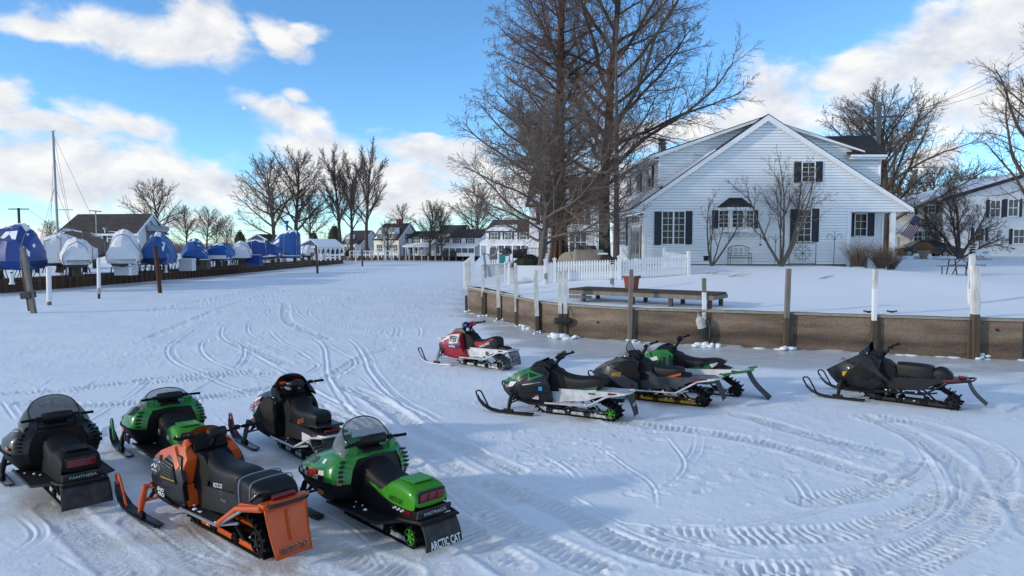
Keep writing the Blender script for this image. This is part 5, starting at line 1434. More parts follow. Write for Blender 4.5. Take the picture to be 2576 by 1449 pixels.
# ---- newer machines with angular panels
SG = 'snowmobiles parked on the frozen channel'
def sled_new(label, x, y, heading, c):
 t = thing('snowmobile', label, 'snowmobile', (x, y, .0), R(heading), SG); t.scale = (1.04, 1.04, 1.05)
 g = c.get
 yf = g('yf') or hw([-.3, -.02, .3, .6, .85, 1.08], [.26, .36, .43, .43, .33, .12], [.14, .28, .5, .68, .85, 1.0], [.62, .90, 1, .93, .72, .50])
 hull('belly_pan', g('belly') or [(1.04, .50), (.98, .42), (.72, .25), (.42, .16), (.05, .17), (-.03, .27), (.02, .50)], yf, g('bellym', 'sled_plastic'), t, .02)
 hull('hood', g('hood') or [(1.06, .505), (.90, .60), (.58, .79), (.36, .88), (.14, .89), (.02, .78), (.04, .505)], yf, g('hoodm'), t, .022)
 if g('side') is not None or g('sidem'):
  plates('side_panel', g('side') or [(.66, .54), (.46, .68), (.30, .82), (.10, .80), (-.03, .56), (-.01, .24), (.38, .19), (.60, .34)], yf, g('sidem', 'sled_plastic'), t, .022, .06, .010)
 hull('dash', g('dash') or [(.46, .82), (.34, .95), (.16, .97), (.04, .86), (.10, .78)], hw([0, .5], [.21, .26], [.7, 1.0], [1, .8]), g('dashm', 'sled_plastic'), t, .02)
 hull('console', g('console') or [(.16, .86), (-.08, .81), (-.24, .68), (-.22, .44), (.12, .44)], hw([-.3, .2], [.17, .25], [.4, .9], [1.1, .75]), 'sled_plastic', t, .025)
 lift = g('lift', .05)
 secs = g('seat') or [(-.10, .13, .50, .75, .06, .01), (-.20, .15, .50, .70, .06, .01), (-.38, .165, .49, .665, .06, .01), (-.58, .17, .50, .665, .06, .01), (-.78, .165, .54, .70, .06, .01), (-.92, .145, .58, .70, .05, .0), (-.99, .11, .61, .67, .03, 0)]
 secs = [(a_, b_ * 1.06, c_, d_ + lift, e_, f_) for a_, b_, c_, d_, e_, f_ in secs]
 cushion('seat', secs, g('seatm', 'vinyl'), t)
 hull('seat_base', g('seat_base') or [(-.12, .60), (-.50, .56), (-.90, .60), (-.82, .47), (-.12, .44)], lambda a, b: .168, g('basem', 'sled_plastic'), t, .015)
 for nm, poly, m in g('seat_plates', ()): plates(nm, poly, lambda a, b: .172, m, t, .008, .012)
 tr = g('trear', -1.12); te = tr - .26; rz_ = g('rz', .53)
 yt = lambda a, b: .205
 hull('tunnel', g('tunnel') or [(.12, .49), (te + .06, rz_), (te - .02, rz_ - .025), (tr + .22, rz_ - .12), (tr + .46, .32), (.0, .24), (.12, .26)], yt, g('tunm', 'alu_snowy'), t, .008)
 boards(t, g('boardm', 'alu_dark'), .06, g('bend', -.72), .245, .20, .37, g('edgem', 'metal_dark'))
 for s in (1, -1):
  MB().tube([(g('bend', -.72) - .02, s * .35, .26), (tr + .05, s * .235, rz_ - .09), (te - .02, s * .21, rz_ - .025)], .018, 7).build('rear_grab_rail', g('edgem', 'metal_dark'), t, smooth=60)
  MB().box((te + .22, s * .210, rz_ - .04), (.16, .010, .035)).build('side_reflector', 'lamp_red', t)
 MB().tube([(te + .12, .215, rz_ - .03), (te - .06, .20, rz_ - .01), (te - .10, .12, rz_), (te - .10, -.12, rz_), (te - .06, -.20, rz_ - .01), (te + .12, -.215, rz_ - .03)], .018, 7).build('rear_bumper', g('bumperm', g('edgem', 'metal_dark')), t, smooth=60)
 f = dict(g('flap', dict(m='flap_black', x0=te - .02, z0=.46, x1=te - .16, z1=.13, w=.38, w1=.36))); f['z0'] = rz_ - .03
 fl = flap(t, f['m'], f['x0'], f['z0'], f['x1'], f['z1'], f['w'], f['w1'], bow=f.get('bow', .02))
 if g('tail') is not None:
  tx, tz, tw = c['tail']; MB().box((tx, 0, tz), (.05, tw, .055), Matrix.Rotation(-.3, 4, 'Y')).build('tail_light', 'lamp_red', t, bevel=.01)
 track(t, tr, g('txf', .12), lug=g('lug', .04), railm=g('railm', 'rail_icy'), wheelm=g('wheelm', 'metal_dark'), pitch=g('pitch', .08), icy=g('icy', False), rear=g('trr', (.13, .115)), wr=g('wr', .10), w=.38, mid=[(tr + .22, rz_ - .20), (tr + .45, rz_ - .125), (-.2, rz_ - .10)], armz=.36)
 skis(t, .74, g('stance', .53), g('skim', 'sled_black'), g('loopm', 'sled_black'), g('spm', 'metal_dark'), armm=g('armm', 'metal_dark'), springm=g('springm', 'metal_dark'), bx=g('armx', .27), steer=g('steer', 0))
 bars(t, *g('bar', (-.06, 1.06)), hooks=g('hooks', True), padm=g('padm', 'vinyl'), riser=(.10, .82), rise=g('rise', .04), padw=.11)
 sh = g('shield')
 if sh: shield(t, *sh[:6], **sh[6])
 pack_snow(t, tr, int(heading * 7 + x * 10), .255)
 if g('extra'): c['extra'](t, yf, fl, te)
 return t

# orange touring machine in the middle of the near group
def orangeC(t, yf, fl, te):
 plates('nose_side', [(1.02, .50), (.80, .58), (.62, .62), (.58, .44), (.70, .30), (.94, .42)], yf, 'sled_orange', t, .020, .05, .01)
 plates('lower_panel', [(.66, .42), (.50, .34), (.36, .20), (.06, .17), (.30, .17), (.55, .22), (.80, .34)], yf, 'sled_orange', t, .026, .05, .01)
 plates('dark_chevron', [(.60, .44), (.42, .40), (.20, .28), (.05, .20), (.28, .22), (.50, .30)], yf, 'sled_black', t, .040, .03, .004)
 plates('upper_decal', [(.80, .62), (.50, .76), (.38, .62), (.50, .54)], yf, 'sled_grey', t, .032, .04, .006)
 plates('edge_stripe', [(.46, .83), (.28, .88), (.06, .72), (.10, .66), (.24, .78)], yf, 'sled_orange', t, .030, .04, .006)
 plates('heat_panel', [(.36, .76), (.16, .72), (.06, .52), (.34, .54)], yf, 'sled_plastic', t, .038, .03, .006)
 for k in range(6): plates('panel_rib', [(.33, .745 - k * .03), (.15, .71 - k * .03), (.15, .704 - k * .03), (.33, .739 - k * .03)], yf, 'sled_grey', t, .043, .01, 0)
 plates('panel_line', [(.33, .575), (.09, .56), (.09, .552), (.33, .567)], yf, 'sled_yellow', t, .043, .01, 0)
 for s in (1, -1):
  y = yf(.66, .68) + .038
  sidetext(t, 'XF', 'decal_white', .52, y + .01, .665, .085, .19, s, tilt=.35, shear=.3, bold=.02)
  sidetext(t, 'LIMITED', 'decal_white', .52, y + .03, .60, .02, .14, s, tilt=.2, bold=.01)
  sidetext(t, 'SNO', 'decal_white', .33, yf(.33, .40) + .05, .425, .045, .17, s, shear=.3, bold=.03)
  sidetext(t, 'PRO', 'decal_white', .33, yf(.33, .36) + .052, .37, .045, .17, s, shear=.3, bold=.03)
  sidetext(t, 'ARCTIC CAT', 'decal_white', -.46, .19, .575, .05, .21, s, slope=-.12, bold=.02)
  sidetext(t, '5000', 'metal_grey', -.62, .21, .455, .03, .12, s, shear=.2)
 shield(t, 'sled_orange', .16, .86, .24, .27, .20, 105, edge='sled_black', lean=.18)
 # soft bag strapped on the tunnel
 b = MB(); secs = [(-.84, .20, .52, .74, .05, .01), (-.96, .23, .52, .775, .05, .01), (-1.15, .24, .54, .77, .05, .01), (-1.32, .235, .56, .74, .05, .01), (-1.38, .20, .58, .68, .04, 0)]
 bag = cushion('cargo_bag', secs, 'vinyl', t)
 for q in (-1.0, -1.22): MB().tube([tuple(p + Vector((0, 0, .006))) for p in rbox(q, .240, .53, .777, .05, .01)], .007, 4).build('bag_piping', 'metal_grey', bag)
 for s in (1, -1):
  MB().tube([(-.74, s * .35, .275), (-1.00, s * .27, .48), (-1.44, s * .25, .58)], .030, 8).build('tunnel_flare', 'sled_orange', t, smooth=60)
  MB().prism([(-.86, .40), (-1.42, .53), (-1.46, .61), (-1.0, .53)], lambda a, b: Vector((a, s * .212, b)), lambda a, b: Vector((a, s * .245, b))).build('tunnel_side_guard', 'sled_orange', t, bevel=.01)
 MB().box((-1.45, 0, .605), (.11, .52, .04)).build('bumper_shelf', 'sled_orange', t, bevel=.012)
 MB().tube([(-1.22, .25, .60), (-1.38, .23, .72), (-1.43, .14, .72)], .018, 6).build('bag_rail', 'sled_black', t, smooth=60)
 text('ARCTIC CAT', 'sled_black', fl, (-1.612, 0, .165), (0, -1, 0), (.14, 0, .46), .06, .30, bold=.02, off=.012)
 text('ARCTIC CAT', 'metal_grey', fl, (-1.610, -.004, .168), (0, -1, 0), (.14, 0, .46), .062, .302, bold=.006, off=.010)
 for y0, y1, z0, z1 in ((-.05, .05, .44, .43), (-.05, -.05, .33, .43), (.05, .05, .33, .43), (-.05, .05, .33, .32), (-.05, -.05, .20, .30), (.05, .05, .2, .3)):
  pass
 MB().box((-1.545, 0, .38), (.016, .014, .30), Matrix.Rotation(.29, 4, 'Y')).build('flap_rib', 'sled_orange', fl)
x, y = at_rear((640, 1402), 139, -1.22, .19)
sled_new('orange and black snowmobile with orange snow flap and cargo bag', x, y, 139, dict(hoodm='sled_orange', sidem='sled_black', bellym='sled_orange', tunm='alu_dark', edgem='metal_grey', bumperm='sled_black', skim='sled_black', loopm='sled_orange', spm='sled_orange', armm='sled_orange', railm='sled_orange', lug=.045, pitch=.085, trear=-1.22, rz=.62,
         tail=(-1.43, .645, .26), flap=dict(m='sled_orange', x0=-1.47, z0=.60, x1=-1.62, z1=.10, w=.48, w1=.40, bow=-.02), bar=(-.07, 1.03, .42), extra=orangeC, trr=(.16, .15), wr=.12, seat=[(-.04, .13, .50, .78, .06, .01), (-.16, .15, .50, .73, .06, .01), (-.34, .17, .49, .70, .06, .01), (-.56, .18, .50, .71, .06, .01), (-.74, .17, .54, .73, .06, .01), (-.86, .15, .58, .71, .05, .0)]))

# black machine with flames and black shield behind the green one
def blackD(t, yf, fl, te):
 plates('flame_panel', [(.98, .52), (.70, .70), (.46, .80), (.42, .62), (.55, .50), (.80, .46)], yf, 'decal_white', t, .018, .04, .008)
 for k, (a, b) in enumerate(((.92, .53), (.80, .58), (.66, .64), (.55, .70))):
  plates('flame_decal', [(a, b), (a - .16, b + .10), (a - .10, b + .02), (a - .22, b + .02), (a - .08, b - .05)], yf, 'flame' if k % 2 == 0 else 'lamp_red', t, .026, .02, 0)
 plates('flame_lower', [(.88, .46), (.58, .48), (.48, .44), (.56, .36), (.78, .34)], yf, 'amber', t, .022, .04, .006)
 for s in (1, -1):
  sidetext(t, 'F5', 'lamp_red', .60, yf(.6, .60) + .03, .60, .10, .16, s, tilt=.3, shear=.2, bold=.03, off=.01)
  sidetext(t, 'ARCTIC CAT', 'flame', -.62, .178, .585, .06, .24, s, slope=-.35, bold=.03, off=.012)
  MB().box((.20, s * .13, .955), (.14, .12, .16), rotz(s * .2)).build('inner_cowl', 'sled_orange', t, bevel=.03)
  MB().bx(-1.0, -.72, s * .207, s * .216, .33, .45).build('tunnel_decal', 'decal_white', t)
 MB().lathe([(.055, -.02), (.055, .01), (.045, .014)], (.03, .09, .98), 14, 'X').build('gauge', 'decal_white', t, smooth=40)
 MB().lathe([(.055, -.02), (.055, .01), (.045, .014)], (.03, -.06, .98), 14, 'X').build('gauge', 'metal_grey', t, smooth=40)
 text('ARCTIC CAT', 'flame', fl, (te - .115, 0, .20), (0, -1, 0), (.14, 0, .3), .06, .34, bold=.03, off=.012)
 MB().tube([(-.86, .16, .56), (-1.20, .19, .60), (-1.24, 0, .605), (-1.20, -.19, .60), (-.86, -.16, .56)], .018, 7).build('luggage_rack', 'sled_black', t, smooth=60)
 MB().box((-1.06, 0, .60), (.34, .36, .02)).build('rack_plate', 'sled_black', t, bevel=.008)
 for q in (.16, -.16): MB().tube([(-1.1, q, .48), (-1.14, q, .60)], .012, 6).build('rack_leg', 'sled_black', t)
x, y = at_ski((616, 1120), 130, .76, .55)
sled_new('black snowmobile with flame graphics and tall black windshield', x, y, 130, dict(hoodm='sled_black', sidem='sled_plastic', tunm='alu_dark', edgem='alu_snowy', loopm='sled_red', spm='sled_grey', armm='sled_grey', skim='sled_black', bar=(-.06, 1.0, .40), hooks=False, icy=True,
         shield=('shield_dark', .10, .80, .34, .34, .34, dict(flare=.10, neck=.20)), tail=(-1.25, .535, .22), extra=blackD, padm='vinyl', flap=dict(m='flap_black', x0=-1.38, z0=.46, x1=-1.50, z1=.10, w=.44, w1=.42), side=[(.52, .50), (.40, .70), (.28, .82), (.06, .80), (-.06, .56), (-.04, .30), (.30, .20), (.56, .24)]))

# red racer
def redF(t, yf, fl, te):
 plates('white_stripe', [(.98, .53), (.60, .73), (.42, .78), (.36, .72), (.66, .60)], yf, 'decal_white', t, .012, .03, .004)
 plates('stripe', [(.92, .56), (.60, .72), (.50, .73), (.80, .60)], yf, 'sled_red', t, .018, .02, 0)
 plates('number_plate', [(.40, .80), (.12, .83), (.10, .60), (.38, .57)], yf, 'decal_white', t, .030, .03, .004)
 plates('blue_band', [(.52, .55), (.08, .56), (.03, .47), (.42, .46)], yf, 'sled_blue', t, .026, .03, .004)
 plates('front_scoop', [(.92, .48), (.72, .52), (.58, .40), (.66, .28), (.80, .32)], yf, 'sled_black', t, .006, .04, .004)
 for s in (1, -1):
  y = yf(.25, .7) + .03
  sidetext(t, '931', 'sled_black', .25, y + .008, .70, .17, .25, s, tilt=.30, bold=.03, off=.012)
  sidetext(t, '600', 'decal_white', .26, yf(.26, .5) + .03, .515, .045, .22, s, bold=.03, off=.008)
  sidetext(t, 'POLARIS', 'decal_white', -.62, .185, .60, .06, .34, s, slope=-.38, bold=.02, off=.008)
  sidetext(t, 'POLARIS', 'decal_white', .68, yf(.68, .62) + .02, .625, .06, .26, s, slope=.45, tilt=.4, bold=.02, off=.012)
  MB().lathe([(.05, -.012), (.05, .012)], (-.72, s * .207, .40), 14, 'Y').build('round_sticker', 'sled_grey', t)
  MB().bx(-.60, -.20, s * .204, s * .212, .285, .305).build('board_stripe', 'decal_white', t)
  MB().tube([(.72, s * .51, .17), (.0, s * .30, .20)], .020, 6).build('trailing_arm', 'metal_grey', t)
  MB().box((.48, s * .19, .86), (.12, .05, .14), rotz(s * .6)).build('cowl_fin', 'decal_white', t, bevel=.02)
 plates('seat_panel', [(-.24, .60), (-.34, .66), (-.60, .66), (-.86, .78), (-.92, .76), (-.60, .58), (-.40, .50)], lambda a, b: .172, 'sled_red', t, .012, .02)
 MB().lathe([(.02, -.12), (.08, -.10), (.10, 0), (.06, .08), (.02, .1)], (.20, 0, 1.02), 12, 'X').build('headlight_cover', 'sled_blue', t, smooth=50)
 for q in (.09, -.02): MB().lathe([(.045, -.02), (.045, .01), (.035, .014)], (.04, q, .93), 12, 'X').build('gauge', 'decal_white', t)
 b = MB(); cushion('rear_pouch', [(-1.02, .12, .50, .58, .03, .01), (-1.14, .14, .50, .60, .04, .01), (-1.26, .12, .50, .57, .03, .0)], 'vinyl', t)
x, y = at_rear((1256.5, 933), 141, -1.15, .19)
sled_new('red racing snowmobile with number plate and white tunnel, farthest back', x, y, 141, dict(hoodm='sled_red', sidem=None, bellym='sled_red', dashm='sled_black', skim='hull_white', loopm='sled_black', spm='metal_grey', armm='metal_grey', tunm='alu_snowy', boardm='alu_snowy', edgem='alu_snowy', icy=True, lug=.03, bar=(-.04, 1.06, .33), padm='sled_red', extra=redF,
         hood=[(1.06, .50), (.90, .58), (.50, .78), (.34, .88), (.12, .86), (.06, .60), (-.04, .30), (-.16, .18), (.04, .17), (.12, .46)], belly=[(1.04, .50), (.98, .40), (.78, .27), (.50, .20), (.05, .18), (-.14, .19), (.06, .50)],
         seat=[(-.12, .13, .48, .68, .06, .01), (-.24, .15, .48, .64, .06, .01), (-.42, .165, .48, .635, .06, .01), (-.62, .17, .48, .69, .06, .01), (-.80, .165, .50, .77, .06, .01), (-.95, .145, .52, .76, .05, .0), (-1.0, .11, .52, .70, .03, 0)], flap=dict(m='rubber_icy', x0=-1.38, z0=.46, x1=-1.50, z1=.16, w=.40, w1=.36)))

# green and black machine with 800 lettering
def green800(t, yf, fl, te):
 plates('hood_top_panel', [(1.0, .54), (.62, .78), (.40, .86), (.36, .80), (.56, .66), (.80, .56)], yf, 'sled_green_deep', t, .014, .03, .006)
 plates('green_frame', [(.44, .84), (.38, .64), (.10, .74)], yf, 'sled_green', t, .026, .03, .006)
 plates('vent_window', [(.40, .79), (.36, .69), (.20, .745)], yf, 'sled_black', t, .034, .02, 0)
 plates('white_slash', [(.78, .58), (.62, .60), (.72, .50), (.86, .46)], yf, 'decal_white', t, .018, .02, 0)
 plates('front_marker', [(.94, .50), (.84, .52), (.84, .46), (.92, .44)], yf, 'amber', t, .020, .03, .004)
 plates('side_line', [(.50, .56), (.14, .63), (.14, .62), (.48, .545)], yf, 'metal_grey', t, .030, .02, 0)
 plates('lower_seam', [(.56, .40), (.0, .44), (.0, .425), (.56, .385)], yf, 'sled_black', t, .034, .03, 0)
 for s in (1, -1):
  sidetext(t, 'SNO PRO', 'decal_white', .66, yf(.66, .66) + .02, .655, .06, .38, s, slope=.42, tilt=.4, shear=.2, bold=.01, off=.012)
  sidetext(t, '800', 'sled_black', -.78, .205, .462, .035, .14, s, bold=.03, off=.006)
  MB().box((.24, s * (yf(.24, .33) + .024), .345), (.12, .008, .075)).build('licence_sticker', 'decal_white', t)
  MB().box((.24, s * (yf(.24, .33) + .027), .368), (.12, .008, .026)).build('sticker_band', 'sled_red', t)
  sidetext(t, 'EZ1960A', 'sled_black', .24, yf(.24, .33) + .030, .332, .026, .10, s, off=.006)
  MB().box((.14, s * (yf(.14, .5) + .026), .51), (.07, .008, .07)).build('state_sticker', 'sticker_blue', t)
 MB().box((-.10, 0, 1.11), (.16, .14, .06), Matrix.Rotation(.5, 4, 'Y')).build('tether_pad', 'sled_black', t, bevel=.02)
 text('ARCTIC CAT', 'decal_white', fl, (te - .135, 0, .32), (0, -1, 0), (.14, 0, .33), .05, .30, bold=.02, off=.012)
x, y = at_ski((1280, 1042), 153, .76, .55)
SP = [('seat_stripe', [(-.26, .50), (-.60, .53), (-.88, .60), (-.86, .54), (-.50, .505), (-.28, .475)], 'sled_green_deep'), ('seat_pinstripe', [(-.50, .497), (-.86, .533), (-.84, .505), (-.60, .497)], 'decal_white')]
sled_new('black and green snowmobile with silver tunnel and green rear wheel', x, y, 153, dict(hoodm='sled_black', sidem='sled_black', bellym='sled_black', tunm='alu_snowy', boardm='alu_snowy', edgem='alu_snowy', springm='sled_green', wheelm='sled_lime', railm='rail_icy', bar=(-.08, 1.04, .33), extra=green800, seat_plates=SP, wr=.105,
         flap=dict(m='flap_black', x0=-1.40, z0=.47, x1=-1.54, z1=.12, w=.32, w1=.24), shield=('shield_dark', .22, .84, .20, .24, .18, dict(amax=100))))

# grey machine with yellow rails
def greyH(t, yf, fl, te):
 plates('front_shroud', [(.62, .70), (.36, .58), (.02, .40), (.0, .26), (.16, .22), (.40, .34), (.70, .58)], yf, 'sled_grey', t, .045, .05, .012)
 plates('upper_fairing', [(1.02, .54), (.70, .76), (.40, .86), (.20, .82), (.50, .76), (.80, .62)], yf, 'sled_grey', t, .016, .03, .008)
 plates('air_dam', [(.96, .42), (.80, .47), (.74, .43), (.88, .38)], yf, 'sled_yellow', t, .02, .03, .004)
 plates('frame_bar', [(-.06, .60), (-.20, .62), (-.52, .40), (-.62, .30), (-.52, .30), (-.40, .38)], lambda a, b: .20, 'sled_grey', t, .02, .03, .006)
 for s in (1, -1):
  sidetext(t, 'MXZ', 'sled_yellow', .42, yf(.42, .55) + .05, .545, .075, .22, s, slope=-.1, shear=.3, bold=.03, off=.012)
  sidetext(t, 'RENEGADE', 'sled_yellow', .80, yf(.8, .68) + .02, .70, .03, .20, s, slope=.5, tilt=.5, shear=.2, off=.012)
  MB().box((.12, s * (yf(.12, .34) + .048), .34), (.06, .008, .05)).build('red_sticker', 'lamp_red', t)
  MB().box((te + .30, s * .209, .535), (.22, .010, .04)).build('long_reflector', 'lamp_red', t)
 MB().box((-.07, 0, 1.09), (.06, .16, .07)).build('gauge_pod', 'metal_grey', t, bevel=.02)
 MB().tube([(-.08, .10, 1.03), (-.16, .12, .96), (-.18, .05, .86)], .008, 5).tube([(-.06, -.1, 1.03), (-.12, -.1, .95), (-.14, -.05, .86)], .008, 5).build('tether_cord', 'sled_black', t)
 cushion('rear_tank', [(-.62, .16, .48, .58, .04, .01), (-.80, .17, .48, .62, .05, .01), (-.94, .165, .48, .60, .05, .01)], 'sled_plastic', t)
 MB().lathe([(.04, -.10), (.07, -.09), (.07, .09), (.04, .10)], (-.60, .19, .27), 12, 'Y').build('rear_damper', 'metal_dark', t, smooth=40)
x, y = at_rear((1755, 1024), 152, -1.18, .19)
sled_new('black and grey snowmobile with clear windshield and yellow suspension rails', x, y, 152, dict(hoodm='sled_black', sidem='sled_plastic', bellym='sled_black', tunm='sled_grey', boardm='alu_dark', edgem='alu_snowy', railm='sled_yellow', lug=.05, trear=-1.18, rz=.58, bar=(-.06, 1.08, .34), padm=None, extra=greyH,
         seat=[(-.22, .12, .52, .68, .05, .01), (-.34, .145, .50, .66, .06, .01), (-.55, .16, .50, .66, .06, .01), (-.72, .16, .52, .67, .05, .01), (-.80, .13, .55, .65, .03, .0)], seat_plates=[('seat_stripe', [(-.50, .53), (-.80, .63), (-.80, .585), (-.56, .50)], 'sled_orange'), ('seat_patch', [(-.44, .51), (-.56, .55), (-.60, .51), (-.50, .49)], 'sled_yellow')],
         shield=('shield_clear', .26, .84, .30, .28, .30, dict(amax=95)), flap=dict(m='flap_black', x0=-1.42, z0=.50, x1=-1.60, z1=.16, w=.34, w1=.30)))

# green and white machine behind it
def greenI(t, yf, fl, te):
 plates('white_panel', [(.76, .62), (.34, .76), (.30, .69), (.70, .56)], yf, 'decal_white', t, .016, .03, .004)
 plates('green_guard', [(.26, .84), (.08, .80), (.06, .54), (.20, .54)], yf, 'sled_green_deep', t, .028, .04, .008)
 plates('guard_vent', [(.20, .76), (.15, .75), (.14, .60), (.18, .60)], yf, 'sled_black', t, .036, .02, 0)
 for s in (1, -1):
  sidetext(t, 'ARCTIC CAT', 'sled_black', .52, yf(.52, .66) + .02, .665, .06, .34, s, slope=.30, tilt=.25, bold=.02, off=.012)
  MB().lathe([(.035, -.008), (.035, .008)], (.70, s * (yf(.7, .68) + .02), .68), 12, 'Y').build('round_sticker', 'decal_white', t)
  MB().tube([(-.60, s * .38, .30), (-1.05, s * .235, .47), (-1.62, s * .225, .60)], .020, 7).build('bumper_tube', 'sled_green_deep', t, smooth=60)
  MB().lathe([(.05, -.008), (.05, .008)], (-.98, s * .208, .43), 14, 'Y').build('round_sticker', 'sled_grey', t)
  sidetext(t, '850GV', 'sled_black', -.84, .206, .36, .04, .16, s, slope=-.15, off=.006)
 cushion('seat_bag', [(-.82, .14, .50, .60, .04, .01), (-1.0, .15, .50, .62, .05, .01), (-1.14, .12, .50, .58, .03, .0)], 'vinyl', t)
x, y = at_rear((1838, 999), 152, -1.22, .19)
sled_new('green and white snowmobile with long black flap, parked behind the grey one', x, y, 152, dict(hoodm='sled_green', sidem='sled_black', bellym='sled_green_deep', tunm='decal_white', boardm='alu_dark', edgem='sled_green_deep', lug=.05, trear=-1.22, rz=.58, bar=(-.06, 1.10, .30), padm='vinyl', extra=greenI, tail=(-1.03, .70, .16),
         seat_plates=[('seat_stripe', [(-.26, .52), (-.72, .63), (-.78, .56), (-.40, .50)], 'sled_green_deep'), ('seat_mark', [(-.72, .64), (-.90, .69), (-.88, .64), (-.78, .57)], 'decal_white')],
         side=[(.30, .54), (.24, .80), (.06, .80), (-.04, .56), (-.02, .26), (.30, .20)], flap=dict(m='flap_black', x0=-1.48, z0=.48, x1=-1.92, z1=.03, w=.40, w1=.36, bow=-.07), shield=('shield_dark', .22, .84, .20, .24, .18, dict(amax=100))))

# long black machine at the right
def blackJ(t, yf, fl, te):
 plates('side_fairing', [(.98, .56), (.62, .80), (.36, .92), (.30, .78), (.52, .62), (.70, .56)], yf, 'sled_grey_dark', t, .016, .04, .01)
 plates('angular_panel', [(.36, .90), (.20, .88), (.02, .62), (-.16, .46), (-.10, .42), (.10, .58), (.34, .70)], yf, 'sled_grey_dark', t, .034, .05, .01)
 plates('knee_panel', [(.34, .60), (.10, .48), (-.06, .40), (.16, .24), (.42, .26), (.52, .42)], yf, 'sled_black', t, .030, .05, .012)
 plates('facet', [(.30, .70), (.10, .58), (.22, .42), (.44, .52)], yf, 'sled_plastic', t, .040, .03, .008)
 plates('front_marker', [(.70, .56), (.60, .57), (.64, .50), (.66, .46), (.70, .48)], yf, 'sled_yellow', t, .022, .03, .004)
 for s in (1, -1):
  sidetext(t, 'POLARIS', 'sled_black', .56, yf(.56, .76) + .03, .755, .06, .34, s, slope=.35, tilt=.35, bold=.02, off=.014)
  MB().prism([(te + .40, .56), (te + .06, .595), (te + .12, .57), (te + .40, .52)], lambda a, b: Vector((a, s * .206, b)), lambda a, b: Vector((a, s * .216, b))).build('long_reflector', 'lamp_red', t)
 cushion('tail_bag', [(-.86, .12, .50, .72, .06, .01), (-.94, .145, .50, .78, .08, .01), (-1.08, .145, .50, .77, .08, .01), (-1.18, .12, .50, .66, .06, 0)], 'vinyl', t)
 MB().box((te + .10, 0, .625), (.14, .16, .05)).build('tail_light', 'lamp_red', t, bevel=.015)
 hull('dash_hood', [(.40, .86), (.20, 1.0), (.02, .98), (.04, .86)], lambda a, b: .20, 'sled_plastic', t, .03)
mat('sled_grey_dark', (.013, .0135, .016), .42, var=.2, vscale=6, coat=.2, spec=.3)
x, y = at_rear((2391, 1032), 141, -1.23, .19)
sled_new('all black snowmobile with tall dark windshield, alone at the right', x, y, 141, dict(hoodm='sled_black', sidem='sled_plastic', bellym='sled_black', tunm='sled_black', boardm='alu_dark', edgem='sled_black', lug=.055, pitch=.10, trear=-1.18, rz=.60, railm='alu_dark', bar=(-.08, 1.06, .28), padm=None, extra=blackJ, wheelm='sled_black', wr=.11, trr=(.14, .13),
         belly=[(1.08, .50), (.98, .40), (.72, .22), (.42, .16), (.05, .17), (-.12, .19), (.02, .50)], hood=[(1.10, .505), (.92, .62), (.58, .82), (.36, .93), (.14, .93), (.02, .80), (.04, .505)],
         seat=[(-.24, .12, .54, .74, .05, .01), (-.34, .145, .52, .75, .06, .01), (-.55, .16, .50, .75, .06, .01), (-.76, .16, .52, .75, .06, .01), (-.86, .13, .56, .72, .03, .0)],
         shield=('shield_dark', .24, .90, .26, .24, .34, dict(amax=85, lean=.34)), flap=dict(m='flap_black', x0=-1.44, z0=.49, x1=-1.74, z1=.16, w=.34, w1=.30, bow=-.06)))
# ------------------------------------------------------------------ bare trees: tapered trunk, limbs, many fine twigs
def tubes(segs, sides):
 """segs: array (n, 8) = p0 xyz, p1 xyz, r0, r1 -> prism vertices and quads"""
 segs = np.asarray(segs, np.float64)
 if not len(segs): return np.zeros((0, 3)), np.zeros((0, 4), int)
 p0, p1, r0, r1 = segs[:, :3], segs[:, 3:6], segs[:, 6], segs[:, 7]
 d = p1 - p0; l = np.linalg.norm(d, axis=1, keepdims=True) + 1e-9; d = d / l
 a = np.where(np.abs(d[:, 2:3]) < .9, np.array([[0, 0, 1.0]]), np.array([[1.0, 0, 0]]))
 x = np.cross(a, d); x /= np.linalg.norm(x, axis=1, keepdims=True); y = np.cross(d, x)
 n = len(segs); V = np.zeros((n, 2, sides, 3))
 for k in range(sides):
  c, s = math.cos(2 * math.pi * k / sides), math.sin(2 * math.pi * k / sides); o = x * c + y * s
  V[:, 0, k] = p0 + o * r0[:, None]; V[:, 1, k] = p1 + o * r1[:, None]
 base = (np.arange(n) * 2 * sides)[:, None]
 Q = np.concatenate([np.stack([base[:, 0] + k, base[:, 0] + (k + 1) % sides, base[:, 0] + sides + (k + 1) % sides, base[:, 0] + sides + k], 1) for k in range(sides)], 0)
 return V.reshape(-1, 3), Q
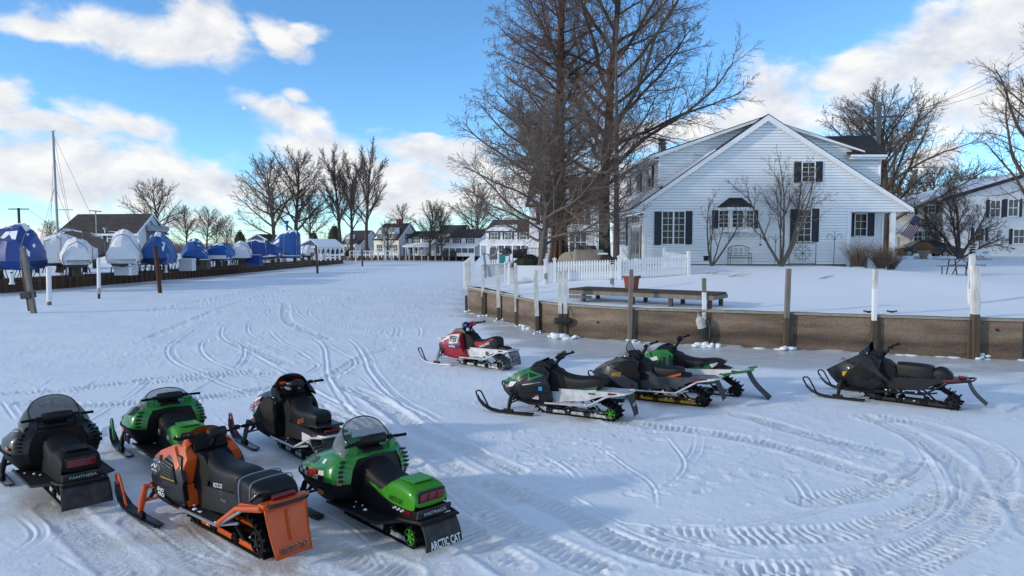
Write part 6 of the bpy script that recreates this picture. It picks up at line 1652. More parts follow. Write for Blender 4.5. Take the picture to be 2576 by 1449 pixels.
class Tree:
 def __init__(s, seed, **kw):
  s.r = random.Random(seed); s.k = kw; s.seg = {}
  s.rmin = kw.get('rmin', .007)
 def add(s, lv, p0, p1, r0, r1): s.seg.setdefault(min(lv, 4), []).append((*p0, *p1, r0, r1))
 def branch(s, p, d, L, r, lv):
  k, rr = s.k, s.r
  seg = k['seg'][min(lv, len(k['seg']) - 1)]
  n = max(1 if lv >= 3 else 2, int(L / (seg * (1.7 if lv >= 3 else 1)))); st = L / n
  wig = k['wig'][min(lv, len(k['wig']) - 1)]; trop = k['trop'][min(lv, len(k['trop']) - 1)]
  kids = k['kids'][lv] if lv < len(k['kids']) else 0
  start = k['start'][min(lv, len(k['start']) - 1)]
  tip = k.get('tip', .25)
  pos = sorted(start + (1 - start) * (q + rr.random()) / kids for q in range(kids)) if kids else []
  pi = 0; p = Vector(p); d = Vector(d).normalized(); az0 = rr.uniform(0, 6.28)
  for i in range(n):
   f0, f1 = i / n, (i + 1) / n
   d = (d + Vector((rr.gauss(0, wig), rr.gauss(0, wig), rr.gauss(0, wig) + trop * (1 if lv else .3)))).normalized()
   p1 = p + d * st
   r0 = max(s.rmin, r * (1 - (1 - tip) * f0)); r1 = max(s.rmin * .8, r * (1 - (1 - tip) * f1))
   s.add(lv, p, p1, r0, r1)
   while pi < len(pos) and pos[pi] <= f1:
    t = (pos[pi] - f0) / (f1 - f0); q = p.lerp(p1, t)
    amin, amax = k['ang'][min(lv, len(k['ang']) - 1)]
    ang = R(rr.uniform(amin, amax)) * (1 - .35 * pos[pi] * k.get('apex', 1))
    az = az0 + pi * 2.4 + rr.uniform(-.5, .5)
    o = d.orthogonal().normalized(); o = Matrix.Rotation(az, 3, d) @ o
    if lv > 0 and k.get('flat', 0): o = (o + Vector((0, 0, k['flat']))).normalized()
    cd = (d * math.cos(ang) + o * math.sin(ang)).normalized()
    ratio = k['ratio'][min(lv, len(k['ratio']) - 1)]
    if lv == 0 and 'shape' in k: cl = k['shape'](pos[pi]) * rr.uniform(.82, 1.12)
    else: cl = L * ratio * (1 - .55 * pos[pi]) * rr.uniform(.7, 1.2)
    rc = min(r0 * .75, k['rr'][min(lv, len(k['rr']) - 1)] * cl)
    s.branch(q, cd, cl, max(s.rmin, rc), lv + 1)
    pi += 1
   p = p1
 def meshes(s, barkm, twigm, parent, trunk_lv=1):
  V0, Q0, n = [], [], 0
  for lv in sorted(s.seg):
   if lv > trunk_lv: continue
   v, q = tubes(s.seg[lv], 9 if lv == 0 else 6); V0.append(v); Q0.append(q + n); n += len(v)
  tr = fastmesh('trunk', np.vstack(V0), np.vstack(Q0), barkm, parent)
  V0, Q0, n = [], [], 0
  for lv in sorted(s.seg):
   if lv <= trunk_lv: continue
   v, q = tubes(s.seg[lv], 4 if lv == 2 else 3); V0.append(v); Q0.append(q + n); n += len(v)
  if V0: fastmesh('crown', np.vstack(V0), np.vstack(Q0), twigm, parent, smooth=False)
  return tr
 def tips(s, lv=None):
  lv = lv if lv is not None else max(s.seg); return [q[3:6] for q in s.seg[lv]]
def tree(name, label, loc, seed, H, r, barkm, twigm, group=None, forks=None, cat='tree', **kw):
 base = dict(seg=(.8, .6, .45, .35, .25), wig=(.03, .08, .12, .16, .2), trop=(.05, .06, .05, .04, .03), kids=(16, 9, 7, 5), start=(.25, .2, .15, .1), ang=((40, 65), (30, 60), (30, 60), (25, 60)), ratio=(.5, .55, .5, .45), rr=(.022, .018, .015, .014))
 base.update(kw)
 t = Tree(seed, **base)
 if forks:
  for (dx, dy, dz, L, rf, lv) in forks: t.branch((dx * .02, dy * .02, 0), Vector((dx, dy, dz)), L, rf, lv)
 else: t.branch((0, 0, -.2), (0, 0, 1), H, r, 0)
 # root flare
 if not forks: t.add(0, (0, 0, -.3), (0, 0, .45), r * 1.55, r * 1.02)
 o = thing(name, label, cat, loc, 0, group)
 t.meshes(barkm, twigm, o)
 o['_t'] = 0; del o['_t']
 return o, t
def ground_at(u, v, Y):
 p = P(u, v, Y); return p
# dawn redwood: straight reddish trunk, narrow cone of ascending limbs
def cone(f): return max(.6, 7.6 * (1 - f) ** .75)
p = P(1406, 662, 43); p.z = LH(p.x, p.y) - .1
o, t = tree('dawn_redwood', 'tall conical redwood with reddish fluted trunk, left of the white house', p, 11, 24.0, .40, 'bark_red', 'twig_red', kids=(90, 19, 9, 4), start=(.07, .10, .10, .1), ang=((64, 86), (35, 62), (30, 60), (30, 70)), shape=cone, apex=.3, trop=(.0, .045, .02, -.05), wig=(.006, .06, .12, .18), seg=(1.0, .5, .4, .3), rr=(.017, .011, .012), ratio=(.5, .42, .42), rmin=.0075, tip=.15)
m = []
rs = random.Random(9)
for q in t.tips(3):
 if rs.random() < .20: m.append((*q, q[0] + rs.uniform(-.04, .04), q[1] + rs.uniform(-.04, .04), q[2] - rs.uniform(.15, .35), .014, .008))
v, q = tubes(m, 3); sd = fastmesh('seed_catkins', v, q, 'seed', o, smooth=False); sd['kind'] = 'stuff'
# fluting of the redwood trunk
for k in range(9):
 a = k * 2 * math.pi / 9
 MB().tube([(math.cos(a) * .60, math.sin(a) * .60, -.2), (math.cos(a) * .44, math.sin(a) * .44, .9), (math.cos(a + .1) * .36, math.sin(a + .1) * .36, 3.2), (math.cos(a + .15) * .28, math.sin(a + .15) * .28, 6.5)], [.16, .12, .09, .05], 6).build('root_flute', 'bark_red', o, smooth=60)
# the big oak behind it
p = P(1522, 658, 44.5); p.z = LH(p.x, p.y) - .1
def oak(f): return float(np.interp(f, (.2, .35, .55, .75, 1), (8.0, 9.6, 8.6, 6.0, 3.0)))
o, t = tree('oak_tree', 'massive dark oak with spreading limbs between redwood and house', p, 23, 21.0, .40, 'bark', 'twig', kids=(34, 18, 11, 7), start=(.20, .15, .12, .1), ang=((52, 84), (32, 62), (30, 65), (30, 65)), shape=oak, trop=(.01, .030, .015, .01, 0), wig=(.03, .09, .14, .2), seg=(.9, .6, .45, .32), rr=(.016, .011, .011, .011), ratio=(.5, .46, .42, .42), rmin=.0075, tip=.2)
# slim young tree in front of the house corner
p = P(1550, 668, 39.0); p.z = LH(p.x, p.y) - .05
def slim(f): return 3.0 * (1 - f) ** .7 + .4
tree('young_tree', 'slim straight grey young tree before the left corner of the house', p, 5, 13.5, .20, 'bark_grey', 'twig_grey', kids=(60, 8, 5), start=(.14, .15, .15), ang=((50, 72), (30, 55), (30, 60)), shape=slim, trop=(0, .06, .05), wig=(.006, .06, .14), seg=(.6, .4, .3), rr=(.012, .011, .010), ratio=(.5, .38, .4), rmin=.0065, tip=.12)
# low wide-spreading tree on the corner of the patio
p = P(1359, 683, 36.0); p.z = LH(p.x, p.y) - .05
def wide(f): return 5.6 * (1 - .30 * f)
tree('spreading_tree', 'low spreading tree with dense grey twigs beside the clipped bush', p, 31, 6.6, .19, 'bark_grey', 'twig_grey', kids=(28, 18, 10, 5), start=(.24, .12, .10, .1), ang=((50, 88), (28, 58), (30, 60), (30, 60)), shape=wide, trop=(.02, .022, .012, .0), wig=(.05, .10, .14, .18), seg=(.5, .4, .35, .28), rr=(.016, .012, .012, .012), ratio=(.5, .5, .46, .42), rmin=.0068)
# ornamental trees against the gable
p = P(1965, 676, 38.4); p.z = LH(p.x, p.y) - .05
def stems(seed, label, p, F, **kw):
 return tree('dogwood', label, p, seed, 1, .1, 'bark_grey', 'twig_grey', 'small trees in front of the gable', forks=F, **kw)
kw = dict(kids=(6, 6, 5, 3), start=(.30, .2, .15, .1), ang=((25, 50), (30, 60), (35, 70), (35, 70)), ratio=(.62, .55, .5, .5), rr=(.016, .014, .014, .013), wig=(.06, .12, .18, .22), trop=(.05, .06, .05, .03), seg=(.4, .3, .22, .16), rmin=.0062, tip=.3)
stems(41, 'many-stemmed bare dogwood before the gable, under the upper window', p, [(-.40, 0, 1, 4.3, .085, 0), (.50, .05, 1, 5.2, .11, 0), (.62, -.1, 1, 4.9, .08, 0), (-.12, .1, 1, 5.0, .06, 0), (.25, .15, 1, 5.6, .07, 0)], **kw)
p = P(1789, 681, 38.0); p.z = LH(p.x, p.y) - .05
kw2 = dict(kw); kw2.update(kids=(4, 4, 4, 2))
stems(43, 'small leaning bare tree before the bay window', p, [(-.22, 0, 1, 3.5, .06, 0), (.02, .1, 1, 3.0, .05, 0), (.70, -.05, 1, 3.2, .06, 0), (.30, 0, 1, 2.6, .045, 0)], **kw2)
# right hand side
p = P(2225, 640, 62); p.z = LH(p.x, p.y) - .3
def linden(f): return 8.2 * math.sin(math.pi * min(.97, .40 + .54 * f)) ** .65
tree('linden_tree', 'broad round-crowned tree rising behind the house, beside the utility pole', p, 55, 12.6, .45, 'bark', 'twig', kids=(30, 18, 10, 6), start=(.20, .15, .12, .1), ang=((34, 74), (28, 55), (30, 60), (30, 60)), shape=linden, trop=(.02, .02, .012, .01), wig=(.04, .08, .13, .18), seg=(1.0, .7, .5, .4), rr=(.018, .013, .012, .012), ratio=(.5, .45, .42, .42), rmin=.0095)
p = P(2640, 650, 46); p.z = LH(p.x, p.y) - .3
def edge(f): return 8.4 * math.sin(math.pi * min(.97, .40 + .56 * f)) ** .7
tree('edge_tree', 'large bare tree reaching in from the right edge', p, 57, 13.0, .36, 'bark', 'twig', kids=(20, 12, 8, 5), start=(.12, .15, .12, .1), ang=((40, 78), (28, 55), (30, 60), (30, 60)), shape=edge, trop=(.02, .02, .012, .01), wig=(.04, .08, .13, .18), seg=(.9, .6, .45, .35), rr=(.018, .013, .012, .012), ratio=(.5, .45, .42, .42), rmin=.008)
p = P(2412, 645, 54); p.z = LH(p.x, p.y) - .1
kw3 = dict(kids=(10, 10, 7, 4), start=(.2, .15, .15, .1), ang=((25, 50), (30, 60), (30, 65), (35, 70)), ratio=(.6, .52, .48, .45), rr=(.02, .015, .013, .012), wig=(.07, .12, .16, .2), trop=(.05, .05, .04, .03), seg=(.45, .4, .3, .22), rmin=.0085, tip=.3)
tree('crabapple_tree', 'gnarled low crabapple beside the parked car', p, 61, 1, .3, 'bark', 'twig', None, forks=[(-.55, 0, 1, 4.6, .13, 0), (.60, 0, 1, 4.8, .13, 0), (.1, .3, 1, 5.6, .14, 0), (-.15, -.2, 1, 5.0, .12, 0), (-1.1, .1, .8, 3.6, .09, 0), (1.2, .1, .7, 4.0, .09, 0)], **kw3)
bpy.data.objects['crabapple_tree'].name = 'crabapple_tree'
MB().tube([(0, 0, -.3), (0, 0, .5), (.05, 0, .9)], [.42, .33, .30], 10).build('bole', 'bark', bpy.data.objects['crabapple_tree'], smooth=60)

# background trees: two source trees, copied
def far_src(seed, kind):
 if kind == 'round':
  sh = lambda f: 7.6 * math.sin(math.pi * min(.97, .40 + .52 * f)) ** .65
  k = dict(kids=(24, 13, 8, 4), start=(.18, .15, .12, .1), ang=((36, 78), (28, 55), (30, 60), (30, 60)), shape=sh)
 elif kind == 'vase':
  sh = lambda f: 8.2 * (1 - .50 * f)
  k = dict(kids=(18, 15, 9, 5), start=(.26, .18, .15, .1), ang=((30, 54), (16, 36), (20, 42), (20, 42)), shape=sh)
 else:
  sh = lambda f: 4.0 * math.sin(math.pi * min(.97, .30 + .6 * f)) ** .7
  k = dict(kids=(22, 10, 7, 4), start=(.15, .18, .15, .1), ang=((35, 70), (30, 55), (30, 60), (30, 60)), shape=sh)
 return k
FAR = 'bare trees along the far shore'
SRC = {}
def far_tree(kind, seed, label, u, v, Y, s=1.0, rot=0.0, sz=None, group=FAR):
 key = (kind, seed)
 p = P(u, v, Y); p.z = max(.8, min(p.z, 2.2))
 if key not in SRC:
  H = {'round': 12.5, 'vase': 13.5, 'small': 8.5}[kind]
  o, _ = tree('bare_tree', label, p, seed, H, {'round': .34, 'vase': .34, 'small': .18}[kind], 'bark', 'twig', group, seg=(1.0, .8, .6, .5), rr=(.02, .016, .014, .013), ratio=(.5, .46, .44, .44), wig=(.03, .09, .13, .18), trop=(.02, .022, .015, .01), rmin=.014, **far_src(seed, kind))
  SRC[key] = o
 else:
  o = copy_tree(SRC[key]); o.location = p; o['label'] = label
 o.rotation_euler = (0, 0, rot); o.scale = (s, s, sz or s)
 return o
far_tree('round', 101, 'round bare tree alone behind the boat shed', 400, 615, 118, .80, .3)
far_tree('round', 102, 'wide bare tree, left of the tall pair behind the blue boats', 690, 620, 118, 1.02, 1.0)
far_tree('round', 101, 'tallest bare tree, right of the pair behind the blue boats', 742, 618, 121, 1.16, 2.0)
far_tree('small', 103, 'slender bare tree behind the pavilion roof', 782, 620, 124, 1.10, .5)
far_tree('vase', 104, 'fan-shaped bare tree with forked trunk right of the pavilion', 856, 632, 122, 1.02, .2)
far_tree('vase', 104, 'fan-shaped bare tree before the grey house', 884, 634, 124, .95, 2.2)
far_tree('vase', 104, 'lean fan-shaped bare tree beside the cream house', 922, 628, 134, 1.10, 4.0, 1.15)
far_tree('small', 103, 'dense twiggy tree in front of the cream house', 975, 640, 124, .62, 1.2)
far_tree('round', 102, 'broad bare tree between the far white houses', 1080, 641, 129, .66, 3.2)
far_tree('round', 101, 'broad bare tree before the dark-roofed far house', 1112, 641, 128, .62, 4.4)
far_tree('round', 102, 'bare tree rising over the last far house by the redwood', 1205, 630, 150, .95, 5.2)
far_tree('small', 103, 'small bare tree behind the chimney of the cream house', 1010, 620, 165, 1.05, 2.2)
far_tree('small', 103, 'thin bare tree beyond the flagpole', 570, 618, 150, .72, 3.0)
far_tree('small', 103, 'spindly bare tree left of the flagpole', 545, 618, 160, .70, 4.0)
far_tree('round', 102, 'low twisting tree right of the boat shed', 470, 622, 135, .55, 1.5)
far_tree('round', 101, 'low bare tree behind the blue wrapped boats', 520, 622, 140, .56, 2.7)
far_tree('round', 101, 'low tree behind the shed roof, nearest the cranes', 130, 618, 170, .45, .8)
for i, (u, Y, s, r_) in enumerate(((2265, 92, .66, .1), (2330, 88, .74, 1.2), (2395, 95, .78, 2.3), (2450, 90, .70, 3.1), (2505, 86, .62, 4.2), (2295, 104, .80, 5.1))):
 far_tree('round', 101 if i % 2 else 102, ('leftmost bare tree of the wood over the snowy neighbour roof', 'bare tree of the wood just right of the round-crowned tree', 'tallest bare tree in the wood above the crabapple', 'bare tree of the wood above the neighbour ridge', 'rightmost bare tree of the wood, beside the edge tree', 'hazy bare tree farthest back in the wood')[i], u, 620, Y, s, r_, group='bare trees in the wood behind the neighbouring house')
# low thicket along the horizon
rs = random.Random(77); sg = []
for k in range(4000):
 u = rs.uniform(-60, 1290) if k < 3600 else rs.uniform(2180, 2600)
 Y = rs.uniform(150, 190) if k < 3600 else rs.uniform(100, 120)
 x = (u - 1288) / FPX * Y; h = (rs.uniform(.6, 2.0) ** 2) * (.5 + .6 * math.sin(u * .013) ** 2 + .4 * math.sin(u * .047)) + .8
 if k >= 3600: h *= 1.25
 z0 = .9 if k < 3600 else 2.2
 q = (x, Y, z0)
 for j in range(3):
  n = (q[0] + rs.gauss(0, .8), q[1] + rs.gauss(0, .6), q[2] + h / 3 * rs.uniform(.5, 1.3))
  sg.append((*q, *n, .05 - .013 * j, .04 - .013 * j)); q = n
  sg.append((*q, q[0] + rs.gauss(0, .9), q[1], q[2] + rs.uniform(.1, 1.2), .02, .01))
v, q = tubes(sg, 3); struct(fastmesh('far_thicket', v, q, 'shrub_twig', None, smooth=False), kind='stuff')
# ------------------------------------------------------------------ boat yard on the left bank
def LZ(x, y): return LWALL_H + .05
BG = 'boats wrapped for winter in the yard'
def boat(label, u0, u1, vtop, vbot, Y, rot, coverm, hullm='hull_black', kind='cabin', hull_top=None, L=None, group=BG, snowm=None, stripe=None, seed=1, hz=.55, pole=False):
 """winter-wrapped boat: dark hull on stands under a tented, creased cover. rot: bow direction (deg, 0 = +X)"""
 pc = P((u0 + u1) / 2, vbot, Y); vd = Vector((pc.x, Y, 0)).normalized()
 W = (u1 - u0) / FPX * Y * vd.y; H = P(u0, vtop, Y).z - (LWALL_H + .02)
 rs = random.Random(seed); end_on = 40 < rot < 140
 a = math.atan2(vd.y, vd.x) + (R(rot - 90) if end_on else (R(rot - 90)))
 if end_on: B = W * .96
 else: B = 2.5; L = W * .98
 c0_ = vd * (L * .45 if end_on else 0)
 o = thing('wrapped_boat', label, 'boat', (pc.x + c0_.x, Y + c0_.y, LWALL_H + .02), a, group)
 st = [-.5, -.44, -.30, -.1, .12, .30, .42, .5]
 wd = [.86, .96, 1.0, 1.0, .94, .72, .40, .04]
 keel = hz; gun = hz + .62
 kz = [.10, .02, 0, 0, .02, .10, .28, .55]
 def gunz(i): return gun + (.0, .0, .0, .0, .03, .10, .18, .24)[i]
 # hull
 m = MB(); rows = []
 for i, s in enumerate(st):
  w = wd[i] * B / 2; zk = keel + kz[i]; zg = gunz(i)
  half = [(w, zg), (w * .97, zg * .5 + zk * .5 + .05), (w * .62, zk + .10), (0, zk)]
  rows.append([Vector((s * L, y, z)) for y, z in half + [(-y, z) for y, z in half[-2::-1]]])
 m.grid(rows); n = len(rows[0]); m.add(rows[0], [tuple(range(n))])
 hb = m.build('hull', hullm, o, smooth=40)
 if stripe:
  m = MB(); rows = []
  for i, s in enumerate(st):
   w = wd[i] * B / 2 + .012; zg = gunz(i)
   rows.append([Vector((s * L, w, zg - .01)), Vector((s * L, w * .99, zg - .32))])
  m.grid(rows); m.grid([[Vector((q.x, -q.y, q.z)) for q in r_] for r_ in rows]); m.add([(st[0] * L - .01, wd[0] * B / 2, gun), (st[0] * L - .01, -wd[0] * B / 2, gun), (st[0] * L - .01, -wd[0] * B / 2, gun - .35), (st[0] * L - .01, wd[0] * B / 2, gun - .35)], [(0, 1, 2, 3)])
  m.build('topsides', stripe, hb)
 # cover: crossways bows with sagging skin between
 prof = {'cabin': [.55, .74, .96, 1.0, .90, .66, .44, .30], 'bow': [.80, .95, 1.0, .95, .82, .62, .42, .30], 'tall': [.42, .78, 1.0, .99, .90, .70, .45, .30], 'low': [.62, .80, .92, 1.0, .96, .80, .55, .35]}[kind]
 m = MB(); rows = []; N = 11
 for i in range(N):
  f = i / (N - 1) * (len(st) - 1); i0 = min(int(f), len(st) - 2); q = f - i0
  li = lambda arr: arr[i0] * (1 - q) + arr[i0 + 1] * q
  s = li(st); w = li(wd) * B / 2 + .05; zg = (gunz(i0) * (1 - q) + gunz(i0 + 1) * q)
  zt = zg + (H - zg) * li(prof); zt -= .10 * math.sin(f * math.pi) ** 2
  low = zg - (.45 if coverm in ('tarp_blue', 'tarp_blue_deep') else .30) - rs.uniform(0, .08)
  mid = (zg + zt) / 2
  jj = lambda: rs.uniform(-.09, .09)
  tw = .38 if kind == 'tall' else .20
  half = [(w * .90 + jj() * .4, low), (w + .02, zg), (w * .95 + jj(), zg * .75 + zt * .25 + jj()), (w * .78 + jj(), zg * .45 + zt * .55 + jj()), (w * .50 + jj(), zg * .18 + zt * .82 + jj()), (w * tw * .7, zt - .08), (0, zt)]
  rows.append([Vector((s * L, y, z)) for y, z in half + [(-y + jj() * .5, z + jj() * .3) for y, z in half[-2::-1]]])
 m.grid(rows); n = len(rows[0]); m.add(rows[0], [tuple(range(n))]); m.add(rows[-1], [tuple(range(n))[::-1]])
 cv = m.build('cover', coverm, o, smooth=14)
 if pole: MB().tube([(-.08 * L, 0, H - .15), (-.08 * L, 0, H + .6), (-.08 * L, 0, H + 1.0)], [.12, .12, .28], 8).build('wrapped_pole', coverm, cv, smooth=60)
 if snowm:
  for k in range(snowm):
   s0 = rs.uniform(.05, .7); f = s0 * (N - 2); i0 = int(f); side = 1 if rs.random() < .5 else -1
   r0, r1 = rows[i0], rows[i0 + 2]; c = (n // 2) + side * rs.choice((1, 2, 3))
   q0, q1, q2, q3 = r0[c], r1[c], r1[c + side], r0[c + side]
   up = Vector((0, 0, .03)); nn = (q1 - q0).cross(q3 - q0).normalized() * .03
   if nn.z < 0: nn = -nn
   MB().add([q0 + nn, q1.lerp(q0, .2) + nn, q2.lerp(q1, .3) + nn, q3.lerp(q0, .15) + nn], [(0, 1, 2, 3)]).build('snow_patch', 'snow_roof', cv)
 for i in (2, 5, 8):
  MB().tube([q + (q - Vector((q.x, 0, gun))).normalized() * .02 for q in rows[i]], .025, 4).build('strap', coverm if kind == 'low' else 'rope', cv)
 if coverm.startswith('tarp') or kind != 'cabin':
  for i in (2, 3, 4, 6):
   for sd in (1, -1):
    c = n // 2; q0, q1, q2, q3 = rows[i][c], rows[i + 1][c], rows[i + 1][c + sd].lerp(rows[i + 1][c + 2 * sd], rs.random()), rows[i][c + sd].lerp(rows[i][c + 2 * sd], rs.random() * .8)
    up = Vector((0, 0, .05)); MB().add([q0 + up, q1 + up, q2 + up, q3 + up], [(0, 1, 2, 3)]).build('snow_patch', 'snow_roof', cv)
 # stands
 for sx in (-.34, .0, .24):
  for sy in (1, -1):
   top = Vector((sx * L, sy * B * .36, keel + .18)); m = MB()
   for k in range(3):
    an = k * 2.1 + .5; m.tube([top, (top.x + math.cos(an) * .28, top.y + math.sin(an) * .28, .0)], .022, 5)
   m.tube([top, top + Vector((0, 0, .12))], .05, 6); m.build('jack_stand', 'metal_dark', o)
 MB().box((-.3 * L, 0, hz * .5), (.3, .5, hz)).build('keel_block', 'post_wood', o)
 MB().box((.2 * L, 0, hz * .5), (.3, .5, hz)).build('keel_block', 'post_wood', o)
 return o
boat('deep blue shrink-wrapped boat at the far left edge, snow on its bow', -60, 112, 562, 690, 47, 150, 'tarp_blue_deep', kind='tall', L=5.2, snowm=5, seed=2)
boat('long white boat lying behind the deep blue one', 60, 170, 590, 672, 55, 178, 'wrap_white', kind='bow', stripe='hull_white', L=7.5, seed=3)
boat('white shrink-wrapped outboard with its stern to the channel', 150, 224, 594, 676, 49, 95, 'wrap_white', kind='cabin', L=6.0, seed=4, hz=.55)
boat('white wrapped boat pointing right, behind the small outboard', 128, 250, 588, 670, 57, 2, 'wrap_white', kind='bow', stripe='hull_white', L=7.2, seed=5)
boat('sailboat with tall silver mast under a brown canvas tent', 130, 285, 577, 662, 64, 3, 'canvas_tan', kind='tall', L=9.0, seed=6, hz=.9)
boat('big white peaked wrapped boat beside the shed door', 279, 364, 576, 676, 52, 84, 'wrap_white', kind='tall', L=7.0, seed=7)
boat('tall blue wrapped boat in front of the open shed door', 371, 448, 583, 668, 56, 80, 'tarp_blue', kind='tall', L=7.0, snowm=2, seed=8)
boat('blue wrapped boat with grey fin, right of the shed', 459, 526, 599, 664, 64, 88, 'tarp_blue', kind='tall', L=6.5, snowm=2, seed=9)
boat('small blue boat with snow and a clear window in its cover', 527, 592, 609, 660, 68, 78, 'tarp_blue', kind='low', stripe='hull_white', L=5.5, snowm=6, seed=10)
boat('white wrapped boat left of the long blue tarp', 583, 637, 606, 658, 72, 84, 'wrap_white', kind='tall', stripe='hull_white', L=6.0, seed=11)
boat('long low dark blue tarp-covered boat', 622, 712, 603, 656, 76, 3, 'tarp_blue_deep', kind='bow', stripe='hull_white', L=5.6, seed=12)
boat('highest blue tarped boat with a wrapped pole on top', 676, 758, 577, 654, 82, 178, 'tarp_blue', kind='bow', stripe='hull_white', L=6.0, snowm=2, seed=13, pole=True)
boat('little white wrapped boat next to the pavilion', 749, 787, 615, 650, 88, 165, 'wrap_white', kind='cabin', L=4.6, seed=14)
# loose number on the wrap
def flat(name, m, pts, parent): return MB().add(pts, [tuple(range(len(pts)))]).build(name, m, parent)

# mast with rigging
p = P(148, 640, 63)
mt = [q for q in bpy.data.objects if q.get('label', '').startswith('sailboat with tall')][0]
IM = (Matrix.Translation(mt.location) @ rotz(mt.rotation_euler.z)).inverted() @ Matrix.Translation((p.x, 63, LWALL_H))
def rig(o): o.matrix_local = IM; return o
top = P(140, 330, 63).z - LWALL_H
rig(MB().tube([(0, 0, .8), (-.05, 0, top * .5), (-.1, 0, top)], .11, 8).build('mast', 'metal_grey', mt, smooth=60))
for z, w in ((P(140, 528, 63).z - LWALL_H, 1.35), (P(140, 575, 63).z - LWALL_H + .0, 1.35)): rig(MB().tube([(-.06, 0, z), (w, .1, z + .02)], .03, 5).build('spreader', 'metal_grey', mt))
for x, zt in ((-1.9, .62), (-1.45, .62), (-.9, .9), (1.2, .85), (1.6, .6), (1.25, 1.0), (3.6, .98)):
 rig(MB().tube([(-.08, 0, top * zt), (x, .3, 2.2 if x < 2 else 3.0)], .014, 4).build('stay', 'metal_dark', mt))
rig(MB().tube([(-.25, 0, top), (.15, 0, top + .05)], .02, 4).build('wind_vane', 'metal_dark', mt))

# the boat shed
sy = 84.0
def bxp(u, v, Y): return P(u, v, Y)
shed = thing('boat_shed', 'white boat shed with brown shingle roof and big grey door', 'building')
a = P(152, 586, sy); b = P(350, 584, sy); rdg0, rdg1 = P(197, 542, sy + 5), P(367, 540.5, sy + 5)
c = P(415, 580, sy + 10)
e0, e1 = Vector((a.x, sy, a.z)), Vector((b.x, sy, b.z))
back1 = Vector((c.x, sy + 10, e1.z))
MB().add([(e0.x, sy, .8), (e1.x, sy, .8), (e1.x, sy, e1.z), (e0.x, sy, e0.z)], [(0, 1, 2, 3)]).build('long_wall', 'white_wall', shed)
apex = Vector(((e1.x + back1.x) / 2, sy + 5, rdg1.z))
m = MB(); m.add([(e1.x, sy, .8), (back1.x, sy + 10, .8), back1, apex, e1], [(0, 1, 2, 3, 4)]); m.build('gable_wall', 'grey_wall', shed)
apx0 = Vector((e0.x + (apex.x - e1.x), sy + 5, apex.z - .05))
ov = Vector((.25, -.0, 0))
slab('roof', 'roof_brown', [e0 + Vector((-.4, -.5, -.12)), e1 + Vector((.05, -.5, -.12)), apex + Vector((.05, 0, .14)), apx0 + Vector((0, 0, .14))], .12, shed)
slab('roof_back', 'roof_brown', [back1 + Vector((.35, .3, -.1)), apex + Vector((.05, 0, .14)), apx0 + Vector((0, 0, .14)), Vector((e0.x + 4, sy + 10.5, e0.z))], .12, shed)
MB().tube([e1 + Vector((.1, -.5, -.15)), apex + Vector((.1, 0, .05)), back1 + Vector((.35, .3, -.15))], .12, 4).build('rake_trim', 'trim', shed)
MB().box((e0 + e1) / 2 + Vector((0, -.5, -.25)), (e1.x - e0.x + .4, .12, .22)).build('fascia', 'trim', shed)
d = (back1 - e1); d.z = 0; l = d.length; d.normalize(); nn = Vector((d.y, -d.x, 0)); ang = math.atan2(d.y, d.x)
p0 = e1 + d * 2.6; p1 = e1 + d * (l - 1.2)
MB().box((p0 + p1) / 2 * Vector((1, 1, 0)) if False else Vector(((p0.x + p1.x) / 2, (p0.y + p1.y) / 2, 2.9)) + nn * .05, ((p1 - p0).length, .08, 4.0), rotz(ang)).build('roller_door', 'cover_grey', shed)
MB().lathe([(.38, -(p1 - p0).length / 2 - .3), (.38, (p1 - p0).length / 2 + .3)], (0, 0, 0), 12, 'X').build('door_roll', 'metal_grey', shed, smooth=40)
q = bpy.data.objects['door_roll']; q.location = Vector(((p0.x + p1.x) / 2, (p0.y + p1.y) / 2, 5.1)) + nn * .45; q.rotation_euler = (0, 0, ang)
wp = P(284, 600, sy)
w_ = MB().bx(wp.x - .55, wp.x + .55, sy - .10, sy - .06, wp.z - .75, wp.z + .75).build('window', 'glass_far', shed)
f = MB()
for x0, x1, z0, z1 in ((-.65, -.52, -.85, .85), (.52, .65, -.85, .85), (-.65, .65, .72, .85), (-.65, .65, -.85, -.72), (-.04, .04, -.72, .72), (-.52, .52, -.03, .05)): f.bx(wp.x + x0, wp.x + x1, sy - .14, sy - .07, wp.z + z0, wp.z + z1)
f.build('window_frame', 'trim', w_)
for s in (-1, 1): MB().bx(wp.x + s * .88 - .2, wp.x + s * .88 + .2, sy - .12, sy - .05, wp.z - .9, wp.z + .9).build('shutter', 'shutter', shed)
MB().lathe([(.12, -.5), (.12, .3), (.25, .32), (.25, .45)], P(265, 583, sy - .3), 8).build('vent_pipe', 'metal_grey', shed)
lp = e1.lerp(apex, .75) ; lp = Vector(((e1.x + back1.x) / 2, (e1.y + back1.y) / 2, apex.z - 1.4)) + nn * .08
# pennant emblem on the gable
mm = rotz(ang)
def on_g(x, z): return lp + d * x + Vector((0, 0, z))
MB().tube([on_g(-.7, -1.0), on_g(-.85, .6)], .04, 4).build('pennant_staff', 'cover_grey', shed)
MB().tube([on_g(-.85, .6), on_g(.75, -.1), on_g(-.75, -.5)], .04, 4).build('pennant_outline', 'cover_grey', shed)
text('B', 'cover_grey', shed, on_g(-.35, .02) + nn * .02, d, (0, 0, 1), .45, .35, .2)
MB().tube([lp + d * .2 + Vector((0, 0, -1.6)), lp + d * .2 + nn * .7 + Vector((0, 0, -1.5))], .04, 5).build('gable_lamp', 'metal_dark', shed)
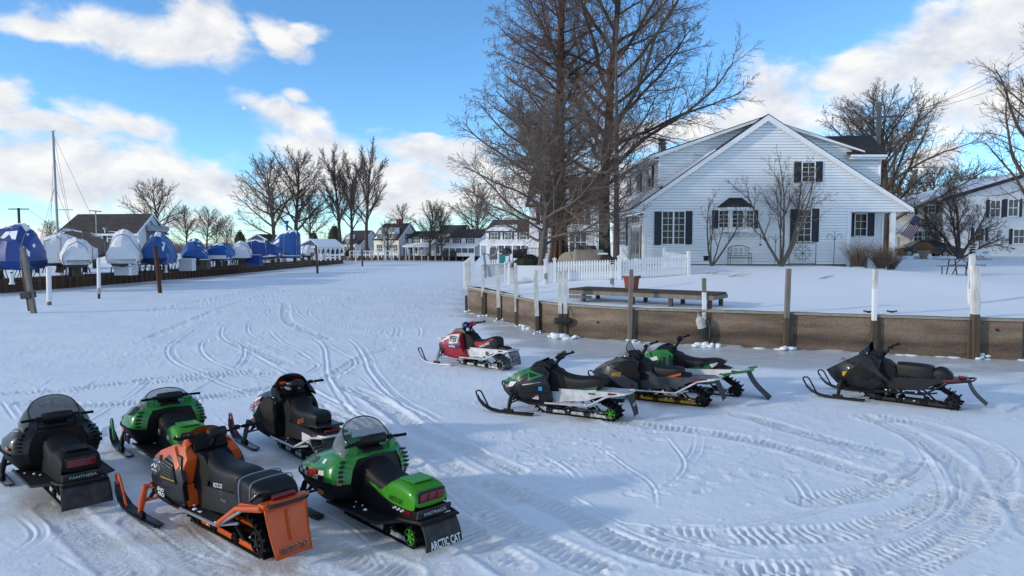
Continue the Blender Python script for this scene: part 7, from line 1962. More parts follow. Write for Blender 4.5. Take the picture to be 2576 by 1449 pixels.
# light pole and utility pole, flagpole
p = P(243, 600, 78)
t = thing('lamp_post', 'twin-headed grey lamp post in front of the shed roof', 'lamp post', (p.x, 78, LWALL_H))
h = P(240, 531, 78).z - LWALL_H
MB().tube([(0, 0, 0), (0, 0, h)], .07, 6).build('pole', 'metal_grey', t)
MB().box((0, 0, h), (1.2, .3, .09), Matrix.Rotation(.08, 4, 'Y')).build('lamp_head', 'metal_dark', t, bevel=.02)
p = P(50, 600, 92)
t = thing('utility_pole', 'dark utility pole with crossarm above the left boats', 'utility pole', (p.x, 92, LWALL_H))
h = P(43, 523, 92).z - LWALL_H
MB().tube([(0, 0, 0), (0, 0, h)], .16, 8).build('pole', 'post_wood', t); MB().box((0, 0, h - .15), (2.6, .12, .14)).build('crossarm', 'post_wood', t)
MB().box((.5, 0, h - 2.4), (.05, .05, .05)).build('bracket', 'metal_grey', t)
MB().tube([(1.1, 0, h - .1), (6, 0, h - 3.6), (16, -4, h - 5.2)], .02, 4).build('cable', 'metal_dark', t)
MB().lathe([(.25, -.4), (.25, .4)], (1.0, 0, h - 2.6), 10).build('transformer', 'metal_grey', t)
def us_flag(t, origin, ux, uy, W, Hh, droop=0.0):
 """thirteen stripes and a canton; ux along the fly, uy down the hoist"""
 n = 8
 def pt(a, b):
  p = Vector(origin) + Vector(ux) * a * W + Vector(uy) * b * Hh
  return p + Vector((0, .10 * W * math.sin(a * 7) * a, -droop * W * a * a))
 for k in range(13):
  m = MB(); m.grid([[pt(a / n, k / 13) for a in range(n + 1)], [pt(a / n, (k + 1) / 13) for a in range(n + 1)]]); m.build('stripe', 'flag_red' if k % 2 == 0 else 'flag_white', t)
 m = MB(); m.grid([[pt(a / n * .42, b * 7 / 13 / 2) + Vector((0, -.02, 0)) for a in range(n + 1)] for b in range(3)]); c = m.build('canton', 'flag_blue', t)
 for i in range(5):
  for j in range(4):
   q = pt(.04 + i * .075, .05 + j * .125) + Vector((0, -.04, 0)); MB().box(q, (.02 * W, .004, .025 * W)).build('star', 'flag_white', c)
p = P(589, 640, 104)
t = thing('flagpole', 'white flagpole with crossyard behind the small boats', 'flagpole', (p.x, 104, LWALL_H))
h = P(585, 565, 104).z - LWALL_H
MB().tube([(0, 0, 0), (0, 0, h)], .08, 6).build('pole', 'pvc', t); MB().tube([(-.8, 0, h * .985), (.6, 0, h * .985)], .04, 4).build('yard', 'pvc', t)
f = thing('flag', 'American flag hanging from the far flagpole', 'flag', (p.x, 104, LWALL_H))
us_flag(f, (-.1, 0, h * .93), (-.35, 0, -.6), (-.15, 0, -1), 1.4, 1.3)

# pavilion and little lookout
def pavilion():
 Y = 98; a, b = P(752, 640, Y), P(828, 640, Y); t = thing('picnic_pavilion', 'open pavilion with snowy roof, white arches and dark gable', 'pavilion')
 zt = P(790, 618, Y).z; za = P(782, 603, Y).z; xm = P(783, 600, Y).x; x0, x1 = P(748, 618, Y).x, P(800, 618, Y).x; x2 = P(829, 618, Y).x
 dpt = 7.0; sh = x2 - x1
 m = MB(); m.add([(x0, Y, zt), (x1, Y, zt), (xm, Y, za)], [(0, 1, 2)]); m.build('gable', 'slate_wall', t)
 MB().tube([(x0 - .2, Y - .1, zt - .1), (xm, Y - .1, za + .05), (x1 + .2, Y - .1, zt - .1)], .14, 4).build('rake_trim', 'trim', t)
 slab('roof', 'snow_roof', [(x1 + .2, Y - .3, zt - .12), (xm, Y - .3, za + .12), (xm + sh, Y + dpt, za + .12), (x2 + .4, Y + dpt, zt - .12)], .12, t)
 slab('roof_back', 'snow_roof', [(x0 - .2, Y - .3, zt - .12), (xm, Y - .3, za + .12), (xm + sh, Y + dpt, za + .12), (x0 + sh, Y + dpt, zt - .12)], .12, t)
 MB().bx(x0, x1, Y - .05, Y + .1, zt - .35, zt - .05).build('beam', 'trim', t)
 for k in range(2): MB().bx((x0, x1 - .2)[k], (x0, x1 - .2)[k] + .2, Y, Y + .2, .8, zt - .2).build('post', 'trim', t)
 for k in range(5):
  f = (k + .5) / 5; x = x1 + (x2 - x1) * f; y = Y + dpt * f; MB().bx(x - .1, x + .1, y - .1, y + .1, .8, zt - .2).build('post', 'trim', t)
  MB().prism([(-.5, 0), (.5, 0), (.12, -.55), (-.12, -.55)], lambda a_, b_: Vector((x + a_ * .6, y + a_ * .7, zt - .2 + b_)), lambda a_, b_: Vector((x + a_ * .6 + .06, y + a_ * .7 - .06, zt - .2 + b_))).build('arch_bracket', 'trim', t)
 MB().box(((x1 + x2) / 2, Y + dpt / 2, zt - .28), (.15, .15, .2)).build('bracket', 'trim', t)
 MB().box((x0 + 2.2, Y + 2, 1.3), (1.8, .8, .8)).build('stored_table', 'box_plastic', t)
pavilion()
def lookout():
 Y = 116; t = thing('lookout_cabin', 'small slate-blue cabin with gabled roof above the blue boats', 'building')
 x0, x1, x2 = P(632, 600, Y).x, P(665, 600, Y).x, P(683, 600, Y).x; z0, z1, za = .8, P(640, 600, Y).z, P(648, 591, Y).z
 MB().bx(x0, x1, Y, Y + 3, z0, z1).build('wall', 'slate_wall', t); MB().bx(x1, x2 - .2, Y + 1, Y + 3, z0, z1).build('side_wall', 'slate_wall', t)
 m = MB(); xm = (x0 + x1) / 2; m.add([(x0, Y, z1), (x1, Y, z1), (xm, Y, za)], [(0, 1, 2)]); m.build('gable', 'slate_wall', t)
 slab('roof', 'roof_dark', [(x0 - .6, Y - .4, z1 - .2), (xm, Y - .4, za + .15), (xm + 1.5, Y + 4, za + .15), (x0 + .6, Y + 4, z1 - .2)], .15, t); slab('roof_back', 'roof_dark', [(x1 + .6, Y - .4, z1 - .2), (xm, Y - .4, za + .15), (xm + 1.5, Y + 4, za + .15), (x2 + .6, Y + 4, z1 - .2)], .15, t)
 MB().tube([(x0 - .6, Y - .45, z1 - .25), (xm, Y - .45, za + .1), (x1 + .6, Y - .45, z1 - .25)], .12, 4).build('rake_trim', 'trim', t)
 for x in (x0, x1): MB().bx(x - .1, x + .1, Y - .1, Y + .1, z0, z1).build('corner_post', 'trim', t)
lookout()

# power pedestals along the dock edge
def pedestal():
 t = empty('power_pedestal')
 MB().lathe([(.22, 0), (.22, .10), (.15, .16), (.14, .72), (.19, .76), (.19, .92)], (0, 0, 0), 8).build('body', 'pvc', t, smooth=30)
 MB().lathe([(.13, .92), (.13, 1.02)], (0, 0, 0), 8).build('lantern', 'glass_far', t); MB().lathe([(.23, 1.02), (.12, 1.14), (.02, 1.24)], (0, 0, 0), 8).build('cap', 'pvc', t)
 return t
ps = None
PL = ((30, 716, 'power pedestal below the far-left blue boat'), (328, 693, 'power pedestal in front of the peaked white boat'), (418, 686, 'power pedestal with blue hose by the rusty pipe'), (496, 675, 'power pedestal below the boat with the grey fin'), (536, 672, 'power pedestal before the snowy blue boat'), (663, 662, 'power pedestal right of the blue locker'), (708, 657, 'power pedestal below the long dark blue tarp'), (747, 655, 'power pedestal below the highest blue boat'), (783, 653, 'power pedestal beside the little white boat'), (866 - 40, 650, 'power pedestal before the pavilion arches'), (605 + 35, 665, 'power pedestal below the white boat and the blue tarp'))
for u, v, lb in PL:
 g = G(u, v, LWALL_H)
 t = pedestal() if ps is None else copy_tree(ps)
 if ps is None: ps = t
 t.location = (g.x, g.y, LWALL_H + .02); t.scale = (.68, .68, .68); tag(t, 'white ' + lb, 'pedestal', 'power pedestals along the yard edge')
# dock lockers, tables, stored gear
def locker(name, label, u, v, w, d, h, m, hh=LWALL_H, rot=0, cat='locker', group='lockers along the yard edge'):
 g = G(u, v, hh); t = thing(name, label, cat, (g.x, g.y, hh), rot, group)
 MB().box((0, 0, h * .43), (w, d, h * .86)).build('box', m, t, bevel=.02); MB().box((0, 0, h * .92), (w + .06, d + .06, h * .14)).build('lid', m, t, bevel=.02)
 MB().box((0, 0, h + .025), (w - .04, d - .04, .05)).build('snow_cap', 'snow_roof', t, bevel=.02)
 return t
locker('dock_locker', 'large grey slatted locker under the peaked white boat', 318, 692, 1.3, .9, 1.0, 'grey_wall')
locker('dock_locker', 'pale upright locker right of the rusty pipe', 472, 681, 1.1, .8, 1.0, 'box_plastic')
locker('dock_locker', 'dark locker with domed cover beside the pale one', 498, 677, 2.0, .9, .85, 'hull_black')
locker('dock_locker', 'bright blue locker below the white wrapped boat', 648 - 8, 668, 1.5, 1.0, 1.1, 'tarp_blue_deep')
locker('dock_locker', 'cream locker under the dark blue tarp', 688, 659, 2.4, 1.0, 1.2, 'cover_cream')
def patio_table(label, u, v, s=1.0):
 g = G(u, v, LWALL_H); t = thing('patio_table', label, 'table', (g.x, g.y, LWALL_H + .02), 0, 'iron tables along the yard edge')
 MB().lathe([(.6 * s, .68), (.6 * s, .72)], (0, 0, 0), 14).build('table_top', 'iron', t)
 for k in range(4):
  a = k * math.pi / 2 + .4; MB().tube([(math.cos(a) * .5, math.sin(a) * .5, 0), (math.cos(a) * .35, math.sin(a) * .35, .68)], .02, 4).build('leg', 'iron', t)
 for k in range(3):
  a = k * 2.1 + .2; cx, cy = math.cos(a) * 1.0, math.sin(a) * 1.0
  c = thing('patio_chair', ORD[k] + ' iron chair at the ' + label.replace('iron table', 'table').replace(' and chairs', ''), 'chair', (g.x + cx, g.y + cy, LWALL_H + .02), a, 'iron chairs along the yard edge')
  MB().box((0, 0, .42), (.42, .42, .03)).build('seat', 'iron', c); MB().tube([(-.2, .2, 0), (-.2, .2, .9), (.2, .2, .9), (.2, .2, 0)], .015, 4).build('back_frame', 'iron', c); MB().tube([(-.2, -.2, 0), (-.2, -.2, .42), (.2, -.2, .42), (.2, -.2, 0)], .015, 4).build('front_legs', 'iron', c)
patio_table('iron table and chairs by the grey slatted locker', 352, 690); patio_table('iron table beside the rusty pipe', 380, 686); patio_table('iron table before the snowy blue boat', 560, 672); patio_table('iron table left of the blue locker', 596, 668); patio_table('iron table before the cream locker', 690, 664, .8)
# ------------------------------------------------------------------ houses beyond the channel
def nhouse(name, label, u, vbase, Y, rot, W, D, Hw, Hr, wallm, roofm='roof_dark', snow=True, dormers=(), porch=None, wins=(), side_wins=(), ridge='x', chimney=None, zb=None, group='houses along the far shore', gablem=None, sc=.68):
 """local: front wall along x at y=0 facing -y, ridge along x; W wide, D deep. u,v: picture point of the front right ground corner"""
 g = P(u, vbase, Y); z0 = zb if zb is not None else FWALL_H
 t = thing(name, label, 'house', (g.x, Y, z0), R(rot), group)
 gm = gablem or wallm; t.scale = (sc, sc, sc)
 w = MB().add([(-W, 0, 0), (0, 0, 0), (0, 0, Hw), (-W, 0, Hw)], [(0, 1, 2, 3)]).build('front_wall', wallm, t)
 m = MB()
 for x in (0, -W): m.add([(x, 0, 0), (x, D, 0), (x, D, Hw), (x, D / 2, Hr), (x, 0, Hw)], [(0, 1, 2, 3, 4)])
 m.add([(-W, D, 0), (0, D, 0), (0, D, Hw), (-W, D, Hw)], [(0, 1, 2, 3)])
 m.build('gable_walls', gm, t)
 e = .35; k = (Hr - Hw) / (D / 2)
 rf = slab('roof', roofm, [(-W - e, -e, Hw - e * k + .1), (e, -e, Hw - e * k + .1), (e, D / 2, Hr + .1), (-W - e, D / 2, Hr + .1)], .12, t)
 slab('roof_back', roofm, [(-W - e, D + e, Hw - e * k + .1), (e, D + e, Hw - e * k + .1), (e, D / 2, Hr + .1), (-W - e, D / 2, Hr + .1)], .12, rf)
 MB().tube([(e + .02, -e, Hw - e * k), (e + .02, D / 2, Hr), (e + .02, D + e, Hw - e * k)], .11, 4).build('rake_trim', 'trim', rf)
 if snow: slab('snow_patch', 'snow_roof', [(-W, -.1, Hw - .1 * k + .18), (-W * .35, -.1, Hw - .1 * k + .18), (-W * .45, D * .28, Hw + D * .28 * k + .16), (-W * .9, D * .22, Hw + D * .22 * k + .16)], .06, rf)
 def win(x, z, ww, hh, face='f', sh=True, cols=2):
  def B(m, a0, a1, d0, d1, c0, c1):
   if face == 'f': m.bx(a0, a1, -d1, -d0, c0, c1)
   else: m.bx(d0, d1, a0, a1, c0, c1)
   return m
  q = B(MB(), x - ww / 2, x + ww / 2, .02, .05, z, z + hh).build('window', 'glass_far', t)
  f = MB()
  for a0, a1, c0, c1 in ((-ww / 2 - .1, -ww / 2, -.1, hh + .1), (ww / 2, ww / 2 + .1, -.1, hh + .1), (-ww / 2, ww / 2, hh, hh + .1), (-ww / 2, ww / 2, -.1, 0), (-ww / 2, ww / 2, hh * .5 - .03, hh * .5 + .03)): B(f, x + a0, x + a1, .02, .09, z + c0, z + c1)
  for c in range(1, cols): B(f, x - ww / 2 + ww * c / cols - .03, x - ww / 2 + ww * c / cols + .03, .02, .085, z, z + hh)
  f.build('window_frame', 'trim', q)
  if sh:
   for s in (-1, 1): B(MB(), x + s * (ww / 2 + .32) - .2, x + s * (ww / 2 + .32) + .2, .02, .07, z - .05, z + hh + .05).build('shutter', 'shutter', t)
 for x, z, ww, hh, *o in wins: win(x, z, ww, hh, 'f', *(o or (True,)))
 for x, z, ww, hh, *o in side_wins: win(x, z, ww, hh, 's', *(o or (True,)))
 for (x, dw, zb_, dh, rise) in dormers:
  y1 = .2; d = MB(); d.add([(x - dw / 2, -.02, zb_), (x + dw / 2, -.02, zb_), (x + dw / 2, -.02, zb_ + dh), (x, -.02, zb_ + dh + rise), (x - dw / 2, -.02, zb_ + dh)], [(0, 1, 2, 3, 4)])
  yb = D / 2; d.add([(x - dw / 2, -.02, zb_), (x - dw / 2, yb, zb_), (x - dw / 2, yb, zb_ + dh), (x - dw / 2, -.02, zb_ + dh)], [(0, 1, 2, 3)]); d.add([(x + dw / 2, -.02, zb_), (x + dw / 2, yb, zb_), (x + dw / 2, yb, zb_ + dh), (x + dw / 2, -.02, zb_ + dh)], [(0, 1, 2, 3)])
  dd = d.build('dormer', wallm, t)
  for s in (-1, 1): slab('dormer_roof', 'snow_roof', [(x + s * (dw / 2 + .25), -.3, zb_ + dh - .12), (x, -.3, zb_ + dh + rise + .06), (x, yb, zb_ + dh + rise + .06), (x + s * (dw / 2 + .25), yb, zb_ + dh - .12)], .1, dd)
  MB().tube([(x - dw / 2 - .2, -.32, zb_ + dh - .15), (x, -.32, zb_ + dh + rise), (x + dw / 2 + .2, -.32, zb_ + dh - .15)], .1, 4).build('dormer_trim', 'trim', dd)
  win(x, zb_ + .35, dw * .5, dh * .7 if rise < dw else dh * .8)
 if porch:
  x0, x1, dp, ph, glaz = porch
  slab('porch_roof', 'snow_roof', [(x0 - .2, -dp - .2, ph), (x1 + .2, -dp - .2, ph), (x1 + .2, .0, ph + .9), (x0 - .2, .0, ph + .9)], .15, t)
  MB().bx(x0, x1, -dp - .1, -dp + .05, ph - .35, ph - .12).build('porch_beam', 'trim', t)
  n = max(2, int((x1 - x0) / 1.6))
  for k in range(n + 1): MB().bx(x0 + (x1 - x0) * k / n - .09, x0 + (x1 - x0) * k / n + .09, -dp - .08, -dp + .1, 0, ph - .3).build('porch_post', 'trim', t)
  if glaz:
   for k in range(n): MB().bx(x0 + (x1 - x0) * k / n + .12, x0 + (x1 - x0) * (k + 1) / n - .12, -dp, -dp + .04, .9, ph - .4).build('porch_window', 'glass_far', t)
   MB().bx(x0, x1, -dp - .02, -dp + .02, 0, .9).build('knee_wall', wallm, t)
 if chimney: MB().bx(chimney - .5, chimney + .5, D * .45, D * .55 + .4, Hr - 1.0, Hr + 1.3).build('chimney', 'terracotta', rf)
 return t
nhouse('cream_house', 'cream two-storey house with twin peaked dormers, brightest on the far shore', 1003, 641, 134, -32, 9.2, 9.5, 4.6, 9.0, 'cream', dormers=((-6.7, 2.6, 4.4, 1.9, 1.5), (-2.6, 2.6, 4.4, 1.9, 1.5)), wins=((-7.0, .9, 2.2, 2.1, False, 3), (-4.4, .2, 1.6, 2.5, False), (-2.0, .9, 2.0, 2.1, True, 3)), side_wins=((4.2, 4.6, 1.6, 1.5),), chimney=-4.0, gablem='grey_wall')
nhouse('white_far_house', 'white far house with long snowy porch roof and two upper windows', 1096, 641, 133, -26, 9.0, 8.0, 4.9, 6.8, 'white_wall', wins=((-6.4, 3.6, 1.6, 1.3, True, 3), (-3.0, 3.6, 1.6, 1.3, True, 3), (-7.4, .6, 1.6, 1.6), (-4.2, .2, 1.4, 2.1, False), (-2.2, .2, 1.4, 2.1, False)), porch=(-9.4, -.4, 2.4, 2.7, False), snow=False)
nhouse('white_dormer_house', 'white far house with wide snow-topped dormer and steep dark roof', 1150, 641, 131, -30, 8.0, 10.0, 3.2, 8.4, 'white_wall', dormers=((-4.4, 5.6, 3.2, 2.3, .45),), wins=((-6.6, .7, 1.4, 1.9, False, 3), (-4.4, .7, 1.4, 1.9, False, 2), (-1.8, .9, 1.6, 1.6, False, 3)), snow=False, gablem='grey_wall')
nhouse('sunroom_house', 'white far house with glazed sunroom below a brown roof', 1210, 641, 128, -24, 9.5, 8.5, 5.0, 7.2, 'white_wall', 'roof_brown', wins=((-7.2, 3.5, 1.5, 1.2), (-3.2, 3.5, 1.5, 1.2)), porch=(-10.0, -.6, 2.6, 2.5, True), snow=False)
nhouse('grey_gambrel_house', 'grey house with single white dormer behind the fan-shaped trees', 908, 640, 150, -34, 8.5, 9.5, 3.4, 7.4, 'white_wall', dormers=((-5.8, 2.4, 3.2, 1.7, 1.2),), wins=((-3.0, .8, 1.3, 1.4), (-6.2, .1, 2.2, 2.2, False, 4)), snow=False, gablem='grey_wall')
nhouse('hidden_white_house', 'white house with flag glimpsed through the spreading tree', 1345, 644, 112, -22, 10.5, 9.0, 5.0, 7.4, 'white_wall', wins=((-8.6, 3.4, 1.4, 1.3), (-5.6, 3.4, 1.4, 1.3), (-2.4, 3.4, 1.4, 1.3), (-6.4, .6, 2.4, 1.6, False, 4), (-3.0, .4, 1.6, 2.0, False)), porch=(-10.8, -.4, 2.0, 2.5, False), zb=1.15, sc=.8)
nhouse('grey_roof_house', 'low dark roof between the cream and white far houses', 1060, 641, 150, -28, 10.0, 8.0, 3.4, 6.6, 'grey_wall', snow=False)
nhouse('neighbour_house', 'white neighbour house close behind the oak, with deck railing', 1500, 660, 66, -8, 6.6, 9.0, 5.2, 8.2, 'white_wall', wins=((-5.2, .4, .9, 2.2, False), (-3.8, .4, .9, 2.2, False), (-1.8, .6, 1.6, 1.9, False, 3), (-4.8, 3.3, 1.2, 1.5), (-1.8, 3.3, 1.2, 1.5)), snow=True, zb=1.9, group='houses behind the trees', sc=.95)
# white dock posts along the far wall
DG = 'white dock posts along the far wall'
src = None
us = [953, 972, 985, 990, 1005, 1022, 1030, 1042, 1062, 1078, 1096, 1114, 1130, 1148, 1165, 1184]
for i, u in enumerate(us):
 g = G(u, 655.5); g.y -= .4
 if src is None:
  src = MB().lathe([(.10, 0), (.10, 2.1), (.13, 2.12), (.13, 2.2), (.02, 2.26)], (0, 0, 0), 8).build('dock_post', 'pvc', None, smooth=40); o = src
 else: o = inst(src, None)
 o.location = g; o.scale = (1, 1, (1.0, 1.1, .95, 1.05)[i % 4]); tag(o, ORD[i] + ' slim white dock post from the left along the far sea wall', 'post', DG)
for u, v, h, lb in ((866, 652, 2.6, 'white gooseneck post at the corner of the boat yard'), (875, 657, 3.0, 'thick white mooring post left of the cream house'), (896, 658, 3.1, 'thick white mooring post before the cream house'), (935, 658, 3.0, 'thick white mooring post in front of the twiggy tree'), (968, 656, 5.2, 'tall white pole standing in the far channel')):
 g = G(u, v); o = MB().lathe([(.16, 0), (.16, h), (.19, h + .02), (.02, h + .15)], (0, 0, 0), 8).build('mooring_pole', 'post_white', None, smooth=40); o.location = g; tag(o, lb, 'post')
# low white rail and winter furniture on the far lawn
t = thing('far_railing', 'low white railing along the far lawn before the cream house', 'railing')
a, b = G(880, 648, FWALL_H), G(1000, 648, FWALL_H)
for k in range(13):
 p = a.lerp(b, k / 12); MB().bx(p.x - .07, p.x + .07, p.y - .07, p.y + .07, FWALL_H, FWALL_H + 1.1).build('baluster', 'pvc', t)
MB().tube([a + Vector((0, 0, 1.05)), b + Vector((0, 0, 1.05))], .06, 4).build('top_rail', 'pvc', t); MB().tube([a + Vector((0, 0, .45)), b + Vector((0, 0, .45))], .05, 4).build('lower_rail', 'pvc', t)
rs = random.Random(12)
def bush(name, label, p, r, h, m, n=260, cat='bush', group=None, leaf=.09):
 V, F = [], []
 mb = MB()
 for k in range(n):
  a, e, q = rs.uniform(0, 6.28), rs.uniform(0, 1.5), rs.uniform(.55, 1.0)
  c = Vector((math.cos(a) * math.cos(e) * r * q, math.sin(a) * math.cos(e) * r * q, h * (.10 + .9 * math.sin(e) * q)))
  d1 = Vector((rs.gauss(0, 1), rs.gauss(0, 1), rs.gauss(0, 1))).normalized() * leaf; d2 = d1.orthogonal().normalized() * leaf * .7
  mb.add([c - d1, c + d2, c + d1, c - d2], [(0, 1, 2, 3)])
 t = thing(name, label, cat, p, 0, group)
 mb.build('foliage', m, t, fix=False)['kind'] = 'stuff'
 MB().lathe([(r * .55, 0), (r * .82, h * .35), (r * .75, h * .65), (r * .3, h * .9)], (0, 0, 0), 9).build('inner_mass', m, t, smooth=60)
 return t
for i, (u, v, r, h, lb) in enumerate(((1175, 642, .9, 1.8, 'clipped evergreen bush right of the dormered far house'), (1165, 643, 1.0, 1.2, 'low evergreen hedge in front of the dormered far house'), (880, 645, .9, 1.3, 'round dark bush left of the cream house'), (842, 640, 1.6, 6.5, 'dark conifer standing behind the pavilion'), (824, 636, 1.4, 5.2, 'shorter dark conifer close to the pavilion roof'), (615, 628, 1.6, 4.6, 'dark conifer behind the flagpole'), (805, 630, 1.5, 5.4, 'leftmost of the three conifers behind the pavilion'))):
 g = G(u, v, FWALL_H); bush('evergreen_bush', lb, (g.x, min(g.y, 160), FWALL_H), r, h, 'evergreen', 420, leaf=.16)
for u, v, m, lb in ((1140, 646, 'iron', 'dark covered grill on the far lawn before the white porch'), (1120, 647, 'iron', 'black patio chair set before the white porch')):
 g = G(u, v, FWALL_H); t = thing('covered_grill', lb, 'grill', (g.x, g.y, FWALL_H)); MB().box((0, 0, .5), (1.2, .6, 1.0)).build('cover', m, t, bevel=.1); MB().box((0, 0, 1.05), (.7, .5, .15)).build('lid', m, t, bevel=.05)
# ------------------------------------------------------------------ things on the near lawn
def LP(u, v, it=6):
 """point of the lawn seen at a picture position"""
 d = ray(u, v); y = 18.0
 while y < 90:
  t = y / d.y
  if CAMH + d.z * t < LH(d.x * t, y): break
  y += .05
 return Vector((d.x * y / d.y, y, LH(d.x * y / d.y, y)))
# picket fence
fence = thing('picket_fence', 'white picket fence around the patio beside the house', 'fence')
FP = [LP(1372, 712), LP(1395, 710), LP(1558, 704), LP(1733, 692)]
ret = FP[3] + Vector((-.55, 2.6, 0))
pk = None; pst = None
def picket_run(a, b, n, post_ends=True):
 global pk, pst
 d = b - a; ang = math.atan2(d.y, d.x)
 for k in range(n):
  p = a + d * ((k + .5) / n); p.z = LH(p.x, p.y) + .03
  if pk is None:
   m = MB(); m.prism([(-.042, 0), (.042, 0), (.042, .80), (.025, .86), (0, .885), (-.025, .86), (-.042, .80)], lambda x, z: Vector((x, -.012, z)), lambda x, z: Vector((x, .012, z)))
   pk = m.build('picket', 'pvc', fence); o = pk
  else: o = inst(pk, fence)
  o.matrix_local = Matrix.Translation(p) @ rotz(ang)
 for h in (.25, .66):
  z0, z1 = LH(a.x, a.y) + h + .03, LH(b.x, b.y) + h + .03
  m = MB(); m.add([(a.x, a.y + .02, z0), (b.x, b.y + .02, z1), (b.x, b.y + .02, z1 + .09), (a.x, a.y + .02, z0 + .09), (a.x, a.y + .05, z0), (b.x, b.y + .05, z1), (b.x, b.y + .05, z1 + .09), (a.x, a.y + .05, z0 + .09)], [(0, 1, 2, 3), (7, 6, 5, 4), (0, 4, 5, 1), (3, 2, 6, 7), (0, 3, 7, 4), (1, 5, 6, 2)]); m.build('rail', 'pvc', fence)
 for p in (a, b):
  p = Vector(p); p.z = LH(p.x, p.y)
  if pst is None:
   m = MB(); m.box((0, .03, .5), (.12, .12, 1.0)); m.box((0, .03, 1.03), (.16, .16, .05)); m.box((0, .03, 1.08), (.10, .10, .06), taper=.3); pst = m.build('fence_post', 'pvc', fence); o = pst
  else: o = inst(pst, fence)
  o.matrix_local = Matrix.Translation(p) @ rotz(ang)
picket_run(FP[0], FP[1], 4); picket_run(FP[1], FP[2], 25); picket_run(FP[2], FP[3], 26); picket_run(FP[3], ret, 14)
b0 = FP[3] + Vector((-.6, 3.0, 0))
# second short fence with a solid white panel further left
t = thing('fence_panel', 'low solid white fence panel left of the pickets', 'fence')
a, b = LP(1300, 712), LP(1366, 710)
for p, q in ((LP(1280, 714), 'fence_post'), (LP(1296, 714), 'fence_post')): MB().box(p + Vector((0, 0, .45)), (.1, .1, 1.0)).build(q, 'pvc', t, bevel=.01)
MB().box((a + b) / 2 + Vector((0, 0, .42)), ((b - a).length, .08, .72)).build('panel', 'pvc', t, bevel=.01)
for k in range(5):
 p = LP(1270 + k * 6, 714); MB().box(p + Vector((0, .3, .35)), (.07, .02, .7)).build('picket', 'pvc', t)
# wooden platform with corrugated mat, legs
t = thing('dock_platform', 'low grey wooden platform on short posts behind the sea wall', 'platform')
a, b = P(1432, 752, 25.6), P(1795, 757, 22.6); zt = a.z * .5 + b.z * .5
zt = WALL_H + .47
d = (b - a); d.z = 0; l = d.length; d.normalize(); ang = math.atan2(d.y, d.x); nn = Vector((-d.y, d.x, 0)); M = Matrix.Translation(Vector((a.x, a.y, zt))) @ rotz(ang)
def place(o): o.matrix_local = M; return o
place(MB().bx(0, l, -.02, .04, -.17, -.02).build('front_beam', 'post_grey', t, bevel=.008)); place(MB().bx(0, l, 1.3, 1.36, -.17, -.02).build('back_beam', 'post_grey', t, bevel=.008))
place(MB().bx(-.03, .04, 0, 1.35, -.16, -.03).build('end_beam', 'post_grey', t)); place(MB().bx(l - .04, l + .03, 0, 1.35, -.16, -.03).build('end_beam', 'post_grey', t))
src = None; nb = int(l / .105)
for k in range(nb):
 if src is None: src = MB().bx(0, .078, -.05, 1.4, -.018, .035).build('deck_slat', 'post_wood', t, bevel=.01, seg=1); o = src; s2 = None
 else: o = inst(src, t)
 o.matrix_local = M @ Matrix.Translation((k * l / nb, 0, 0))
 if s2 is None: s2 = MB().bx(.004, .074, .0, 1.38, .036, .060).build('slat_snow', 'snow_roof', t, bevel=.01, seg=1); q = s2
 else: q = inst(s2, t)
 q.matrix_local = o.matrix_local.copy()
for f in (.10, .46, .72, .97):
 place(MB().bx(f * l - .06, f * l + .06, .05, .17, -.50, -.04).build('leg', 'post_wood', t)); place(MB().bx(f * l - .06, f * l + .06, 1.15, 1.27, -.50, -.04).build('leg', 'post_wood', t))
place(MB().bx(.0, .9, -.03, .02, -.32, -.20).build('brace_board', 'post_grey', t))
# terracotta planter on the platform
pp = M @ Vector((l * .40, .7, .06))
t = thing('planter', 'square terracotta planter standing on the wooden platform', 'planter', pp, ang)
MB().box((0, 0, .20), (.34, .34, .42), taper=1.25).build('pot', 'terracotta', t, bevel=.01); MB().box((0, 0, .42), (.50, .50, .08)).build('rim', 'terracotta', t, bevel=.015); MB().box((0, 0, .455), (.42, .42, .02)).build('snow_fill', 'snow_roof', t)
# dock service posts
def svc(label, u, v, vt, Y=None, lamp=True, w=.13, box=True):
 p = LP(u, v); top = P(u, vt, p.y).z - p.z
 t = thing('service_post', label, 'post', p); MB().box((0, 0, top / 2 - .05), (w, w, top + .1)).build('post', 'post_white', t, bevel=.01)
 if box: MB().box((-.02, -.09, top * .38), (.16, .08, .24)).build('outlet_box', 'metal_grey', t, bevel=.01)
 if lamp:
  m = MB()
  for k in range(4): m.lathe([(.10, top + .05 + k * .08), (.12, top + .06 + k * .08), (.05, top + .10 + k * .08)], (0, 0, 0), 8)
  m.build('lamp', 'iron', t)
 return t
svc('white service post with lamp in front of the picket fence', 1540, 732, 668); svc('white service post beside the clipped bush', 1374, 716, 660, box=True, lamp=False); svc('leaning white service post with black lamp at the right', 2441, 764, 640, w=.15)
# dock boxes on the left corner
def dbox(label, u, v, w, dd, h):
 p = LP(u, v); t = thing('dock_box', label, 'storage box', p, .1, 'storage boxes on the dock corner'); MB().box((0, 0, h * .42), (w, dd, h * .85)).build('box', 'box_plastic', t, bevel=.02); MB().box((0, 0, h * .92), (w + .06, dd + .06, h * .14)).build('lid', 'box_plastic', t, bevel=.03); MB().box((0, 0, h + .03), (w, dd, .06)).build('snow_cap', 'snow_roof', t, bevel=.03)
dbox('white dock box left of the clipped bush', 1244, 694, 1.1, .6, .62); dbox('narrow white dock box against the first one', 1284, 692, .6, .6, .64)
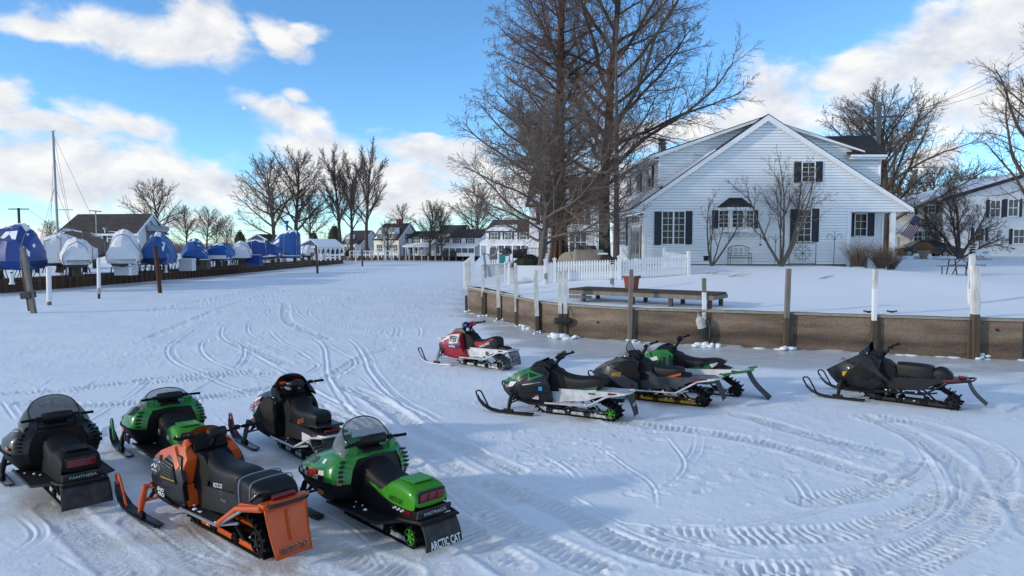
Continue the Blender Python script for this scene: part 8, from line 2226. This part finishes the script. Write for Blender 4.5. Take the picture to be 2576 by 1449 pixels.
# covered barrels and dark things at the corner
def simple(name, label, cat, u, v, parts, rz=0.0, hh=None):
 p = LP(u, v) if hh is None else G(u, v, hh)
 t = thing(name, label, cat, p, rz)
 for nm, mb, m, *k in parts: mb.build(nm, m, t, **(k[0] if k else {}))
 return t
B_ = dict(bevel=.05)
simple('covered_grill', 'tall grill under a dark cover at the dock edge', 'grill', 1241, 664, [('cover', MB().box((0, 0, .95), (.75, .6, 1.1), taper=.75), 'cover_grey', B_), ('leg', MB().bx(-.25, -.2, -.2, -.15, 0, .5), 'iron'), ('leg', MB().bx(.2, .25, -.2, -.15, 0, .5), 'iron'), ('leg', MB().bx(-.02, .03, .1, .15, 0, .5), 'iron')])
simple('kettle_grill', 'black kettle grill right of the dark covered one', 'grill', 1275, 660, [('bowl', MB().lathe([(.1, .55), (.42, .75), (.45, .95), (.35, 1.15), (.1, 1.25)], (0, 0, 0), 12), 'iron', dict(smooth=50)), ('leg', MB().tube([(-.3, 0, 0), (-.15, 0, .7)], .03, 5), 'iron'), ('leg', MB().tube([(.3, 0, 0), (.15, 0, .7)], .03, 5), 'iron')])
for u, lb in ((1300, 'black iron chair left of the deck stairs'), (1316, 'second black iron chair, nearer the deck stairs')):
 simple('patio_chair', lb, 'chair', u, 664, [('seat', MB().box((0, 0, .45), (.6, .6, .05)), 'iron'), ('backrest', MB().box((0, .28, .75), (.6, .05, .6)), 'iron'), ('leg', MB().bx(-.3, -.25, -.3, -.25, 0, .45), 'iron'), ('leg', MB().bx(.25, .3, -.3, -.25, 0, .45), 'iron'), ('leg', MB().bx(-.3, -.25, .25, .3, 0, .45), 'iron'), ('leg', MB().bx(.25, .3, .25, .3, 0, .45), 'iron')])
simple('cargo_sled', 'teal tarp hanging on a frame by the dock box', 'tarp', 1258, 690, [('frame', MB().tube([(-.5, 0, 0), (-.5, 0, 1.1), (.5, 0, 1.1), (.5, 0, 0)], .04, 5), 'post_grey'), ('tarp', MB().bx(-.05, .3, -.04, .04, .4, 1.08), 'teal')])
p = LP(1225, 700)
simple('bent_boat_rail', 'curled grey boat rails leaning on the corner posts', 'rail', 1222, 705, [('upper_curl', MB().tube([(0, 0, .5), (-.1, 0, 1.4), (.2, 0, 1.25), (.45, 0, 1.3), (.6, 0, 1.6)], .06, 6), 'metal_grey', dict(smooth=60)), ('lower_curl', MB().tube([(.0, 0, .1), (-.12, 0, .8), (.15, 0, .7), (.2, 0, .2)], .05, 6), 'metal_grey', dict(smooth=60))])
# row of white fence posts along the water edge going away
src = None
for i in range(16):
 f = i / 15; y = 35 + 26 * f ** 1.1; x = -2.2 - (y - 34) * .035 - .12
 z = WALL_H + .03
 if src is None: src = MB().box((0, 0, .62), (.10, .12, 1.3)).build('edge_post', 'pvc', None, bevel=.01); o = src
 else: o = inst(src, None)
 o.location = (x, y, z - .1); tag(o, ORD[i] + ' white post from the front in the row receding along the water edge', 'post', 'white posts receding along the water edge')
# clipped bush
p = LP(1330, 686); bush('clipped_bush', 'dense dark clipped evergreen bush under the spreading tree', p, 1.0, .95, 'evergreen', 2600, leaf=.05)
# covered patio things
t = simple('covered_hot_tub', 'tan fabric cover over a boxy patio piece', 'cover', 1480, 677, [('cover', MB().box((0, 0, .55), (1.7, 1.0, .9), taper=.85), 'cover_tan', dict(bevel=.08)), ('skirt', MB().box((0, 0, .15), (1.8, 1.1, .3)), 'cover_tan', dict(bevel=.03))])
simple('round_table_cover', 'cream round table top leaning upright on the patio', 'table', 1432, 676, [('disc', MB().prism([(math.cos(a * math.pi / 12) * .62, math.sin(a * math.pi / 12) * .62) for a in range(13)], lambda x, z: Vector((x, 0, z + .25)), lambda x, z: Vector((x, .10, z + .25))), 'cover_cream', dict(bevel=.01)), ('strut', MB().tube([(.05, .05, .2), (-.02, .1, .85)], .03, 5), 'iron')])
simple('patio_bench', 'long grey covered bench behind the picket fence', 'bench', 1455, 684, [('seat', MB().box((0, 0, .3), (2.6, .9, .22)), 'cover_tan', dict(bevel=.05)), ('base', MB().box((0, 0, .1), (2.4, .7, .2)), 'stone', dict(bevel=.02))])
simple('black_grill_cover', 'black covered grill left of the oak trunk', 'grill', 1475, 664, [('cover', MB().box((0, 0, .7), (1.5, .7, .8), taper=.7), 'black_paint', dict(bevel=.08)), ('foot', MB().box((0, 0, .2), (1.2, .5, .4)), 'black_paint', dict(bevel=.02))])
simple('brown_tarp_heap', 'brown tarp heap at the foot of the young tree', 'tarp', 1525, 680, [('tarp', MB().box((0, 0, .4), (1.3, .8, .8), taper=.35), 'cover_brown', dict(bevel=.12)), ('snow_lump', MB().box((-.2, -.1, .82), (.5, .4, .1)), 'snow_roof', dict(bevel=.05))])
# deck rail of the neighbour
t = thing('deck_railing', 'black metal railing around the neighbour deck behind the redwood', 'railing')
a, b = P(1322, 652, 52), P(1462, 650, 52)
z0 = P(1400, 655, 52).z; z1 = P(1400, 625, 52).z
src = None
for k in range(40):
 x = a.x + (b.x - a.x) * k / 39
 if src is None: src = MB().bx(-.012, .012, -.012, .012, z0, z1).build('baluster', 'iron', t); o = src
 else: o = inst(src, t)
 o.location = (x, 52, 0)
MB().bx(a.x, b.x, 51.97, 52.03, z1, z1 + .05).build('top_rail', 'iron', t); MB().bx(a.x, b.x, 51.98, 52.02, z0, z0 + .04).build('bottom_rail', 'iron', t)
MB().bx(a.x, b.x, 52, 57, z0 - .3, z0 - .05).build('deck_slab', 'stone', t)
# iron bench by the gable
p = P(1860, 676, 39.2); p.z = LH(p.x, p.y)
t = thing('garden_bench', 'ornate rust-brown iron bench against the gable wall', 'bench', p)
MB().box((0, 0, .44), (1.25, .45, .04)).build('seat', 'bronze', t, bevel=.01)
for x in (-.58, .58):
 for y in (-.2, .2): MB().tube([(x, y, 0), (x, y, .44 if y < 0 else 1.0)], .02, 5).build('leg', 'bronze', t)
 MB().tube([(x, .2, .68), (x, -.2, .66), (x, -.22, .44)], .02, 5).build('armrest', 'bronze', t)
MB().tube([(-.58, .2, .98), (-.3, .2, 1.08), (0, .2, 1.12), (.3, .2, 1.08), (.58, .2, .98)], .022, 5).build('top_rail', 'bronze', t); MB().tube([(-.58, .2, .55), (.58, .2, .55)], .016, 5).build('lower_rail', 'bronze', t)
def scroll(cx, cz, r, y, turns=1.6, sgn=1):
 return [(cx + sgn * math.cos(a) * r * (1 - a / (turns * 6.6)), y, cz + math.sin(a) * r * (1 - a / (turns * 6.6))) for a in np.linspace(0, turns * 6.28, 18)]
for cx in (-.42, -.14, .14, .42):
 for cz, sg in ((.67, 1), (.87, -1)): MB().tube(scroll(cx, cz, .11, .2, 1.3, sg), .011, 4).build('scroll', 'bronze', t)
# trellis panel
p = P(2018, 672, 39.6); p.z = LH(p.x, p.y)
t = thing('iron_trellis', 'black scrolled iron panel standing against the gable wall', 'trellis', p)
W, Hh = .74, 1.25
MB().tube([(-W, 0, 0), (-W, 0, Hh), (W, 0, Hh), (W, 0, 0)], .022, 5).build('frame', 'iron', t); MB().tube([(-W, 0, .12), (W, 0, .12)], .018, 5).build('lower_bar', 'iron', t)
for k in range(8):
 a = k * math.pi / 4; MB().tube([(0, 0, .68), (math.cos(a) * .55, 0, .68 + math.sin(a) * .5)], .013, 4).build('spoke', 'iron', t)
 MB().tube(scroll(math.cos(a + .39) * .42, .68 + math.sin(a + .39) * .38, .10, 0), .010, 4).build('scroll', 'iron', t)
MB().tube(scroll(-.3, Hh + .12, .16, 0), .014, 4).build('crest_scroll', 'iron', t); MB().tube(scroll(.3, Hh + .12, .16, 0, 1.6, -1), .014, 4).build('crest_scroll', 'iron', t); MB().lathe([(.02, Hh), (.05, Hh + .2), (.01, Hh + .38)], (0, 0, 0), 6).build('finial', 'iron', t)
# shepherd hooks
for u, vb, vt, lb in ((1949, 674, 588, 'black shepherd hook left of the lower right window'), (2097, 672, 582, 'black shepherd hook near the right corner of the gable')):
 p = P(u, vb, 39.3); p.z = LH(p.x, p.y) - .05; h = P(u, vt, 39.3).z - p.z
 t = thing('shepherd_hook', lb, 'garden hook', p, 0, 'shepherd hooks by the gable'); MB().tube([(0, 0, 0), (.02, 0, h)], .016, 5).build('stake', 'iron', t)
 for s in (1, -1): MB().tube([(.02, 0, h - .5), (s * .15, 0, h - .2), (s * .35, 0, h - .15), (s * .42, 0, h - .32), (s * .34, 0, h - .38)], .013, 4).build('hook_arm', 'iron', t)
p = P(1752 + 38, 651, 37.8)
t = thing('bird_feeder', 'small dark bird feeder hung in the leaning little tree', 'bird feeder', p + Vector((-.28, .05, .0))); MB().box((0, 0, 0), (.22, .18, .22)).build('box', 'metal_dark', t, bevel=.01); MB().box((0, 0, .13), (.28, .24, .05)).build('roof', 'metal_dark', t)
p = P(1913, 600, 38.9); t = thing('wind_chime', 'slim wind chime hanging before the gable', 'wind chime', p); MB().tube([(0, 0, .3), (0, 0, -.1)], .03, 6).build('tubes', 'metal_grey', t); MB().box((0, 0, -.35), (.1, .02, .1)).build('sail', 'iron', t); MB().tube([(0, 0, .35), (0, 0, -.32)], .006, 4).build('cord', 'iron', t)
# picnic table
p = LP(2418, 691); p.y += .0
t = thing('picnic_table', 'grey picnic table on the lawn behind the leaning service post', 'picnic table', p, R(-6))
for k in range(4): MB().box((0, -.33 + k * .22, .76), (2.4, .20, .045)).build('top_board', 'picnic', t, bevel=.006)
for s in (-1, 1):
 MB().box((-.62 if s < 0 else .62, s * .75, .45), (1.7, .26, .045)).build('bench_board', 'picnic', t, bevel=.006)
 for x in ((-1.2, -.1) if s < 0 else (1.2, .1)): MB().tube([(x, s * .62, .43), (x + (-.1 if x * s > 0 else .06), s * .85, 0)], .028, 6).build('bench_leg', 'iron', t)
 for x in (-.45, .45): MB().tube([(x, s * .28, .74), (x, s * .50, 0)], .03, 6).build('table_leg', 'iron', t)
for x in (-.45, .45): MB().tube([(x, 0, .40), (x + (.4 if x < 0 else -.4), 0, .74)], .02, 5).build('brace', 'iron', t)
# bollard cleats on the wall cap
for u, v, lb in ((2165, 783, 'black rope-wrapped cleat left of the white post on the wall cap'), (2222, 783, 'black cleat right of the white post on the wall cap')):
 g = G(u, v, WALL_H + .02); g.y -= .5
 t = thing('dock_cleat', lb, 'cleat', (g.x, g.y, WALL_H), 0, 'cleats on the wall cap'); MB().tube([(-.16, 0, .08), (-.05, 0, .06), (.05, 0, .06), (.16, 0, .08)], .022, 6).build('horn', 'iron', t); MB().box((0, 0, .03), (.10, .06, .07)).build('base', 'iron', t)
# shrubs by the porch
def twiggy(label, u, v, Y, r, h, n, seed):
 p = P(u, v, Y); p.z = LH(p.x, p.y) - .05; q = random.Random(seed); sg = []
 for k in range(n):
  a, e = q.uniform(0, 6.28), q.uniform(.15, .75); d = Vector((math.cos(a) * math.sin(e), math.sin(a) * math.sin(e), math.cos(e))); pt = Vector((q.gauss(0, .08), q.gauss(0, .08), 0)); L = h * q.uniform(.7, 1.1) / max(.6, math.cos(e)) * .9
  for j in range(4):
   nx = pt + (d + Vector((q.gauss(0, .16), q.gauss(0, .16), q.gauss(0, .08)))) * L / 4; sg.append((*pt, *nx, .011 - .002 * j, .009 - .002 * j)); pt = nx
   if j > 0: sg.append((*pt, *(pt + Vector((q.gauss(0, .16), q.gauss(0, .16), abs(q.gauss(0, .18))))), .005, .004))
 t = thing('twiggy_shrub', label, 'shrub', p, 0, 'bare shrubs in front of the porch'); v_, f_ = tubes(sg, 3); fastmesh('branches', v_, f_, 'shrub_twig', t, smooth=False)
 MB().lathe([(.25, 0), (.35, .08), (.1, .15)], (0, 0, 0), 8).build('snow_foot', 'snow', t, smooth=60)
twiggy('rounded brown shrub under the porch window', 2160, 664, 38.9, .8, 1.3, 190, 3); twiggy('taller brown shrub before the porch post', 2215, 662, 39.0, .8, 1.45, 190, 4); twiggy('loose grey shrub right of the porch post', 2243, 660, 39.4, .7, 1.2, 120, 5)
# twigs blown onto the lawn
rs = random.Random(8); sg = []
for u, v in ((1790, 692), (1830, 697), (1845, 694), (2060, 702), (2070, 700), (1775, 690)):
 p = LP(u, v)
 for k in range(3):
  a = rs.uniform(-.6, .6); sg.append((p.x, p.y, p.z + .02, p.x + math.cos(a) * rs.uniform(.3, .9), p.y + math.sin(a) * .4, p.z + rs.uniform(.03, .18), .007, .004))
v_, f_ = tubes(sg, 4); struct(fastmesh('fallen_twigs', v_, f_, 'twig', None, smooth=False), kind='stuff')

# ------------------------------------------------------------------ neighbour house, car, pole at the right
NY = 66.0
def nx(u, Y=NY): return (u - 1288) / FPX * Y
nh = thing('right_neighbour_house', 'white neighbour house with snowy roof and flag, right of the big house', 'house')
z0 = 1.9; ze = P(2300, 515, NY).z
x0, xc, x1 = nx(2205), nx(2385), nx(2760)
MB().bx(x0, xc, NY, NY + 8, z0, P(2300, 512, NY).z).build('front_wall', 'cream', nh)
GY = NY - 3.5
zg0 = P(2385, 515, GY).z
m = MB(); xs = nx(2372, GY); xe = nx(2780, GY); xr = nx(2600, GY)
m.prism([(xs, z0), (xe, z0), (xe, P(2700, 470, GY).z), (xr, P(2600, 432, GY).z), (xs, P(2385, 500, GY).z)], lambda a, b: Vector((a, GY, b)), lambda a, b: Vector((a, GY + .3, b))); m.build('gable_wall', 'white_wall', nh)
MB().tube([(xs - .3, GY - .15, P(2378, 503, GY).z), (xr, GY - .15, P(2600, 432, GY).z + .05), (xe, GY - .15, P(2700, 470, GY).z)], .16, 4).build('rake_trim', 'roof_dark', nh)
slab('roof', 'snow_roof', [(nx(2190), NY - .6, P(2190, 517, NY).z), (xc + .3, NY - .6, P(2390, 512, NY).z), (nx(2560, NY + 5), NY + 5, P(2560, 440, NY + 5).z), (nx(2330, NY + 5), NY + 5, P(2330, 480, NY + 5).z)], .2, nh)
slab('gable_roof', 'snow_roof', [(xs - .3, GY - .15, P(2378, 501, GY).z + .1), (xr, GY - .15, P(2600, 432, GY).z + .15), (xr, NY + 6, P(2600, 432, GY).z + .15), (xs - .3, NY + 6, P(2378, 501, GY).z + .1)], .15, nh)
slab('lower_roof', 'snow_roof', [(nx(2205), NY - 2.2, P(2300, 578, NY - 2.2).z), (nx(2372), NY - 2.2, P(2372, 574, NY - 2.2).z), (nx(2372), NY, P(2372, 555, NY).z), (nx(2205), NY, P(2300, 560, NY).z)], .2, nh)
def nwin(u0, u1, v0, v1, Y, sh=True):
 a, b = P(u0, v1, Y), P(u1, v0, Y); w = MB().bx(a.x, b.x, Y - .06, Y - .03, a.z, b.z).build('window', 'glass_far', nh); f = MB()
 for p0, p1, q0, q1 in ((a.x - .1, a.x, a.z - .1, b.z + .1), (b.x, b.x + .1, a.z - .1, b.z + .1), (a.x, b.x, b.z, b.z + .1), (a.x, b.x, a.z - .1, a.z), (a.x, b.x, (a.z + b.z) / 2 - .03, (a.z + b.z) / 2 + .03), ((a.x + b.x) / 2 - .02, (a.x + b.x) / 2 + .02, a.z, b.z)): f.bx(p0, p1, Y - .10, Y - .02, q0, q1)
 f.build('window_frame', 'trim', w)
 if sh:
  for x in (a.x - .38, b.x + .12): MB().bx(x, x + .26, Y - .09, Y - .02, a.z - .08, b.z + .08).build('shutter', 'shutter', nh)
nwin(2228, 2240, 525, 540, NY); nwin(2284, 2297, 520, 538, NY); nwin(2335, 2350, 515, 534, NY); nwin(2490, 2515, 505, 545, GY); nwin(2535, 2560, 503, 543, GY); nwin(2452, 2474, 575, 604, GY); nwin(2548, 2575, 578, 612, GY)
nwin(2298, 2318, 584, 607, NY - .3, False); nwin(2325, 2337, 582, 606, NY - .3, False)
MB().bx(nx(2283), nx(2294), NY - .1, NY - .02, z0, P(2290, 583, NY).z).build('door', 'grey_wall', nh); MB().lathe([(.9, 0), (.5, .5), (.1, .6)], Vector((nx(2318), NY - .3, P(2318, 581, NY).z)), 8).build('bay_roof', 'roof_dark', nh)
MB().bx(nx(2222), nx(2255), NY - .08, NY - .02, z0, P(2240, 596, NY).z).build('garage_door', 'white_wall', nh)
# wall flag
fo = P(2243, 601, 58)
t = thing('porch_flag', 'American flag on a slanted staff beside the porch post', 'flag', fo)
tip = P(2303, 540, 57.5) - fo
MB().tube([(0, 0, 0), tip], .03, 5).build('staff', 'metal_grey', t)
us_flag(t, tip * .98, (-.55, .1, -.85), (.75, 0, -.35), 1.75, 1.1, 0.05)
# car
cg = P(2320, 643, 60); cg.z = LH(cg.x, 60) - .05
car = thing('parked_car', 'dark blue fastback car parked behind the snowy bed', 'car', cg, R(172))
prof = [(2.3, .35), (2.32, .62), (2.15, .78), (1.35, .92), (.55, 1.36), (-.1, 1.46), (-.9, 1.42), (-1.9, 1.02), (-2.3, .88), (-2.34, .45), (-2.2, .3)]
yc = lambda a, b: .90 if b < .95 else .90 - .28 * (b - .95) / .5
hull('body', prof, yc, 'car_paint', car, .06)
for s in (1, -1):
 for nm, pl in (('side_window', [(1.10, .96), (.48, 1.30), (.05, 1.37), (.05, .95)]), ('side_window', [(-.02, .95), (-.02, 1.37), (-.75, 1.34), (-1.45, 1.08), (-1.35, .98)])): MB().prism(pl, lambda a, b: Vector((a, s * (yc(a, b) + .012), b)), lambda a, b: Vector((a, s * (yc(a, b) - .02), b))).build(nm, 'glass', car)
 for x in (1.42, -1.42):
  w = MB().lathe([(.20, -.10), (.33, -.10), (.34, .0), (.33, .10), (.20, .11)], (x, s * .86, .33), 18, 'Y').build('wheel', 'tyre', car, smooth=40); MB().lathe([(.21, -.09), (.21, .115), (.05, .13)], (x, s * .87, .33), 10, 'Y').build('rim', 'metal_grey', w)
 MB().box((2.22, s * .62, .68), (.12, .4, .12)).build('headlight', 'glass_far', car, bevel=.03); MB().box((-2.3, s * .6, .80), (.08, .45, .10)).build('tail_light', 'lamp_red', car, bevel=.02); MB().box((.75, s * 1.0, 1.0), (.15, .18, .12)).build('mirror', 'car_paint', car, bevel=.03)
MB().add([(1.30, .62, .945), (1.30, -.62, .945), (.55, -.52, 1.385), (.55, .52, 1.385)], [(0, 1, 2, 3)]).build('windscreen', 'glass', car)
# urn with flowers, snow bed, mailbox
p = LP(2325, 655); p = P(2323, 652, 53); p.z = LH(p.x, 53)
t = thing('stone_urn', 'stone urn with golden winter flowers before the car', 'planter', p); MB().lathe([(.28, 0), (.22, .12), (.30, .30), (.45, .62), (.48, .68)], (0, 0, 0), 12).build('urn', 'stone', t, smooth=40); MB().lathe([(.40, .66), (.62, .80), (.60, 1.02), (.35, 1.20), (.05, 1.25)], (0, 0, 0), 10).build('flowers', 'gold_flower', t)
rs = random.Random(5); m = MB()
for u in range(2262, 2400, 7):
 p = P(u, 650, 54); blob(m, (p.x, 54 + rs.uniform(-.4, .4), LH(p.x, 54) + .05), rs.uniform(.2, .42), .55, 9)
struct(m.build('snow_bed', 'snow', None, smooth=60), kind='stuff')
p = P(2470, 640, 50); p.z = LH(p.x, 50)
t = thing('house_sign', 'white house-number sign on a post right of the crabapple', 'sign', p); MB().box((0, 0, .55), (1.3, .06, .42)).build('board', 'trim', t, bevel=.08); MB().tube([(-.5, 0, -.1), (-.5, 0, .5)], .04, 5).build('post', 'trim', t); MB().tube([(.5, 0, -.1), (.5, 0, .5)], .04, 5).build('post', 'trim', t); text('8087', 'shutter', t, (.25, -.035, .55), (1, 0, 0), (0, 0, 1), .14, .4)
# utility pole with transformer behind the house, wires
p = P(2200, 640, 54)
t = thing('transformer_pole', 'wooden utility pole with transformer behind the house roof', 'utility pole', (p.x, 54, 1.5)); h = P(2200, 258, 54).z - 1.5
MB().tube([(0, 0, 0), (0, 0, h)], .17, 8).build('pole', 'post_grey', t, smooth=60); MB().box((-.1, 0, h - 1.1), (3.6, .12, .14), Matrix.Rotation(-.06, 4, 'Y')).build('crossarm', 'post_grey', t); MB().lathe([(.28, -.45), (.30, -.4), (.30, .45), (.2, .5)], (-.42, 0, h - 3.0), 10).build('transformer', 'metal_grey', t, smooth=40)
def wire(lb, a, b, sag):
 pts = [a.lerp(b, k / 10) - Vector((0, 0, sag * 4 * (k / 10) * (1 - k / 10))) for k in range(11)]
 tag(MB().tube(pts, .013, 4).build('overhead_wire', 'iron', None), lb, 'wire', 'overhead wires at the right')
top = Vector((p.x, 54, 1.5 + h))
for k, (u, v, lb) in enumerate(((2600, 122, 'topmost overhead wire running off the right edge'), (2600, 148, 'second overhead wire running off the right edge'), (2600, 185, 'third overhead wire running off the right edge'), (2600, 310, 'thick drooping cable running off the right edge'), (2600, 395, 'lowest cable crossing above the neighbour roof'))):
 q = P(u, v, 50); s_ = top + Vector((1.4 - .8 * k if k < 3 else 0, 0, (-1.1, -1.1, -1.1, -4.4, -6.2)[k])); wire(lb, s_, q, .5)
